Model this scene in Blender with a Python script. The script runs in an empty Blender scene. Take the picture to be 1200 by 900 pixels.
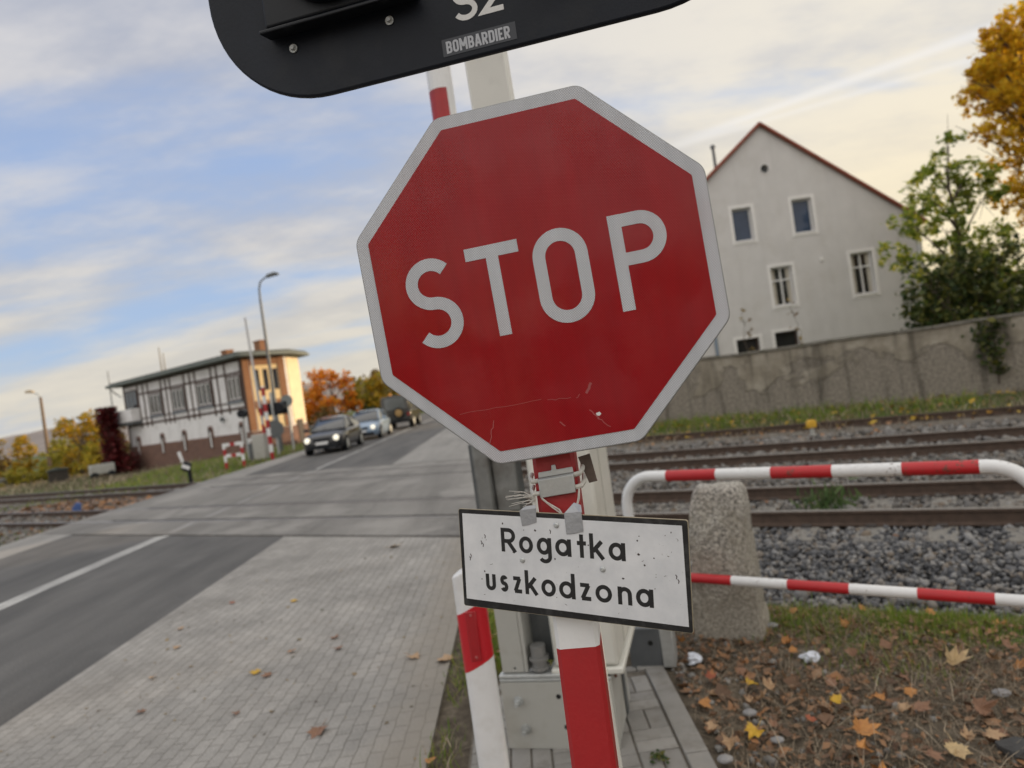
import bpy, bmesh, math, random
import numpy as np
from mathutils import Vector, Matrix
from mathutils.geometry import tessellate_polygon
sc = bpy.context.scene
col = sc.collection
rad = math.radians

# ---------------------------------------------------------------- camera
cam_d = bpy.data.cameras.new('camera')
cam = bpy.data.objects.new('camera', cam_d); col.objects.link(cam)
ROLL = rad(8.1)
right = Vector((math.cos(ROLL), 0, -math.sin(ROLL))); up = Vector((math.sin(ROLL), 0, math.cos(ROLL))); back = Vector((0, -1, 0))
M = Matrix((right, up, back)).transposed().to_4x4(); M.translation = (0, 0, 1.8)
cam.matrix_world = M
cam_d.sensor_width = 36; cam_d.lens = 24.0
cam_d.clip_start = 0.05; cam_d.clip_end = 5000
cam_d.dof.use_dof = True; cam_d.dof.focus_distance = 1.17; cam_d.dof.aperture_fstop = 3.7
sc.camera = cam

# ---------------------------------------------------------------- sky and sun
SUN_AZ, SUN_EL = 62.0, 7.0
world = bpy.data.worlds.new('World'); sc.world = world; world.use_nodes = True
def build_world():
    nt = world.node_tree; N = nt.nodes; L = nt.links; N.clear()
    def nd(t, **k):
        n = N.new(t)
        for a, b in k.items(): setattr(n, a, b)
        return n
    def math_(op, a, b=None, clamp=False):
        n = nd('ShaderNodeMath', operation=op); n.use_clamp = clamp
        for i, v in enumerate((a, b)):
            if v is None: continue
            if isinstance(v, (int, float)): n.inputs[i].default_value = v
            else: L.new(v, n.inputs[i])
        return n.outputs[0]
    def maprange(v, a, b, c=0.0, d=1.0):
        n = nd('ShaderNodeMapRange'); n.interpolation_type = 'SMOOTHSTEP'
        L.new(v, n.inputs[0])
        for i, x in zip((1, 2, 3, 4), (a, b, c, d)): n.inputs[i].default_value = x
        return n.outputs[0]
    def mixc(f, a, b):
        n = nd('ShaderNodeMix', data_type='RGBA')
        if isinstance(f, (int, float)): n.inputs[0].default_value = f
        else: L.new(f, n.inputs[0])
        for i, v in ((6, a), (7, b)):
            if isinstance(v, tuple): n.inputs[i].default_value = (*v, 1)
            else: L.new(v, n.inputs[i])
        return n.outputs[2]
    out = nd('ShaderNodeOutputWorld'); bg = nd('ShaderNodeBackground'); bg.inputs['Strength'].default_value = 0.1
    L.new(bg.outputs[0], out.inputs[0])
    sky = nd('ShaderNodeTexSky', sky_type='NISHITA', sun_disc=False)
    sky.sun_elevation = rad(SUN_EL); sky.sun_rotation = rad(SUN_AZ)
    sky.air_density = 1.0; sky.dust_density = 0.6; sky.ozone_density = 1.6
    tc = nd('ShaderNodeTexCoord'); d = tc.outputs['Generated']
    sep = nd('ShaderNodeSeparateXYZ'); L.new(d, sep.inputs[0])
    X, Y, Z = sep.outputs
    zz = math_('ADD', math_('MAXIMUM', Z, 0.0), 0.22)
    px = math_('DIVIDE', X, zz); py = math_('DIVIDE', Y, zz)
    cmb = nd('ShaderNodeCombineXYZ'); L.new(px, cmb.inputs[0]); L.new(py, cmb.inputs[1])
    # two cloud decks: long streaky altostratus and small tufts
    mp = nd('ShaderNodeMapping'); L.new(cmb.outputs[0], mp.inputs[0])
    mp.inputs['Rotation'].default_value = (0, 0, rad(-14)); mp.inputs['Scale'].default_value = (0.42, 1.25, 1); mp.inputs['Location'].default_value = (1.3, 0.55, 3.1)
    n1 = nd('ShaderNodeTexNoise'); L.new(mp.outputs[0], n1.inputs[0])
    n1.inputs['Scale'].default_value = 1.25; n1.inputs['Detail'].default_value = 9; n1.inputs['Roughness'].default_value = 0.52; n1.inputs['Distortion'].default_value = 0.35
    mp2 = nd('ShaderNodeMapping'); L.new(cmb.outputs[0], mp2.inputs[0])
    mp2.inputs['Rotation'].default_value = (0, 0, rad(25)); mp2.inputs['Scale'].default_value = (1.0, 1.7, 1); mp2.inputs['Location'].default_value = (4.2, 2.0, 0.7)
    n2 = nd('ShaderNodeTexNoise'); L.new(mp2.outputs[0], n2.inputs[0])
    n2.inputs['Scale'].default_value = 2.3; n2.inputs['Detail'].default_value = 8; n2.inputs['Roughness'].default_value = 0.58
    # more cloud towards the sun (right) and towards the horizon
    bias = math_('MULTIPLY', X, 0.10)
    low = maprange(Z, 0.02, 0.42, 0.10, -0.03)
    dens = math_('ADD', math_('ADD', n1.outputs[0], bias), low)
    dens = math_('ADD', dens, math_('MULTIPLY', math_('SUBTRACT', n2.outputs[0], 0.5), 0.28))
    # unseen sky behind and overhead: bright overcast added to fill the foreground
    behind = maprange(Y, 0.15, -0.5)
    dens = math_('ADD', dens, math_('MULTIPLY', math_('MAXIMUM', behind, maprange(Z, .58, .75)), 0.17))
    f = maprange(dens, 0.31, 0.55, 0.02, 0.96)
    # sun side glow inside the cloud veil
    dv = nd('ShaderNodeVectorMath', operation='DOT_PRODUCT'); L.new(d, dv.inputs[0])
    dv.inputs[1].default_value = (math.sin(rad(SUN_AZ)) * .99, math.cos(rad(SUN_AZ)) * .99, .12)
    glow = maprange(dv.outputs['Value'], 0.2, 0.95)
    lowz = maprange(Z, 0.0, 0.38, 1.0, 0.0)
    gl = math_('MULTIPLY', glow, lowz)
    shade = maprange(n2.outputs[0], 0.35, 0.68)
    c_dark = mixc(glow, (3.9, 4.15, 4.9), (5.9, 5.75, 5.6))
    c_lit = mixc(glow, (5.9, 5.8, 5.9), (7.9, 7.3, 6.2))
    cloud = mixc(shade, c_dark, c_lit)
    cloud = mixc(math_('MULTIPLY', lowz, 0.6), cloud, (7.2, 6.4, 4.7))
    cloud = mixc(math_('MULTIPLY', gl, 0.9), cloud, (9.8, 8.2, 5.2))
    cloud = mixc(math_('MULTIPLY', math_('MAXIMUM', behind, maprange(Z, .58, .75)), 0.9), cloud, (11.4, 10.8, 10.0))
    # clear-air colour: the Nishita sky, lifted for the low sun
    hs = nd('ShaderNodeVectorMath', operation='SCALE'); L.new(sky.outputs[0], hs.inputs[0]); hs.inputs['Scale'].default_value = 2.6
    clear = mixc(0.75, hs.outputs[0], (3.25, 4.2, 6.6))
    fin = mixc(f, clear, cloud)
    # two old contrails drifting in the upper right
    for nv, wd, st in ((0.2012, 0.2407, -0.9495), .010, .55), ((0.1407, 0.2564, -0.9563), .007, .35):
        q = nd('ShaderNodeVectorMath', operation='DOT_PRODUCT'); L.new(d, q.inputs[0]); q.inputs[1].default_value = nv
        w_ = math_('ADD', math_('ABSOLUTE', q.outputs['Value']), math_('MULTIPLY', math_('SUBTRACT', n2.outputs[0], .5), .008))
        k = math_('MULTIPLY', maprange(w_, 0.0, wd, st, 0.0), maprange(X, .2, .36))
        k = math_('MULTIPLY', k, maprange(Y, .2, .5))
        fin = mixc(k, fin, (8.2, 8.0, 7.8))
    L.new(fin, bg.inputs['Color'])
build_world()
sun_d = bpy.data.lights.new('sun', 'SUN'); sun_d.energy = 4.2; sun_d.angle = rad(0.5); sun_d.color = (1.0, 0.74, 0.46)
sun = bpy.data.objects.new('sun', sun_d); col.objects.link(sun)
sv = Vector((math.sin(rad(SUN_AZ)) * math.cos(rad(SUN_EL)), math.cos(rad(SUN_AZ)) * math.cos(rad(SUN_EL)), math.sin(rad(SUN_EL))))
sun.rotation_euler = sv.to_track_quat('Z', 'Y').to_euler(); sun.location = sv * 60
sc.view_settings.view_transform = 'Standard'; sc.view_settings.look = 'None'
sc.view_settings.exposure = 0.2; sc.view_settings.gamma = 1.0; sc.view_settings.use_curve_mapping = False
sc.render.resolution_x = 1024; sc.render.resolution_y = 768
sc.cycles.max_bounces = 6; sc.cycles.transparent_max_bounces = 8
sc.cycles.caustics_reflective = False; sc.cycles.caustics_refractive = False

# ---------------------------------------------------------------- materials
MATS = {}
def pm(name, base, rough=0.6, metal=0.0, var=0.15, scale=6.0, bump=0.0, bscale=40.0, coat=0.0, emit=None, spec=0.5, dirt=None, dirt_scale=3.0, dirt_amt=0.4, island=0.0, alpha=1.0):
    if name in MATS: return MATS[name]
    m = bpy.data.materials.new(name); m.use_nodes = True; MATS[name] = m
    nt = m.node_tree; N = nt.nodes; L = nt.links
    b = N['Principled BSDF']
    b.inputs['Roughness'].default_value = rough; b.inputs['Metallic'].default_value = metal
    b.inputs['Coat Weight'].default_value = coat; b.inputs['Specular IOR Level'].default_value = spec
    tc = N.new('ShaderNodeTexCoord')
    nz = N.new('ShaderNodeTexNoise'); L.new(tc.outputs['Object'], nz.inputs[0]); nz.inputs['Scale'].default_value = scale; nz.inputs['Detail'].default_value = 6; nz.inputs['Roughness'].default_value = .6
    mr = N.new('ShaderNodeMapRange'); L.new(nz.outputs[0], mr.inputs[0])
    mr.inputs[1].default_value = .25; mr.inputs[2].default_value = .75; mr.inputs[3].default_value = 1 - var; mr.inputs[4].default_value = 1 + var
    vm = N.new('ShaderNodeVectorMath'); vm.operation = 'SCALE'; vm.inputs[0].default_value = base[:3]; L.new(mr.outputs[0], vm.inputs['Scale'])
    outc = vm.outputs[0]
    if island:
        g = N.new('ShaderNodeNewGeometry'); mr2 = N.new('ShaderNodeMapRange'); L.new(g.outputs['Random Per Island'], mr2.inputs[0])
        mr2.inputs[3].default_value = 1 - island; mr2.inputs[4].default_value = 1 + island
        v2 = N.new('ShaderNodeVectorMath'); v2.operation = 'SCALE'; L.new(outc, v2.inputs[0]); L.new(mr2.outputs[0], v2.inputs['Scale']); outc = v2.outputs[0]
    if dirt:
        n2 = N.new('ShaderNodeTexNoise'); L.new(tc.outputs['Object'], n2.inputs[0]); n2.inputs['Scale'].default_value = dirt_scale; n2.inputs['Detail'].default_value = 8; n2.inputs['Roughness'].default_value = .65
        r2 = N.new('ShaderNodeMapRange'); r2.interpolation_type = 'SMOOTHSTEP'; L.new(n2.outputs[0], r2.inputs[0]); r2.inputs[1].default_value = .48; r2.inputs[2].default_value = .68; r2.inputs[4].default_value = dirt_amt
        mx = N.new('ShaderNodeMix'); mx.data_type = 'RGBA'; L.new(r2.outputs[0], mx.inputs[0]); L.new(outc, mx.inputs[6]); mx.inputs[7].default_value = (*dirt, 1); outc = mx.outputs[2]
    L.new(outc, b.inputs['Base Color'])
    if bump:
        n3 = N.new('ShaderNodeTexNoise'); L.new(tc.outputs['Object'], n3.inputs[0]); n3.inputs['Scale'].default_value = bscale; n3.inputs['Detail'].default_value = 5
        bp = N.new('ShaderNodeBump'); bp.inputs['Strength'].default_value = bump; bp.inputs['Distance'].default_value = .02; L.new(n3.outputs[0], bp.inputs['Height']); L.new(bp.outputs[0], b.inputs['Normal'])
    if emit:
        b.inputs['Emission Color'].default_value = (*emit[:3], 1); b.inputs['Emission Strength'].default_value = emit[3]
    return m

def leaf_mat(name, cols, rough=0.55, trans=0.35):
    if name in MATS: return MATS[name]
    m = bpy.data.materials.new(name); m.use_nodes = True; MATS[name] = m
    nt = m.node_tree; N = nt.nodes; L = nt.links; N.clear()
    out = N.new('ShaderNodeOutputMaterial'); g = N.new('ShaderNodeNewGeometry')
    rp = N.new('ShaderNodeValToRGB'); L.new(g.outputs['Random Per Island'], rp.inputs[0])
    e = rp.color_ramp.elements
    while len(e) < len(cols): e.new(0.5)
    for i, c in enumerate(cols): e[i].position = i / (len(cols) - 1); e[i].color = (*c, 1)
    d = N.new('ShaderNodeBsdfPrincipled'); d.inputs['Roughness'].default_value = rough; d.inputs['Specular IOR Level'].default_value = .3
    t = N.new('ShaderNodeBsdfTranslucent'); L.new(rp.outputs[0], d.inputs['Base Color']); L.new(rp.outputs[0], t.inputs[0])
    mx = N.new('ShaderNodeMixShader'); mx.inputs[0].default_value = trans; L.new(d.outputs[0], mx.inputs[1]); L.new(t.outputs[0], mx.inputs[2]); L.new(mx.outputs[0], out.inputs[0])
    return m

# ---------------------------------------------------------------- mesh helpers
class MB:
    """collects shapes; build() links them as one mesh object"""
    def __init__(s): s.v = []; s.f = []; s.mi = []; s.cur = 0
    def add(s, vs, fs, mi=None):
        o = len(s.v); s.v += [tuple(v) for v in vs]
        for f in fs: s.f.append(tuple(i + o for i in f)); s.mi.append(s.cur if mi is None else mi)
        return s
    def box(s, a, b, mi=None):
        x0, y0, z0 = a; x1, y1, z1 = b
        vs = [(x0, y0, z0), (x1, y0, z0), (x1, y1, z0), (x0, y1, z0), (x0, y0, z1), (x1, y0, z1), (x1, y1, z1), (x0, y1, z1)]
        return s.add(vs, [(3, 2, 1, 0), (4, 5, 6, 7), (0, 1, 5, 4), (1, 2, 6, 5), (2, 3, 7, 6), (3, 0, 4, 7)], mi)
    def rbox(s, c, size, axes, mi=None):
        c = Vector(c); ax = [Vector(a).normalized() for a in axes]; h = [q / 2 for q in size]
        vs = [c + ax[0] * h[0] * i + ax[1] * h[1] * j + ax[2] * h[2] * k for k in (-1, 1) for (i, j) in ((-1, -1), (1, -1), (1, 1), (-1, 1))]
        return s.add(vs, [(3, 2, 1, 0), (4, 5, 6, 7), (0, 1, 5, 4), (1, 2, 6, 5), (2, 3, 7, 6), (3, 0, 4, 7)], mi)
    def tube(s, pts, r, n=12, caps=True, mi=None):
        pts = [Vector(p) for p in pts]; rs = r if isinstance(r, (list, tuple)) else [r] * len(pts)
        rings = []; prev = None
        for i, p in enumerate(pts):
            t = (pts[min(i + 1, len(pts) - 1)] - pts[max(i - 1, 0)]).normalized()
            if prev is None:
                a = t.orthogonal().normalized()
            else:
                a = (prev - t * prev.dot(t)).normalized()
            prev = a; b = t.cross(a)
            rings.append([p + (a * math.cos(2 * math.pi * k / n) + b * math.sin(2 * math.pi * k / n)) * rs[i] for k in range(n)])
        vs = [v for rg in rings for v in rg]; fs = []
        for i in range(len(pts) - 1):
            for k in range(n):
                fs.append((i * n + k, i * n + (k + 1) % n, (i + 1) * n + (k + 1) % n, (i + 1) * n + k))
        if caps: fs.append(tuple(range(n - 1, -1, -1))); fs.append(tuple((len(pts) - 1) * n + k for k in range(n)))
        return s.add(vs, fs, mi)
    def prism(s, poly, fr, to, frame=None, mi=None):
        """poly (u,w) in a plane; frame=(origin, U, W, N); extruded from fr to to along N"""
        O, U, W, Nn = frame if frame else (Vector(), Vector((1, 0, 0)), Vector((0, 0, 1)), Vector((0, 1, 0)))
        O = Vector(O); U = Vector(U); W = Vector(W); Nn = Vector(Nn); n = len(poly)
        vs = [O + U * a + W * b + Nn * fr for a, b in poly] + [O + U * a + W * b + Nn * to for a, b in poly]
        return s.add(vs, [tuple(range(n)), tuple(range(2 * n - 1, n - 1, -1))] + [(i, i + n, (i + 1) % n + n, (i + 1) % n) for i in range(n)], mi)
    def holed(s, outer, holes, y0, y1, frame=None, mi=None):
        """plate with holes in the (u,w) plane, thickness y0..y1 along N"""
        O, U, W, Nn = frame if frame else (Vector(), Vector((1, 0, 0)), Vector((0, 0, 1)), Vector((0, 1, 0)))
        O = Vector(O); U = Vector(U); W = Vector(W); Nn = Vector(Nn)
        loops = [outer] + holes; flat = [p for l in loops for p in l]; n = len(flat)
        tris = tessellate_polygon([[Vector((a, b, 0)) for a, b in l] for l in loops])
        vs = [O + U * a + W * b + Nn * y0 for a, b in flat] + [O + U * a + W * b + Nn * y1 for a, b in flat]
        fs = [tuple(t) for t in tris] + [tuple(i + n for i in reversed(t)) for t in tris]
        k = 0
        for l in loops:
            m = len(l)
            for i in range(m): fs.append((k + i, k + i + n, k + (i + 1) % m + n, k + (i + 1) % m))
            k += m
        return s.add(vs, fs, mi)
    def ribbon(s, pts, w, y0=0.0, y1=-0.0005, closed=False, mi=None):
        """flat stroke lettering in the local x,z plane"""
        P = [Vector((a, b)) for a, b in pts]; n = len(P); Lf = []; Rt = []
        for i in range(n):
            if closed: a = P[i - 1]; b = P[(i + 1) % n]
            else: a = P[max(i - 1, 0)]; b = P[min(i + 1, n - 1)]
            d1 = (P[i] - a); d2 = (b - P[i])
            if d1.length < 1e-9: d1 = d2
            if d2.length < 1e-9: d2 = d1
            d1.normalize(); d2.normalize(); t = d1 + d2
            t = t.normalized() if t.length > 1e-6 else d1
            nn = Vector((-t.y, t.x)); c = max(0.35, nn.dot(Vector((-d1.y, d1.x))))
            Lf.append(P[i] + nn * (w / 2 / c)); Rt.append(P[i] - nn * (w / 2 / c))
        vs = []
        for a, b in zip(Lf, Rt): vs += [(a.x, y0, a.y), (b.x, y0, b.y), (a.x, y1, a.y), (b.x, y1, b.y)]
        fs = []
        for i in range(n if closed else n - 1):
            j = (i + 1) % n; p = i * 4; q = j * 4
            fs += [(p + 2, q + 2, q + 3, p + 3), (p, p + 1, q + 1, q), (p, q, q + 2, p + 2), (p + 1, p + 3, q + 3, q + 1)]
        if not closed:
            fs += [(0, 2, 3, 1), tuple((n - 1) * 4 + k for k in (0, 1, 3, 2))]
        return s.add(vs, fs, mi)
    def build(s, name, mats, parent=None, bevel=0.0, smooth=True, loc=None, seg=2):
        me = bpy.data.meshes.new(name); me.from_pydata([tuple(v) for v in s.v], [], s.f)
        mats = mats if isinstance(mats, (list, tuple)) else [mats]
        for m in mats: me.materials.append(m)
        me.polygons.foreach_set('material_index', s.mi)
        bm = bmesh.new(); bm.from_mesh(me); bmesh.ops.recalc_face_normals(bm, faces=bm.faces); bm.to_mesh(me); bm.free()
        if smooth:
            me.polygons.foreach_set('use_smooth', [True] * len(me.polygons)); me.set_sharp_from_angle(angle=rad(38))
        o = bpy.data.objects.new(name, me); col.objects.link(o)
        if parent: o.parent = parent
        if loc: o.location = loc
        if bevel:
            b = o.modifiers.new('bevel', 'BEVEL'); b.width = bevel; b.segments = seg; b.limit_method = 'ANGLE'; b.angle_limit = rad(40)
        return o
def tag(o, label=None, cat=None, group=None, kind=None):
    if label: o['label'] = label
    if cat: o['category'] = cat
    if group: o['group'] = group
    if kind: o['kind'] = kind
    return o
def thing(name, label, cat, loc=(0, 0, 0), rz=0.0, group=None, mat=None):
    o = bpy.data.objects.new(name, None); col.objects.link(o); o.empty_display_size = .1
    if mat is not None: o.location = mat.to_translation(); o.rotation_euler = mat.to_euler()
    else: o.location = loc; o.rotation_euler = (0, 0, rz)
    return tag(o, label, cat, group)
def struct(o): o['kind'] = 'structure'; return o
def bulk(name, V, F, mats, parent=None, smooth=False, mi=None):
    V = np.asarray(V, np.float32); F = np.asarray(F, np.int32)
    me = bpy.data.meshes.new(name); k = F.shape[1]
    me.vertices.add(len(V)); me.vertices.foreach_set('co', V.ravel())
    me.loops.add(F.size); me.loops.foreach_set('vertex_index', F.ravel())
    me.polygons.add(len(F)); me.polygons.foreach_set('loop_start', np.arange(0, F.size, k, dtype=np.int32))
    for m in (mats if isinstance(mats, (list, tuple)) else [mats]): me.materials.append(m)
    if mi is not None: me.polygons.foreach_set('material_index', np.asarray(mi, np.int32))
    if smooth: me.polygons.foreach_set('use_smooth', np.ones(len(F), dtype=bool))
    me.update(calc_edges=True); me.validate()
    o = bpy.data.objects.new(name, me); col.objects.link(o)
    if parent: o.parent = parent
    return o
rng = np.random.default_rng(7)
def rand_rots(n, tilt=None):
    if tilt is None:
        q = rng.normal(size=(n, 4)); q /= np.linalg.norm(q, axis=1)[:, None]
    else:
        az = rng.uniform(0, 2 * np.pi, n); ta = rng.uniform(0, 2 * np.pi, n); tt = np.abs(rng.normal(0, tilt, n))
        q1 = np.stack([np.cos(tt / 2), np.sin(tt / 2) * np.cos(ta), np.sin(tt / 2) * np.sin(ta), 0 * tt], 1)
        q2 = np.stack([np.cos(az / 2), 0 * az, 0 * az, np.sin(az / 2)], 1)
        w1, x1, y1, z1 = q1.T; w2, x2, y2, z2 = q2.T
        q = np.stack([w1*w2-x1*x2-y1*y2-z1*z2, w1*x2+x1*w2+y1*z2-z1*y2, w1*y2-x1*z2+y1*w2+z1*x2, w1*z2+x1*y2-y1*x2+z1*w2], 1)
    w, x, y, z = q.T
    return np.stack([np.stack([1-2*(y*y+z*z), 2*(x*y-z*w), 2*(x*z+y*w)], -1), np.stack([2*(x*y+z*w), 1-2*(x*x+z*z), 2*(y*z-x*w)], -1), np.stack([2*(x*z-y*w), 2*(y*z+x*w), 1-2*(x*x+y*y)], -1)], 1)
def scatter(baseV, baseF, pos, size, tilt=None, jitter=0.0, squash=None):
    n = len(pos); B = np.asarray(baseV, float); m = len(B)
    V = np.repeat(B[None], n, 0)
    if jitter: V = V * (1 + rng.uniform(-jitter, jitter, (n, m, 1)))
    s = np.asarray(size).reshape(n, 1, -1); V = V * s
    V = np.einsum('nij,nmj->nmi', rand_rots(n, tilt), V)
    if squash: V[:, :, 2] *= squash
    V = V + np.asarray(pos)[:, None, :]
    F = np.asarray(baseF)[None] + (np.arange(n) * m)[:, None, None]
    return V.reshape(-1, 3), F.reshape(-1, np.asarray(baseF).shape[1])
def ico():
    bm = bmesh.new(); bmesh.ops.create_icosphere(bm, subdivisions=1, radius=1); V = [tuple(v.co) for v in bm.verts]; F = [[v.index for v in f.verts] for f in bm.faces]; bm.free(); return V, F
ICO = ico()
def arc(cx, cz, rx, rz, a0, a1, n=14):
    return [(cx + rx * math.cos(rad(a0 + (a1 - a0) * i / n)), cz + rz * math.sin(rad(a0 + (a1 - a0) * i / n))) for i in range(n + 1)]
# railway frame: c across the tracks, s along them (positive to the far left)
TN = Vector((.5446, .8387, 0)); TT = Vector((-.8387, .5446, 0))
def tr(c, s, z=0.0): p = TN * c + TT * s; return Vector((p.x, p.y, z))

# shared paints
white_paint = pm('white_paint', (.72, .73, .74), .42, var=.05, scale=9, bump=.05, bscale=120, dirt=(.33, .31, .28), dirt_scale=7, dirt_amt=.22)
red_paint = pm('red_paint', (.36, .014, .018), .42, var=.1, scale=9, bump=.05, bscale=120, dirt=(.2, .02, .02), dirt_scale=8, dirt_amt=.35)
galv = pm('galvanised_steel', (.50, .52, .52), .48, metal=.55, var=.14, scale=30, bump=.06, bscale=200, dirt=(.25, .24, .22), dirt_scale=6, dirt_amt=.3)
grey_paint = pm('grey_cabinet_paint', (.40, .40, .375), .55, var=.06, scale=5, bump=.06, bscale=150, dirt=(.24, .22, .18), dirt_scale=5, dirt_amt=.35)
dark_grey = pm('dark_grey_steel', (.12, .13, .135), .5, metal=.3, var=.2, scale=12, bump=.1)
black_plastic = pm('black_plastic', (.010, .012, .016), .4, spec=.25, var=.2, scale=20, bump=.03, bscale=200)
glass_dark = pm('dark_glass', (.02, .025, .03), .05, var=.1, spec=.9)
bark = pm('bark', (.085, .065, .05), .9, var=.35, scale=6, bump=.6, bscale=14)
# ================================================================ GROUND
def ground_h(x, y):
    c = .5446 * x + .8387 * y
    s = -.8387 * x + .5446 * y
    h = np.full_like(x, -.02)
    def ss(a, b, v):
        t = np.clip((v - a) / (b - a), 0, 1); return t * t * (3 - 2 * t)
    bed = ss(4.7, 5.6, c) * (1 - ss(17.0, 19.0, c))
    h = h - .22 * bed
    # the land drops towards the signal box on the far left
    h = h - .60 * ss(-14, -27, x) * ss(22, 40, y)
    far = ss(60, 400, np.hypot(x, y)); h = h - far * 0.4
    return h
def make_ground():
    gx = np.unique(np.concatenate([np.linspace(-900, -60, 22), np.arange(-60, 40, .8), np.arange(-2, 6, .1), np.linspace(40, 900, 22)]))
    gy = np.unique(np.concatenate([np.linspace(-300, -12, 10), np.arange(-12, 70, .8), np.arange(2, 7, .1), np.linspace(70, 900, 24)]))
    Xg, Yg = np.meshgrid(gx, gy); Z = ground_h(Xg, Yg)
    near = (Xg > .75) & (Xg < 6) & (Yg > 1) & (Yg < 7)
    Z = Z + np.where(near, .018 * np.sin(Xg * 5.1 + 1.3 * np.sin(Yg * 4)) * np.sin(Yg * 6.3 + Xg), 0)
    V = np.stack([Xg, Yg, Z], -1).reshape(-1, 3); w = len(gx); h = len(gy)
    i = np.arange(h - 1)[:, None] * w + np.arange(w - 1)[None]
    F = np.stack([i, i + 1, i + w + 1, i + w], -1).reshape(-1, 4)
    m = bpy.data.materials.new('ground_soil_grass_gravel'); m.use_nodes = True; nt = m.node_tree; N = nt.nodes; L = nt.links; b = N['Principled BSDF']
    b.inputs['Roughness'].default_value = .95; b.inputs['Specular IOR Level'].default_value = .15
    g = N.new('ShaderNodeNewGeometry'); P = g.outputs['Position']
    dt = N.new('ShaderNodeVectorMath'); dt.operation = 'DOT_PRODUCT'; L.new(P, dt.inputs[0]); dt.inputs[1].default_value = (.5446, .8387, 0)
    def noise(sc_, det=6, r=.6):
        n = N.new('ShaderNodeTexNoise'); L.new(P, n.inputs[0]); n.inputs['Scale'].default_value = sc_; n.inputs['Detail'].default_value = det; n.inputs['Roughness'].default_value = r; return n.outputs[0]
    def ma(op, a, bb):
        n = N.new('ShaderNodeMath'); n.operation = op
        for i_, v in enumerate((a, bb)):
            if isinstance(v, (int, float)): n.inputs[i_].default_value = v
            else: L.new(v, n.inputs[i_])
        return n.outputs[0]
    def ramp(v, cs, mode='LINEAR'):
        n = N.new('ShaderNodeValToRGB'); L.new(v, n.inputs[0]); e = n.color_ramp.elements; n.color_ramp.interpolation = mode
        while len(e) < len(cs): e.new(.5)
        for i_, (p, c_) in enumerate(cs): e[i_].position = p; e[i_].color = (*c_, 1)
        return n.outputs[0]
    def mix(f, a, bb):
        n = N.new('ShaderNodeMix'); n.data_type = 'RGBA'; L.new(f, n.inputs[0]); L.new(a, n.inputs[6]); L.new(bb, n.inputs[7]); return n.outputs[2]
    soil = ramp(noise(9, 9, .7), [(.3, (.05, .04, .032)), (.5, (.11, .092, .07)), (.7, (.20, .17, .13))])
    grass = ramp(noise(3.2, 9, .72), [(.3, (.035, .05, .015)), (.5, (.075, .10, .03)), (.62, (.12, .115, .05)), (.75, (.17, .13, .07))])
    grav = ramp(noise(22, 6, .75), [(.3, (.06, .06, .06)), (.5, (.17, .17, .17)), (.7, (.30, .295, .285))])
    dirtg = ramp(noise(6, 9, .75), [(.3, (.07, .06, .05)), (.5, (.15, .135, .115)), (.7, (.25, .23, .2))])
    cw = ma('ADD', dt.outputs['Value'], ma('MULTIPLY', ma('SUBTRACT', noise(1.1, 4), .5), 1.2))
    def band(a, w_):
        n = N.new('ShaderNodeMapRange'); n.interpolation_type = 'SMOOTHSTEP'; L.new(cw, n.inputs[0]); n.inputs[1].default_value = a - w_; n.inputs[2].default_value = a + w_; return n.outputs[0]
    colr = mix(band(4.4, .15), soil, grass)
    colr = mix(band(5.2, .15), colr, grav)
    colr = mix(band(14.6, .4), colr, dirtg)
    colr = mix(band(17.3, .4), colr, grass)
    L.new(colr, b.inputs['Base Color'])
    bp = N.new('ShaderNodeBump'); bp.inputs['Strength'].default_value = .7; bp.inputs['Distance'].default_value = .03; L.new(noise(30, 6, .7), bp.inputs['Height']); L.new(bp.outputs[0], b.inputs['Normal'])
    struct(bulk('ground', V, F, m, smooth=True))
make_ground()

def road_mat(name, c0, c1, scale=1.2, bump=.25, streak=True, cracks=False):
    m = bpy.data.materials.new(name); m.use_nodes = True; nt = m.node_tree; N = nt.nodes; L = nt.links; b = N['Principled BSDF']
    b.inputs['Roughness'].default_value = .78; b.inputs['Specular IOR Level'].default_value = .35
    g = N.new('ShaderNodeNewGeometry'); P = g.outputs['Position']
    mp = N.new('ShaderNodeMapping'); L.new(P, mp.inputs[0]); mp.inputs['Scale'].default_value = (1, .16, 1)
    n1 = N.new('ShaderNodeTexNoise'); L.new(mp.outputs[0], n1.inputs[0]); n1.inputs['Scale'].default_value = scale; n1.inputs['Detail'].default_value = 7; n1.inputs['Roughness'].default_value = .62
    n2 = N.new('ShaderNodeTexNoise'); L.new(P, n2.inputs[0]); n2.inputs['Scale'].default_value = 70; n2.inputs['Detail'].default_value = 4
    r = N.new('ShaderNodeValToRGB'); L.new(n1.outputs[0], r.inputs[0]); e = r.color_ramp.elements; e[0].position = .34; e[0].color = (*c0, 1); e[1].position = .68; e[1].color = (*c1, 1)
    mr = N.new('ShaderNodeMapRange'); L.new(n2.outputs[0], mr.inputs[0]); mr.inputs[1].default_value = .3; mr.inputs[2].default_value = .7; mr.inputs[3].default_value = .72; mr.inputs[4].default_value = 1.28
    v = N.new('ShaderNodeVectorMath'); v.operation = 'SCALE'; L.new(r.outputs[0], v.inputs[0]); L.new(mr.outputs[0], v.inputs['Scale'])
    L.new(v.outputs[0], b.inputs['Base Color'])
    bp = N.new('ShaderNodeBump'); bp.inputs['Strength'].default_value = bump; bp.inputs['Distance'].default_value = .006; L.new(n2.outputs[0], bp.inputs['Height']); L.new(bp.outputs[0], b.inputs['Normal'])
    return m
asphalt = road_mat('asphalt', (.068, .067, .066), (.125, .122, .118), 1.5)
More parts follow.
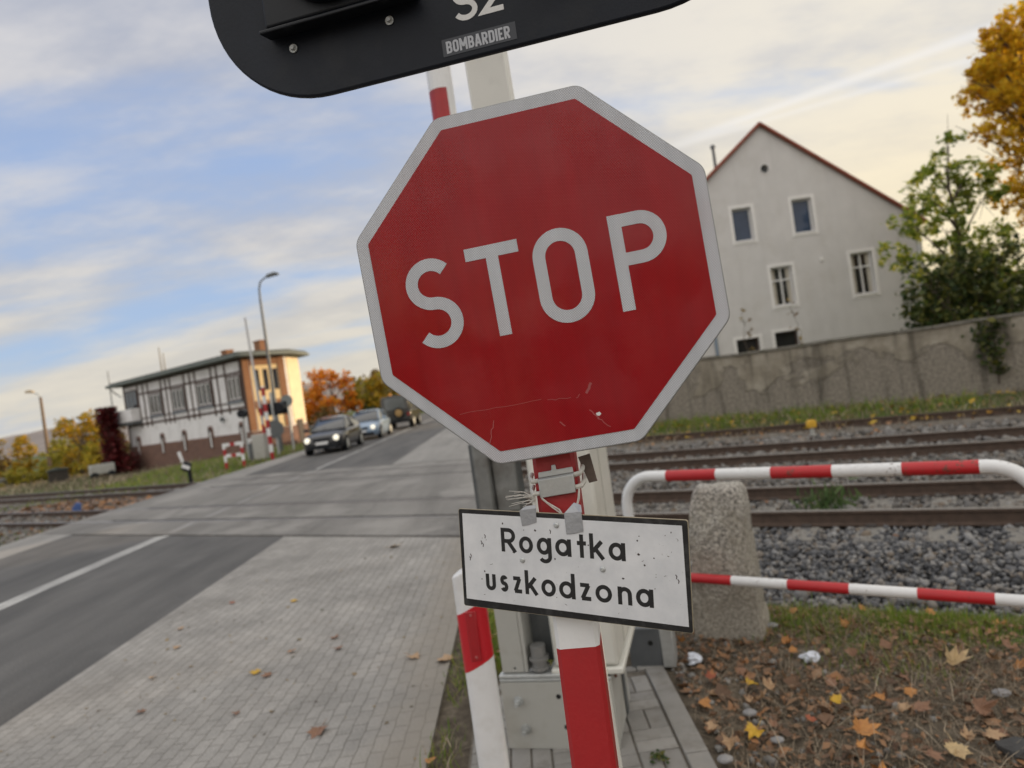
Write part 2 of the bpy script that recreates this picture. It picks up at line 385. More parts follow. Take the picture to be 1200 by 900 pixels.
asphalt_pale = road_mat('worn_crossing_asphalt', (.132, .127, .12), (.245, .236, .222), 1.1)
concrete = road_mat('shoulder_concrete', (.20, .195, .185), (.31, .30, .285), 1.4)
def patches(m, c_patch, c_crack, crack=.4):
    nt = m.node_tree; N = nt.nodes; L = nt.links; b = N['Principled BSDF']; src = b.inputs['Base Color'].links[0].from_socket
    g = N.new('ShaderNodeNewGeometry'); P = g.outputs['Position']
    n = N.new('ShaderNodeTexNoise'); L.new(P, n.inputs[0]); n.inputs['Scale'].default_value = .55; n.inputs['Detail'].default_value = 8; n.inputs['Roughness'].default_value = .6
    r = N.new('ShaderNodeMapRange'); L.new(n.outputs[0], r.inputs[0]); r.inputs[1].default_value = .53; r.inputs[2].default_value = .60; r.inputs[4].default_value = .55
    mx = N.new('ShaderNodeMix'); mx.data_type = 'RGBA'; L.new(r.outputs[0], mx.inputs[0]); L.new(src, mx.inputs[6]); mx.inputs[7].default_value = (*c_patch, 1)
    ns = N.new('ShaderNodeTexNoise'); L.new(P, ns.inputs[0]); ns.inputs['Scale'].default_value = 2.0; ns.inputs['Detail'].default_value = 5
    ad = N.new('ShaderNodeVectorMath'); ad.operation = 'MULTIPLY_ADD'; L.new(ns.outputs['Color'], ad.inputs[0]); ad.inputs[1].default_value = (.5, .5, 0); L.new(P, ad.inputs[2])
    v = N.new('ShaderNodeTexVoronoi'); v.feature = 'DISTANCE_TO_EDGE'; L.new(ad.outputs[0], v.inputs[0]); v.inputs['Scale'].default_value = .42
    r2 = N.new('ShaderNodeMapRange'); L.new(v.outputs[0], r2.inputs[0]); r2.inputs[1].default_value = 0; r2.inputs[2].default_value = .012; r2.inputs[3].default_value = crack; r2.inputs[4].default_value = 0
    mx2 = N.new('ShaderNodeMix'); mx2.data_type = 'RGBA'; L.new(r2.outputs[0], mx2.inputs[0]); L.new(mx.outputs[2], mx2.inputs[6]); mx2.inputs[7].default_value = (*c_crack, 1); L.new(mx2.outputs[2], b.inputs['Base Color'])
patches(asphalt_pale, (.29, .28, .265), (.09, .086, .082)); patches(asphalt, (.125, .122, .119), (.052, .051, .05), 0.0)
line_paint = road_mat('worn_line_paint', (.22, .22, .22), (.52, .52, .51), 5)

def paver_mat(name, w_=.165, h_=.083, rot=90):
    m = bpy.data.materials.new(name); m.use_nodes = True; nt = m.node_tree; N = nt.nodes; L = nt.links; b = N['Principled BSDF']
    b.inputs['Roughness'].default_value = .85; b.inputs['Specular IOR Level'].default_value = .3
    g = N.new('ShaderNodeNewGeometry'); P = g.outputs['Position']
    # wavy joints: the blocks interlock
    wv = N.new('ShaderNodeTexWave'); wv.wave_type = 'BANDS'; wv.bands_direction = 'Y'; wv.wave_profile = 'TRI'; L.new(P, wv.inputs[0]); wv.inputs['Scale'].default_value = 1.57; wv.inputs['Distortion'].default_value = 0
    sb = N.new('ShaderNodeMath'); sb.operation = 'MULTIPLY'; L.new(wv.outputs['Fac'], sb.inputs[0]); sb.inputs[1].default_value = .007
    cx = N.new('ShaderNodeCombineXYZ'); L.new(sb.outputs[0], cx.inputs[0])
    ad = N.new('ShaderNodeVectorMath'); ad.operation = 'ADD'; L.new(P, ad.inputs[0]); L.new(cx.outputs[0], ad.inputs[1])
    mp = N.new('ShaderNodeMapping'); L.new(ad.outputs[0], mp.inputs[0]); mp.inputs['Rotation'].default_value = (0, 0, rad(rot))
    br = N.new('ShaderNodeTexBrick'); L.new(mp.outputs[0], br.inputs[0]); br.inputs['Scale'].default_value = 1
    br.inputs['Brick Width'].default_value = w_; br.inputs['Row Height'].default_value = h_; br.inputs['Mortar Size'].default_value = .0032; br.inputs['Mortar Smooth'].default_value = .25; br.inputs['Bias'].default_value = 0
    br.inputs['Color1'].default_value = (.265, .257, .244, 1); br.inputs['Color2'].default_value = (.31, .30, .285, 1); br.inputs['Mortar'].default_value = (.165, .154, .138, 1)
    n1 = N.new('ShaderNodeTexNoise'); L.new(P, n1.inputs[0]); n1.inputs['Scale'].default_value = 1.1; n1.inputs['Detail'].default_value = 9; n1.inputs['Roughness'].default_value = .68
    mr = N.new('ShaderNodeMapRange'); L.new(n1.outputs[0], mr.inputs[0]); mr.inputs[1].default_value = .3; mr.inputs[2].default_value = .7; mr.inputs[3].default_value = .70; mr.inputs[4].default_value = 1.24
    n2 = N.new('ShaderNodeTexNoise'); L.new(P, n2.inputs[0]); n2.inputs['Scale'].default_value = 120; n2.inputs['Detail'].default_value = 3
    mr2 = N.new('ShaderNodeMapRange'); L.new(n2.outputs[0], mr2.inputs[0]); mr2.inputs[1].default_value = .3; mr2.inputs[2].default_value = .7; mr2.inputs[3].default_value = .82; mr2.inputs[4].default_value = 1.18
    pr = N.new('ShaderNodeMath'); pr.operation = 'MULTIPLY'; L.new(mr.outputs[0], pr.inputs[0]); L.new(mr2.outputs[0], pr.inputs[1])
    v = N.new('ShaderNodeVectorMath'); v.operation = 'SCALE'; L.new(br.outputs[0], v.inputs[0]); L.new(pr.outputs[0], v.inputs['Scale'])
    # sandy wear, towards the kerb verge
    sx = N.new('ShaderNodeSeparateXYZ'); L.new(P, sx.inputs[0])
    m1 = N.new('ShaderNodeMath'); m1.operation = 'ADD'; L.new(sx.outputs[0], m1.inputs[0]); L.new(n1.outputs[0], m1.inputs[1])
    m2 = N.new('ShaderNodeMapRange'); m2.interpolation_type = 'SMOOTHSTEP'; L.new(m1.outputs[0], m2.inputs[0]); m2.inputs[1].default_value = -.75; m2.inputs[2].default_value = -.22; m2.inputs[4].default_value = .75
    mx = N.new('ShaderNodeMix'); mx.data_type = 'RGBA'; L.new(m2.outputs[0], mx.inputs[0]); L.new(v.outputs[0], mx.inputs[6]); mx.inputs[7].default_value = (.235, .212, .18, 1)
    L.new(mx.outputs[2], b.inputs['Base Color'])
    inv = N.new('ShaderNodeMath'); inv.operation = 'SUBTRACT'; inv.inputs[0].default_value = 1; L.new(br.outputs['Fac'], inv.inputs[1])
    bp = N.new('ShaderNodeBump'); bp.inputs['Strength'].default_value = .8; bp.inputs['Distance'].default_value = .006; L.new(inv.outputs[0], bp.inputs['Height'])
    bp2 = N.new('ShaderNodeBump'); bp2.inputs['Strength'].default_value = .25; bp2.inputs['Distance'].default_value = .004; L.new(n2.outputs[0], bp2.inputs['Height']); L.new(bp.outputs[0], bp2.inputs['Normal']); L.new(bp2.outputs[0], b.inputs['Normal'])
    return m
pavers = paver_mat('interlocking_pavers')

def on_c(x, c): return (c - .5446 * x) / .8387     # y on the line "c across the tracks" at x
def slab(name, poly, z, mat, depth=.3):
    mb = MB(); n = len(poly); mb.v = [(x, y, z) for x, y in poly] + [(x, y, z - depth) for x, y in poly]
    mb.f = [tuple(range(n))] + [(i, i + n, (i + 1) % n + n, (i + 1) % n) for i in range(n)]; mb.mi = [0] * len(mb.f)
    return struct(mb.build(name, mat, smooth=False))
XL, XC, XR, XP = -9.45, -6.5, -3.73, -.68
C0, C1 = 6.62, 14.4
slab('road_asphalt', [(XL, -25), (XR, -25), (XR, on_c(XR, C0)), (XL, on_c(XL, C0))], 0.0, asphalt)
slab('road_asphalt_beyond', [(XL, on_c(XL, C1)), (XR, on_c(XR, C1)), (XR, 160), (XL - 0.6, 160), (XL - .6, 60)], 0.0, asphalt)
slab('pavement', [(XR, -25), (XP, -25), (XP, on_c(XP, C0)), (XR, on_c(XR, C0))], 0.004, pavers)
slab('pavement_beyond', [(XR, on_c(XR, C1)), (-.9, on_c(-.9, C1)), (-.9, 60), (XR, 60)], 0.004, concrete)
slab('road_shoulder', [(XL, 60), (-10.55, 60), (-10.85, on_c(-10.85, C1)), (-10.85, on_c(-10.85, C0 + .6)), (-10.75, 12.6), (-10.4, 9), (-10.3, -25), (XL, -25)], -.004, concrete)
# the level crossing, in strips between the rails with a groove at each rail
RC = [7.80, 9.18, 12.02, 13.40]
edges = [C0 + .10, RC[0] - .08, RC[0] + .12, RC[1] - .12, RC[1] + .08, RC[2] - .09, RC[2] + .14, RC[3] - .14, RC[3] + .09, C1 - .08]
for a in range(0, len(edges), 2):
    c0, c1 = edges[a], edges[a + 1]; xr = -.42
    slab('level_crossing_panel', [(-10.85, on_c(-10.85, c0)), (xr, on_c(xr, c0)), (xr, on_c(xr, c1)), (-10.85, on_c(-10.85, c1))], .003, asphalt_pale)
groove = pm('groove_rubber', (.022, .021, .021), .8, var=.3)
slab('crossing_groove', [(-10.8, on_c(-10.8, C0 - .05)), (-.44, on_c(-.44, C0 - .05)), (-.44, on_c(-.44, C1 + .05)), (-10.8, on_c(-10.8, C1 + .05))], -.028, groove, .2)
# centre line: double, breaking up on the crossing
def strip(x, y0, y1, w_, z=.0045):
    return [(x - w_ / 2, y0, z), (x + w_ / 2, y0, z), (x + w_ / 2, y1, z), (x - w_ / 2, y1, z)]
mb = MB(); y_end = on_c(XC, C0) - .02
for x in (XC - .075, XC + .065): mb.add(strip(x, -25, y_end, .125), [(0, 1, 2, 3)])
yb = on_c(XC, C1) + .1
mb.add(strip(XC + .02, yb, 60, .13), [(0, 1, 2, 3)])
struct(mb.build('road_marking', line_paint, smooth=False))
mb = MB()
for a in range(0, len(edges), 2):
    y0 = on_c(XC, edges[a]) + .12; y1 = on_c(XC, edges[a + 1]) - .12
    mb.add(strip(XC, y0, y1, .15, .0075), [(0, 1, 2, 3)])
worn_line = road_mat('faint_line_paint', (.16, .158, .155), (.36, .355, .35), 4)
struct(mb.build('crossing_marking', worn_line, smooth=False))

# hills far off on the left
def hills():
    xs = np.linspace(-1100, 500, 120); V = []
    for i, x in enumerate(xs):
        y = 640 + 40 * math.sin(x * .004)
        h = 12 + 9 * math.sin(x * .0042 + 2.2) + 3 * math.sin(x * .017) + 1.0 * rng.uniform(-1, 1)
        V += [(x, y - 160, -2), (x, y - 60, h * .55), (x, y, h + 6), (x, y + 160, -2)]
    F = []
    for i in range(len(xs) - 1):
        for k in range(3): F.append((i * 4 + k, i * 4 + 4 + k, i * 4 + 5 + k, i * 4 + k + 1))
    struct(bulk('hills', V, F, pm('wooded_hillside', (.24, .205, .185), .95, var=.25, scale=.06, bump=1, bscale=.3), smooth=True))
hills()

# ================================================================ RAILWAY
rust = pm('rail_web_rust', (.075, .050, .037), .8, var=.35, scale=12, bump=.15, bscale=60)
rail_top = pm('rail_running_surface', (.22, .205, .19), .4, metal=.6, var=.25, scale=20)
sleeper_m = pm('sleeper_concrete', (.20, .19, .17), .9, var=.25, scale=14, bump=.4, bscale=60, dirt=(.12, .10, .08), dirt_scale=5)
clip_m = pm('rail_clip_steel', (.05, .042, .038), .7, var=.3)
def rail_profile():
    return [(-.07, -.16), (.07, -.16), (.07, -.148), (.012, -.128), (.010, -.045), (.034, -.034), (.035, -.006), (.026, 0), (-.026, 0), (-.035, -.006), (-.034, -.034), (-.010, -.045), (-.012, -.128), (-.07, -.148)]
def add_rail(mb, c, s0, s1):
    pf = rail_profile(); n = len(pf); ss = [s0, s1]
    vs = [tr(c + u, s, w_) for s in ss for u, w_ in pf]
    for k in range(n):
        mb.add([vs[k], vs[(k + 1) % n], vs[(k + 1) % n + n], vs[k + n]], [(0, 1, 2, 3)], 1 if k in (6, 7, 8) else 0)
def track(label, c0, c1, srange_r, srange_l):
    t = thing('railway_track', label, 'railway track', tr((c0 + c1) / 2, 0, -.2))
    org = t.location
    for c in (c0, c1):
        mb = MB(); add_rail(mb, c, srange_r[0], srange_l[1]); mb.v = [tuple(Vector(v) - org) for v in mb.v]; mb.build('rail', [rust, rail_top], t, smooth=False)
    first = None; cm = (c0 + c1) / 2
    for (a, b) in (srange_r, srange_l):
        k = 0; s = a
        while s < b:
            if first is None:
                mb = MB(); mb.rbox((0, 0, 0), (2.55, .25, .14), (TN, TT, (0, 0, 1)))
                for e in (-1, 1):
                    for q in (-1, 1): mb.rbox(TN * ((c1 - c0) / 2 * e + .09 * q) + Vector((0, 0, .085)), (.05, .10, .04), (TN, TT, (0, 0, 1)), 1)
                o = mb.build('sleeper', [sleeper_m, clip_m], t, bevel=.012); first = o
            else:
                o = first.copy(); col.objects.link(o); o.parent = t
            o.location = tr(cm, s, -.235) - org
            s += .62; k += 1
    return t
track('railway track nearest the red and white railing, on pale sleepers in grey ballast', RC[0], RC[1], (-9.0, 5.3), (18.6, 46.0))
track('second railway track, between the nearer track and the old plastered wall', RC[2], RC[3], (-11.0, 8.4), (21.5, 50.0))
t_old = MB(); add_rail(t_old, 17.0, -12, 11); t_old.v = [(x, y, z - .07) for x, y, z in t_old.v]
tag(t_old.build('old_rail', rust, smooth=False), 'single rusty disused rail half sunk in the dirt along the foot of the wall', 'rail')

# ballast stones
def stones(name, n, cr, srg, zr, size, m, drop=None):
    c = rng.uniform(*cr, n); s = rng.uniform(*srg, n); z = rng.uniform(*zr, n)
    if drop: z = z - .042 * np.clip((c - drop) / .12, 0, 1)
    P = np.stack([.5446 * c - .8387 * s, .8387 * c + .5446 * s, z], -1)
    P = P[(P[:, 0] > -.30) | (P[:, 0] < -10.95)]; n = len(P)
    sz = size * np.exp(rng.normal(0, .30, (n, 1))) * rng.uniform(.6, 1.4, (n, 3))
    V, F = scatter(ICO[0], ICO[1], P, sz, jitter=.38)
    o = bulk(name, V, F, m); return tag(o, kind='stuff')
bal = leaf_mat('ballast_stone', [(.045, .046, .050), (.09, .092, .098), (.145, .146, .15), (.26, .256, .25), (.16, .13, .10)], .85, 0.0)
bal_w = leaf_mat('dusty_ballast_stone', [(.07, .063, .056), (.12, .113, .105), (.165, .158, .15), (.25, .242, .23), (.14, .105, .075)], .9, 0.0)
def ballast():
    stones('ballast_stones', 30000, (5.25, 7.72), (-2.0, 5.2), (-.235, -.125), .0195, bal, 6.95)
    stones('ballast_stones', 7500, (7.9, 9.1), (-2.0, 6.0), (-.24, -.165), .025, bal_w)
    stones('ballast_stones', 8500, (9.28, 11.95), (-2.5, 8), (-.20, -.15), .03, bal_w)
    stones('ballast_stones', 6000, (12.1, 15.5), (-5, 10), (-.2, -.16), .04, bal_w)
    stones('ballast_stones', 3500, (6.3, 9.1), (16.6, 27), (-.2, -.14), .045, bal_w)
    stones('ballast_stones', 2500, (9.3, 14), (18, 32), (-.22, -.17), .05, bal_w)
ballast()

# yellow-topped marker beside the second track
mk = thing('marker_post', 'small yellow-capped grey marker post in the gravel before the old wall', 'marker post', tr(15.45, 2.75, -.18))
mk.location = (6.15, 14.45, -.18)
mb = MB(); mb.box((-.035, -.035, 0), (.035, .035, .17)); mb.box((-.09, -.08, 0), (.09, .08, .03)); mb.build('post', grey_paint, mk, bevel=.008)
mb = MB(); mb.prism([(-.085, .172), (.085, .172), (.09, .29), (.065, .335), (-.065, .335), (-.09, .29)], -.07, .07); mb.build('cap', pm('yellow_cap_paint', (.62, .36, .03), .5, var=.15), mk, bevel=.015)

# ================================================================ OLD WALL
def wall_mat():
    m = bpy.data.materials.new('peeling_plaster'); m.use_nodes = True; nt = m.node_tree; N = nt.nodes; L = nt.links; b = N['Principled BSDF']; b.inputs['Roughness'].default_value = .95; b.inputs['Specular IOR Level'].default_value = .2
    tc = N.new('ShaderNodeTexCoord'); O = tc.outputs['Object']
    def noise(s, d=8, r=.6, dist=0):
        n = N.new('ShaderNodeTexNoise'); L.new(O, n.inputs[0]); n.inputs['Scale'].default_value = s; n.inputs['Detail'].default_value = d; n.inputs['Roughness'].default_value = r; n.inputs['Distortion'].default_value = dist; return n.outputs[0]
    def ramp(v, cs):
        n = N.new('ShaderNodeValToRGB'); L.new(v, n.inputs[0]); e = n.color_ramp.elements
        while len(e) < len(cs): e.new(.5)
        for i, (p, c) in enumerate(cs): e[i].position = p; e[i].color = (*c, 1)
        return n.outputs[0]
    smooth_p = ramp(noise(1.6, 9, .7), [(.3, (.19, .165, .13)), (.5, (.29, .26, .21)), (.66, (.42, .385, .325))])
    rough_p = ramp(noise(14, 8, .75), [(.3, (.12, .105, .09)), (.5, (.24, .215, .18)), (.7, (.38, .345, .295))])
    sx = N.new('ShaderNodeSeparateXYZ'); L.new(O, sx.inputs[0])
    h = N.new('ShaderNodeMath'); h.operation = 'MULTIPLY_ADD'; L.new(sx.outputs[2], h.inputs[0]); h.inputs[1].default_value = .22; L.new(noise(.6, 12, .66, .5), h.inputs[2])
    f = N.new('ShaderNodeMapRange'); L.new(h.outputs[0], f.inputs[0]); f.inputs[1].default_value = .725; f.inputs[2].default_value = .765
    mx = N.new('ShaderNodeMix'); mx.data_type = 'RGBA'; L.new(f.outputs[0], mx.inputs[0]); L.new(rough_p, mx.inputs[6]); L.new(smooth_p, mx.inputs[7])
    # dark streaks that ran down from the coping
    mp = N.new('ShaderNodeMapping'); L.new(O, mp.inputs[0]); mp.inputs['Scale'].default_value = (2.2, 1, .25)
    n = N.new('ShaderNodeTexNoise'); L.new(mp.outputs[0], n.inputs[0]); n.inputs['Scale'].default_value = 1.4; n.inputs['Detail'].default_value = 6
    r = N.new('ShaderNodeMapRange'); r.interpolation_type = 'SMOOTHSTEP'; L.new(n.outputs[0], r.inputs[0]); r.inputs[1].default_value = .5; r.inputs[2].default_value = .72; r.inputs[3].default_value = 1; r.inputs[4].default_value = .5
    v = N.new('ShaderNodeVectorMath'); v.operation = 'SCALE'; L.new(mx.outputs[2], v.inputs[0]); L.new(r.outputs[0], v.inputs['Scale'])
    L.new(v.outputs[0], b.inputs['Base Color'])
    hh = N.new('ShaderNodeMath'); hh.operation = 'MULTIPLY_ADD'; L.new(f.outputs[0], hh.inputs[0]); hh.inputs[1].default_value = 1.0; L.new(noise(25, 6, .7), hh.inputs[2])
    bp = N.new('ShaderNodeBump'); bp.inputs['Strength'].default_value = .9; bp.inputs['Distance'].default_value = .03; L.new(hh.outputs[0], bp.inputs['Height']); L.new(bp.outputs[0], b.inputs['Normal'])
    return m
wl = thing('old_wall', 'long low garden wall with peeling grey plaster and mossy coping behind the tracks', 'wall', tr(19.5, 0, 0), math.atan2(-.5446, .8387))
# local x runs to the right along the wall, local y away from the tracks
def wall_build():
    mb = MB(); xs = [-14.0 + i * .8 for i in range(34)]; top = []
    for x in xs:
        top.append(1.70 - .07 * max(0, min(1, (-6.4 - x) / 1.2)) + .02 * math.sin(x * 1.7) + rng.uniform(-.012, .012))
    pts = [(x, z) for x, z in zip(xs, top)]
    poly = [(xs[0], -.35), (xs[-1], -.35)] + list(reversed(pts)); mb.prism(poly, 0, .42); mb.build('wall_body', wall_mat(), wl, smooth=False)
    mb = MB()
    for i in range(len(xs) - 1):
        a, b = xs[i] + .004, xs[i + 1] - .004; z0, z1 = top[i], top[i + 1]
        d = rng.uniform(-.01, .01)
        mb.add([(a, -.05 + d, z0 + .002), (b, -.05 + d, z1 + .002), (b, .47, z1 + .002), (a, .47, z0 + .002), (a, -.03 + d, z0 + .075), (b, -.03 + d, z1 + .075), (b, .45, z1 + .07), (a, .45, z0 + .07)],
               [(0, 3, 2, 1), (4, 5, 6, 7), (0, 1, 5, 4), (1, 2, 6, 5), (2, 3, 7, 6), (3, 0, 4, 7)])
    mb.build('coping', pm('mossy_coping_stone', (.14, .13, .11), .95, var=.35, scale=7, bump=.7, bscale=30, dirt=(.055, .06, .03), dirt_scale=4, dirt_amt=.7), wl, bevel=.012)
wall_build()

# ================================================================ GABLED HOUSE
def rect(x0, x1, z0, z1): return [(x0, z0), (x1, z0), (x1, z1), (x0, z1)]
render_m = pm('house_render', (.575, .565, .56), .9, var=.06, scale=1.3, bump=.12, bscale=60, dirt=(.50, .485, .465), dirt_scale=.6, dirt_amt=.6)
surround_m = pm('window_surround_plaster', (.72, .71, .70), .8, var=.06)
tile_red = pm('red_roof_tile', (.26, .085, .055), .8, var=.3, scale=6, bump=.5, bscale=12)
def streaks(m, amt, sc_=(5, 5, .35)):
    nt = m.node_tree; N = nt.nodes; L = nt.links; b = N['Principled BSDF']; src = b.inputs['Base Color'].links[0].from_socket
    tc = N.new('ShaderNodeTexCoord'); mp = N.new('ShaderNodeMapping'); L.new(tc.outputs['Object'], mp.inputs[0]); mp.inputs['Scale'].default_value = sc_
    n = N.new('ShaderNodeTexNoise'); L.new(mp.outputs[0], n.inputs[0]); n.inputs['Scale'].default_value = 1; n.inputs['Detail'].default_value = 7; n.inputs['Roughness'].default_value = .65
    r = N.new('ShaderNodeMapRange'); r.interpolation_type = 'SMOOTHSTEP'; L.new(n.outputs[0], r.inputs[0]); r.inputs[1].default_value = .42; r.inputs[2].default_value = .72; r.inputs[3].default_value = 1; r.inputs[4].default_value = 1 - amt
    v = N.new('ShaderNodeVectorMath'); v.operation = 'SCALE'; L.new(src, v.inputs[0]); L.new(r.outputs[0], v.inputs['Scale']); L.new(v.outputs[0], b.inputs['Base Color'])
streaks(render_m, .07, (1.7, 1.7, .25))
frame_w = pm('white_window_frame', (.7, .7, .7), .4, var=.03)
frame_b = pm('brown_window_frame', (.07, .04, .03), .5, var=.1)
curtain = pm('pale_curtain', (.45, .42, .36), .9, var=.1)
def house_glass(name, tint):
    m = pm(name, tint, .06, var=.25, scale=1.2, spec=.35); return m
def house():
    hs = thing('gabled_house', 'tall grey rendered house with steep red roof and white-framed windows behind the wall', 'house', (11.5, 28, 0))
    apex = 10.85; hw = 5.95; eave = apex - .79 * hw; D = 14
    wins = [(-1.60, -.80, 6.26, 7.62), (.88, 1.70, 6.26, 7.66), (-.36, .52, 3.42, 5.02), (2.96, 3.86, 3.42, 5.14), (-2.15, -1.2, 1.2, 2.28), (-.55, .42, 1.2, 2.36), (-4.6, -3.7, 3.42, 5.1)]
    circ = [(0.0 + .18 * math.cos(rad(a)), 9.08 + .18 * math.sin(rad(a))) for a in range(0, 360, 24)]
    outer = [(-hw, -.1), (hw, -.1), (hw, eave), (0, apex), (-hw, eave)]
    mb = MB(); mb.holed(outer, [rect(*w_) for w_ in wins] + [circ], 0, .32)
    mb.box((-hw, .3201, -.1), (-hw + .3, D, eave - .02)); mb.box((hw - .3, .3201, -.1), (hw, D, eave - .02))
    mb.prism(outer, D, D + .3); mb.build('wall', render_m, hs, smooth=False)
    mb = MB(); mb.box((-hw + .31, .8, -.05), (hw - .31, D - .1, eave)); mb.build('interior', pm('dark_interior', (.03, .028, .026), .9), hs)
    # roof slabs with verge
    mb = MB()
    for s in (-1, 1):
        sl = Vector((s * hw, 0, -(apex - eave))).normalized(); nn = Vector((s * .79, 0, 1)).normalized()
        Lr = Vector((hw, 0, apex - eave)).length + .35
        for (o0, o1, y0, y1) in ((.004, .12, -.10, D + .4),):
            P0 = Vector((0, 0, apex))
            a = [P0 + nn * o0, P0 + sl * Lr + nn * o0, P0 + sl * Lr + nn * o1, Vector((0, 0, apex + o1 / nn.z))]
            a[0] = Vector((0, 0, apex + o0 / nn.z))
            vs = [Vector((p.x, y, p.z)) for y in (y0, y1) for p in a]
            mb.add(vs, [(0, 1, 2, 3), (7, 6, 5, 4), (0, 4, 5, 1), (1, 5, 6, 2), (2, 6, 7, 3), (3, 7, 4, 0)])
    rf = mb.build('roof', tile_red, hs, smooth=False)
    mb = MB()
    for s in (-1, 1):
        a = Vector((0, -.135, apex + .06)); b = Vector((s * (hw + .28), -.135, eave - .16)); mb.tube([a, b], .075, 8)
    mb.build('verge_tile', pm('verge_tile_red', (.24, .075, .05), .8, var=.3, scale=8), rf)
    for (x, y, z, h) in ((-1.1, 2.6, 9.9, 1.1), (-2.7, 3.4, 8.8, .8), (-5.1, 1.2, 6.8, 1.3)):
        mb = MB(); mb.tube([(x, y, z), (x, y, z + h)], .07, 8); mb.tube([(x, y, z + h), (x, y, z + h + .12)], [.12, .1], 8); mb.build('roof_vent', dark_grey, rf)
    gl = [house_glass('sky_reflection_tint', (.035, .055, .10)), house_glass('dim_glass', (.03, .03, .03))]  # upper panes carry the blue sky reflection in their base colour
    for i, (x0, x1, z0, z1) in enumerate(wins):
        mb = MB(); t = .13
        mb.holed(rect(x0 - t, x1 + t, z0 - t, z1 + t), [rect(x0 + .002, x1 - .002, z0 + .002, z1 - .002)], -.025, .02)
        w_ = mb.build('window', surround_m, hs, smooth=False)
        f = .06; mb = MB(); xm = (x0 + x1) / 2
        if i in (2, 3, 6):
            zt = z0 + (z1 - z0) * .66
            mb.holed(rect(x0 + .003, x1 - .003, z0 + .003, z1 - .003), [rect(x0 + f, xm - f / 2, z0 + f, zt - f / 2), rect(xm + f / 2, x1 - f, z0 + f, zt - f / 2), rect(x0 + f, xm - f / 2, zt + f / 2, z1 - f), rect(xm + f / 2, x1 - f, zt + f / 2, z1 - f)], .14, .2)
        else:
            mb.holed(rect(x0 + .003, x1 - .003, z0 + .003, z1 - .003), [rect(x0 + f, x1 - f, z0 + f, z1 - f)], .14, .2)
        mb.build('frame', frame_w if i not in (4, 5) else frame_b, w_, smooth=False)
        mb = MB(); mb.box((x0 + .004, .205, z0 + .004), (x1 - .004, .215, z1 - .004)); mb.build('pane', gl[0 if i < 2 else 1], w_)
        mb = MB(); mb.box((x0 - .02, -.05, z0 - .05), (x1 + .02, .13, z0 - .003)); mb.build('sill', surround_m, w_, bevel=.006)
        if i in (2, 3):
            mb = MB()
            for s in (0, 1):
                xa, xb = (x0 + .05, x0 + .22) if s == 0 else (x1 - .2, x1 - .05)
                mb.box((xa, .207 - .004, z0 + .08), (xb, .2105 - .006, z1 - .08))
            mb.build('curtain', curtain, w_)
    mb = MB(); mb.prism([(.215 * math.cos(rad(a)), 9.08 + .215 * math.sin(rad(a))) for a in range(0, 360, 24)], .24, .26); mb.build('vent_grille', dark_grey, hs)
    mb = MB(); mb.tube([(0, -.01, 9.08 + .0)] + [(0, -.01, 9.08)], .01, 6) if False else None
    mb.tube([(.19 * math.cos(rad(a)), -.01, 9.08 + .19 * math.sin(rad(a))) for a in range(0, 361, 20)], .02, 6, caps=False); mb.build('vent_ring', surround_m, hs)
    mb = MB(); mb.tube([(-3.0, -.09, .1), (-3.0, -.09, 3.05)], .055, 10); mb.build('downpipe', pm('blue_grey_pipe', (.16, .22, .30), .5), hs)
    mb = MB(); mb.box((-3.75, -.03, 2.45), (-3.25, -.002, 2.68)); mb.build('plaque', pm('blue_grey_plaque', (.13, .17, .26), .5), hs, bevel=.005)
    mb = MB(); mb.box((1.72, -.05, 5.0), (1.86, -.002, 5.14)); mb.build('wall_lamp', surround_m, hs, bevel=.01)
    mb = MB(); mb.tube([(5.78, -.07, .1), (5.78, -.07, eave - .5), (5.95, .1, eave - .2)], .05, 8); mb.build('downpipe', galv, hs)
    # lower annex on the right, half hidden by the tree
    ax = thing('side_annex', 'small pale annex with a dark window beside the grey house, half hidden by the tree', 'annex', (17.5, 29.4, 0))
    mb = MB(); mb.holed(rect(0, 6, -.1, 3.4), [rect(1.0, 1.7, 2.1, 3.1), rect(3.2, 4.1, 1.0, 2.3)], 0, .25); mb.box((.25, .251, -.1), (5.99, 6, 3.39)); mb.build('wall', surround_m, ax, smooth=False)
    mb = MB(); mb.box((-.01, -.3, 3.41), (6.3, 6.3, 3.58)); mb.build('roof', tile_red, ax, bevel=.02)
    for (x0, x1, z0, z1) in ((1.0, 1.7, 2.1, 3.1), (3.2, 4.1, 1.0, 2.3)):
        mb = MB(); mb.box((x0 + .003, .12, z0 + .003), (x1 - .003, .24, z1 - .003)); w_ = mb.build('window', frame_b, ax)
        mb = MB(); mb.box((x0 + .07, .105, z0 + .07), (x1 - .07, .118, z1 - .07)); mb.build('pane', gl[1], w_)
house()

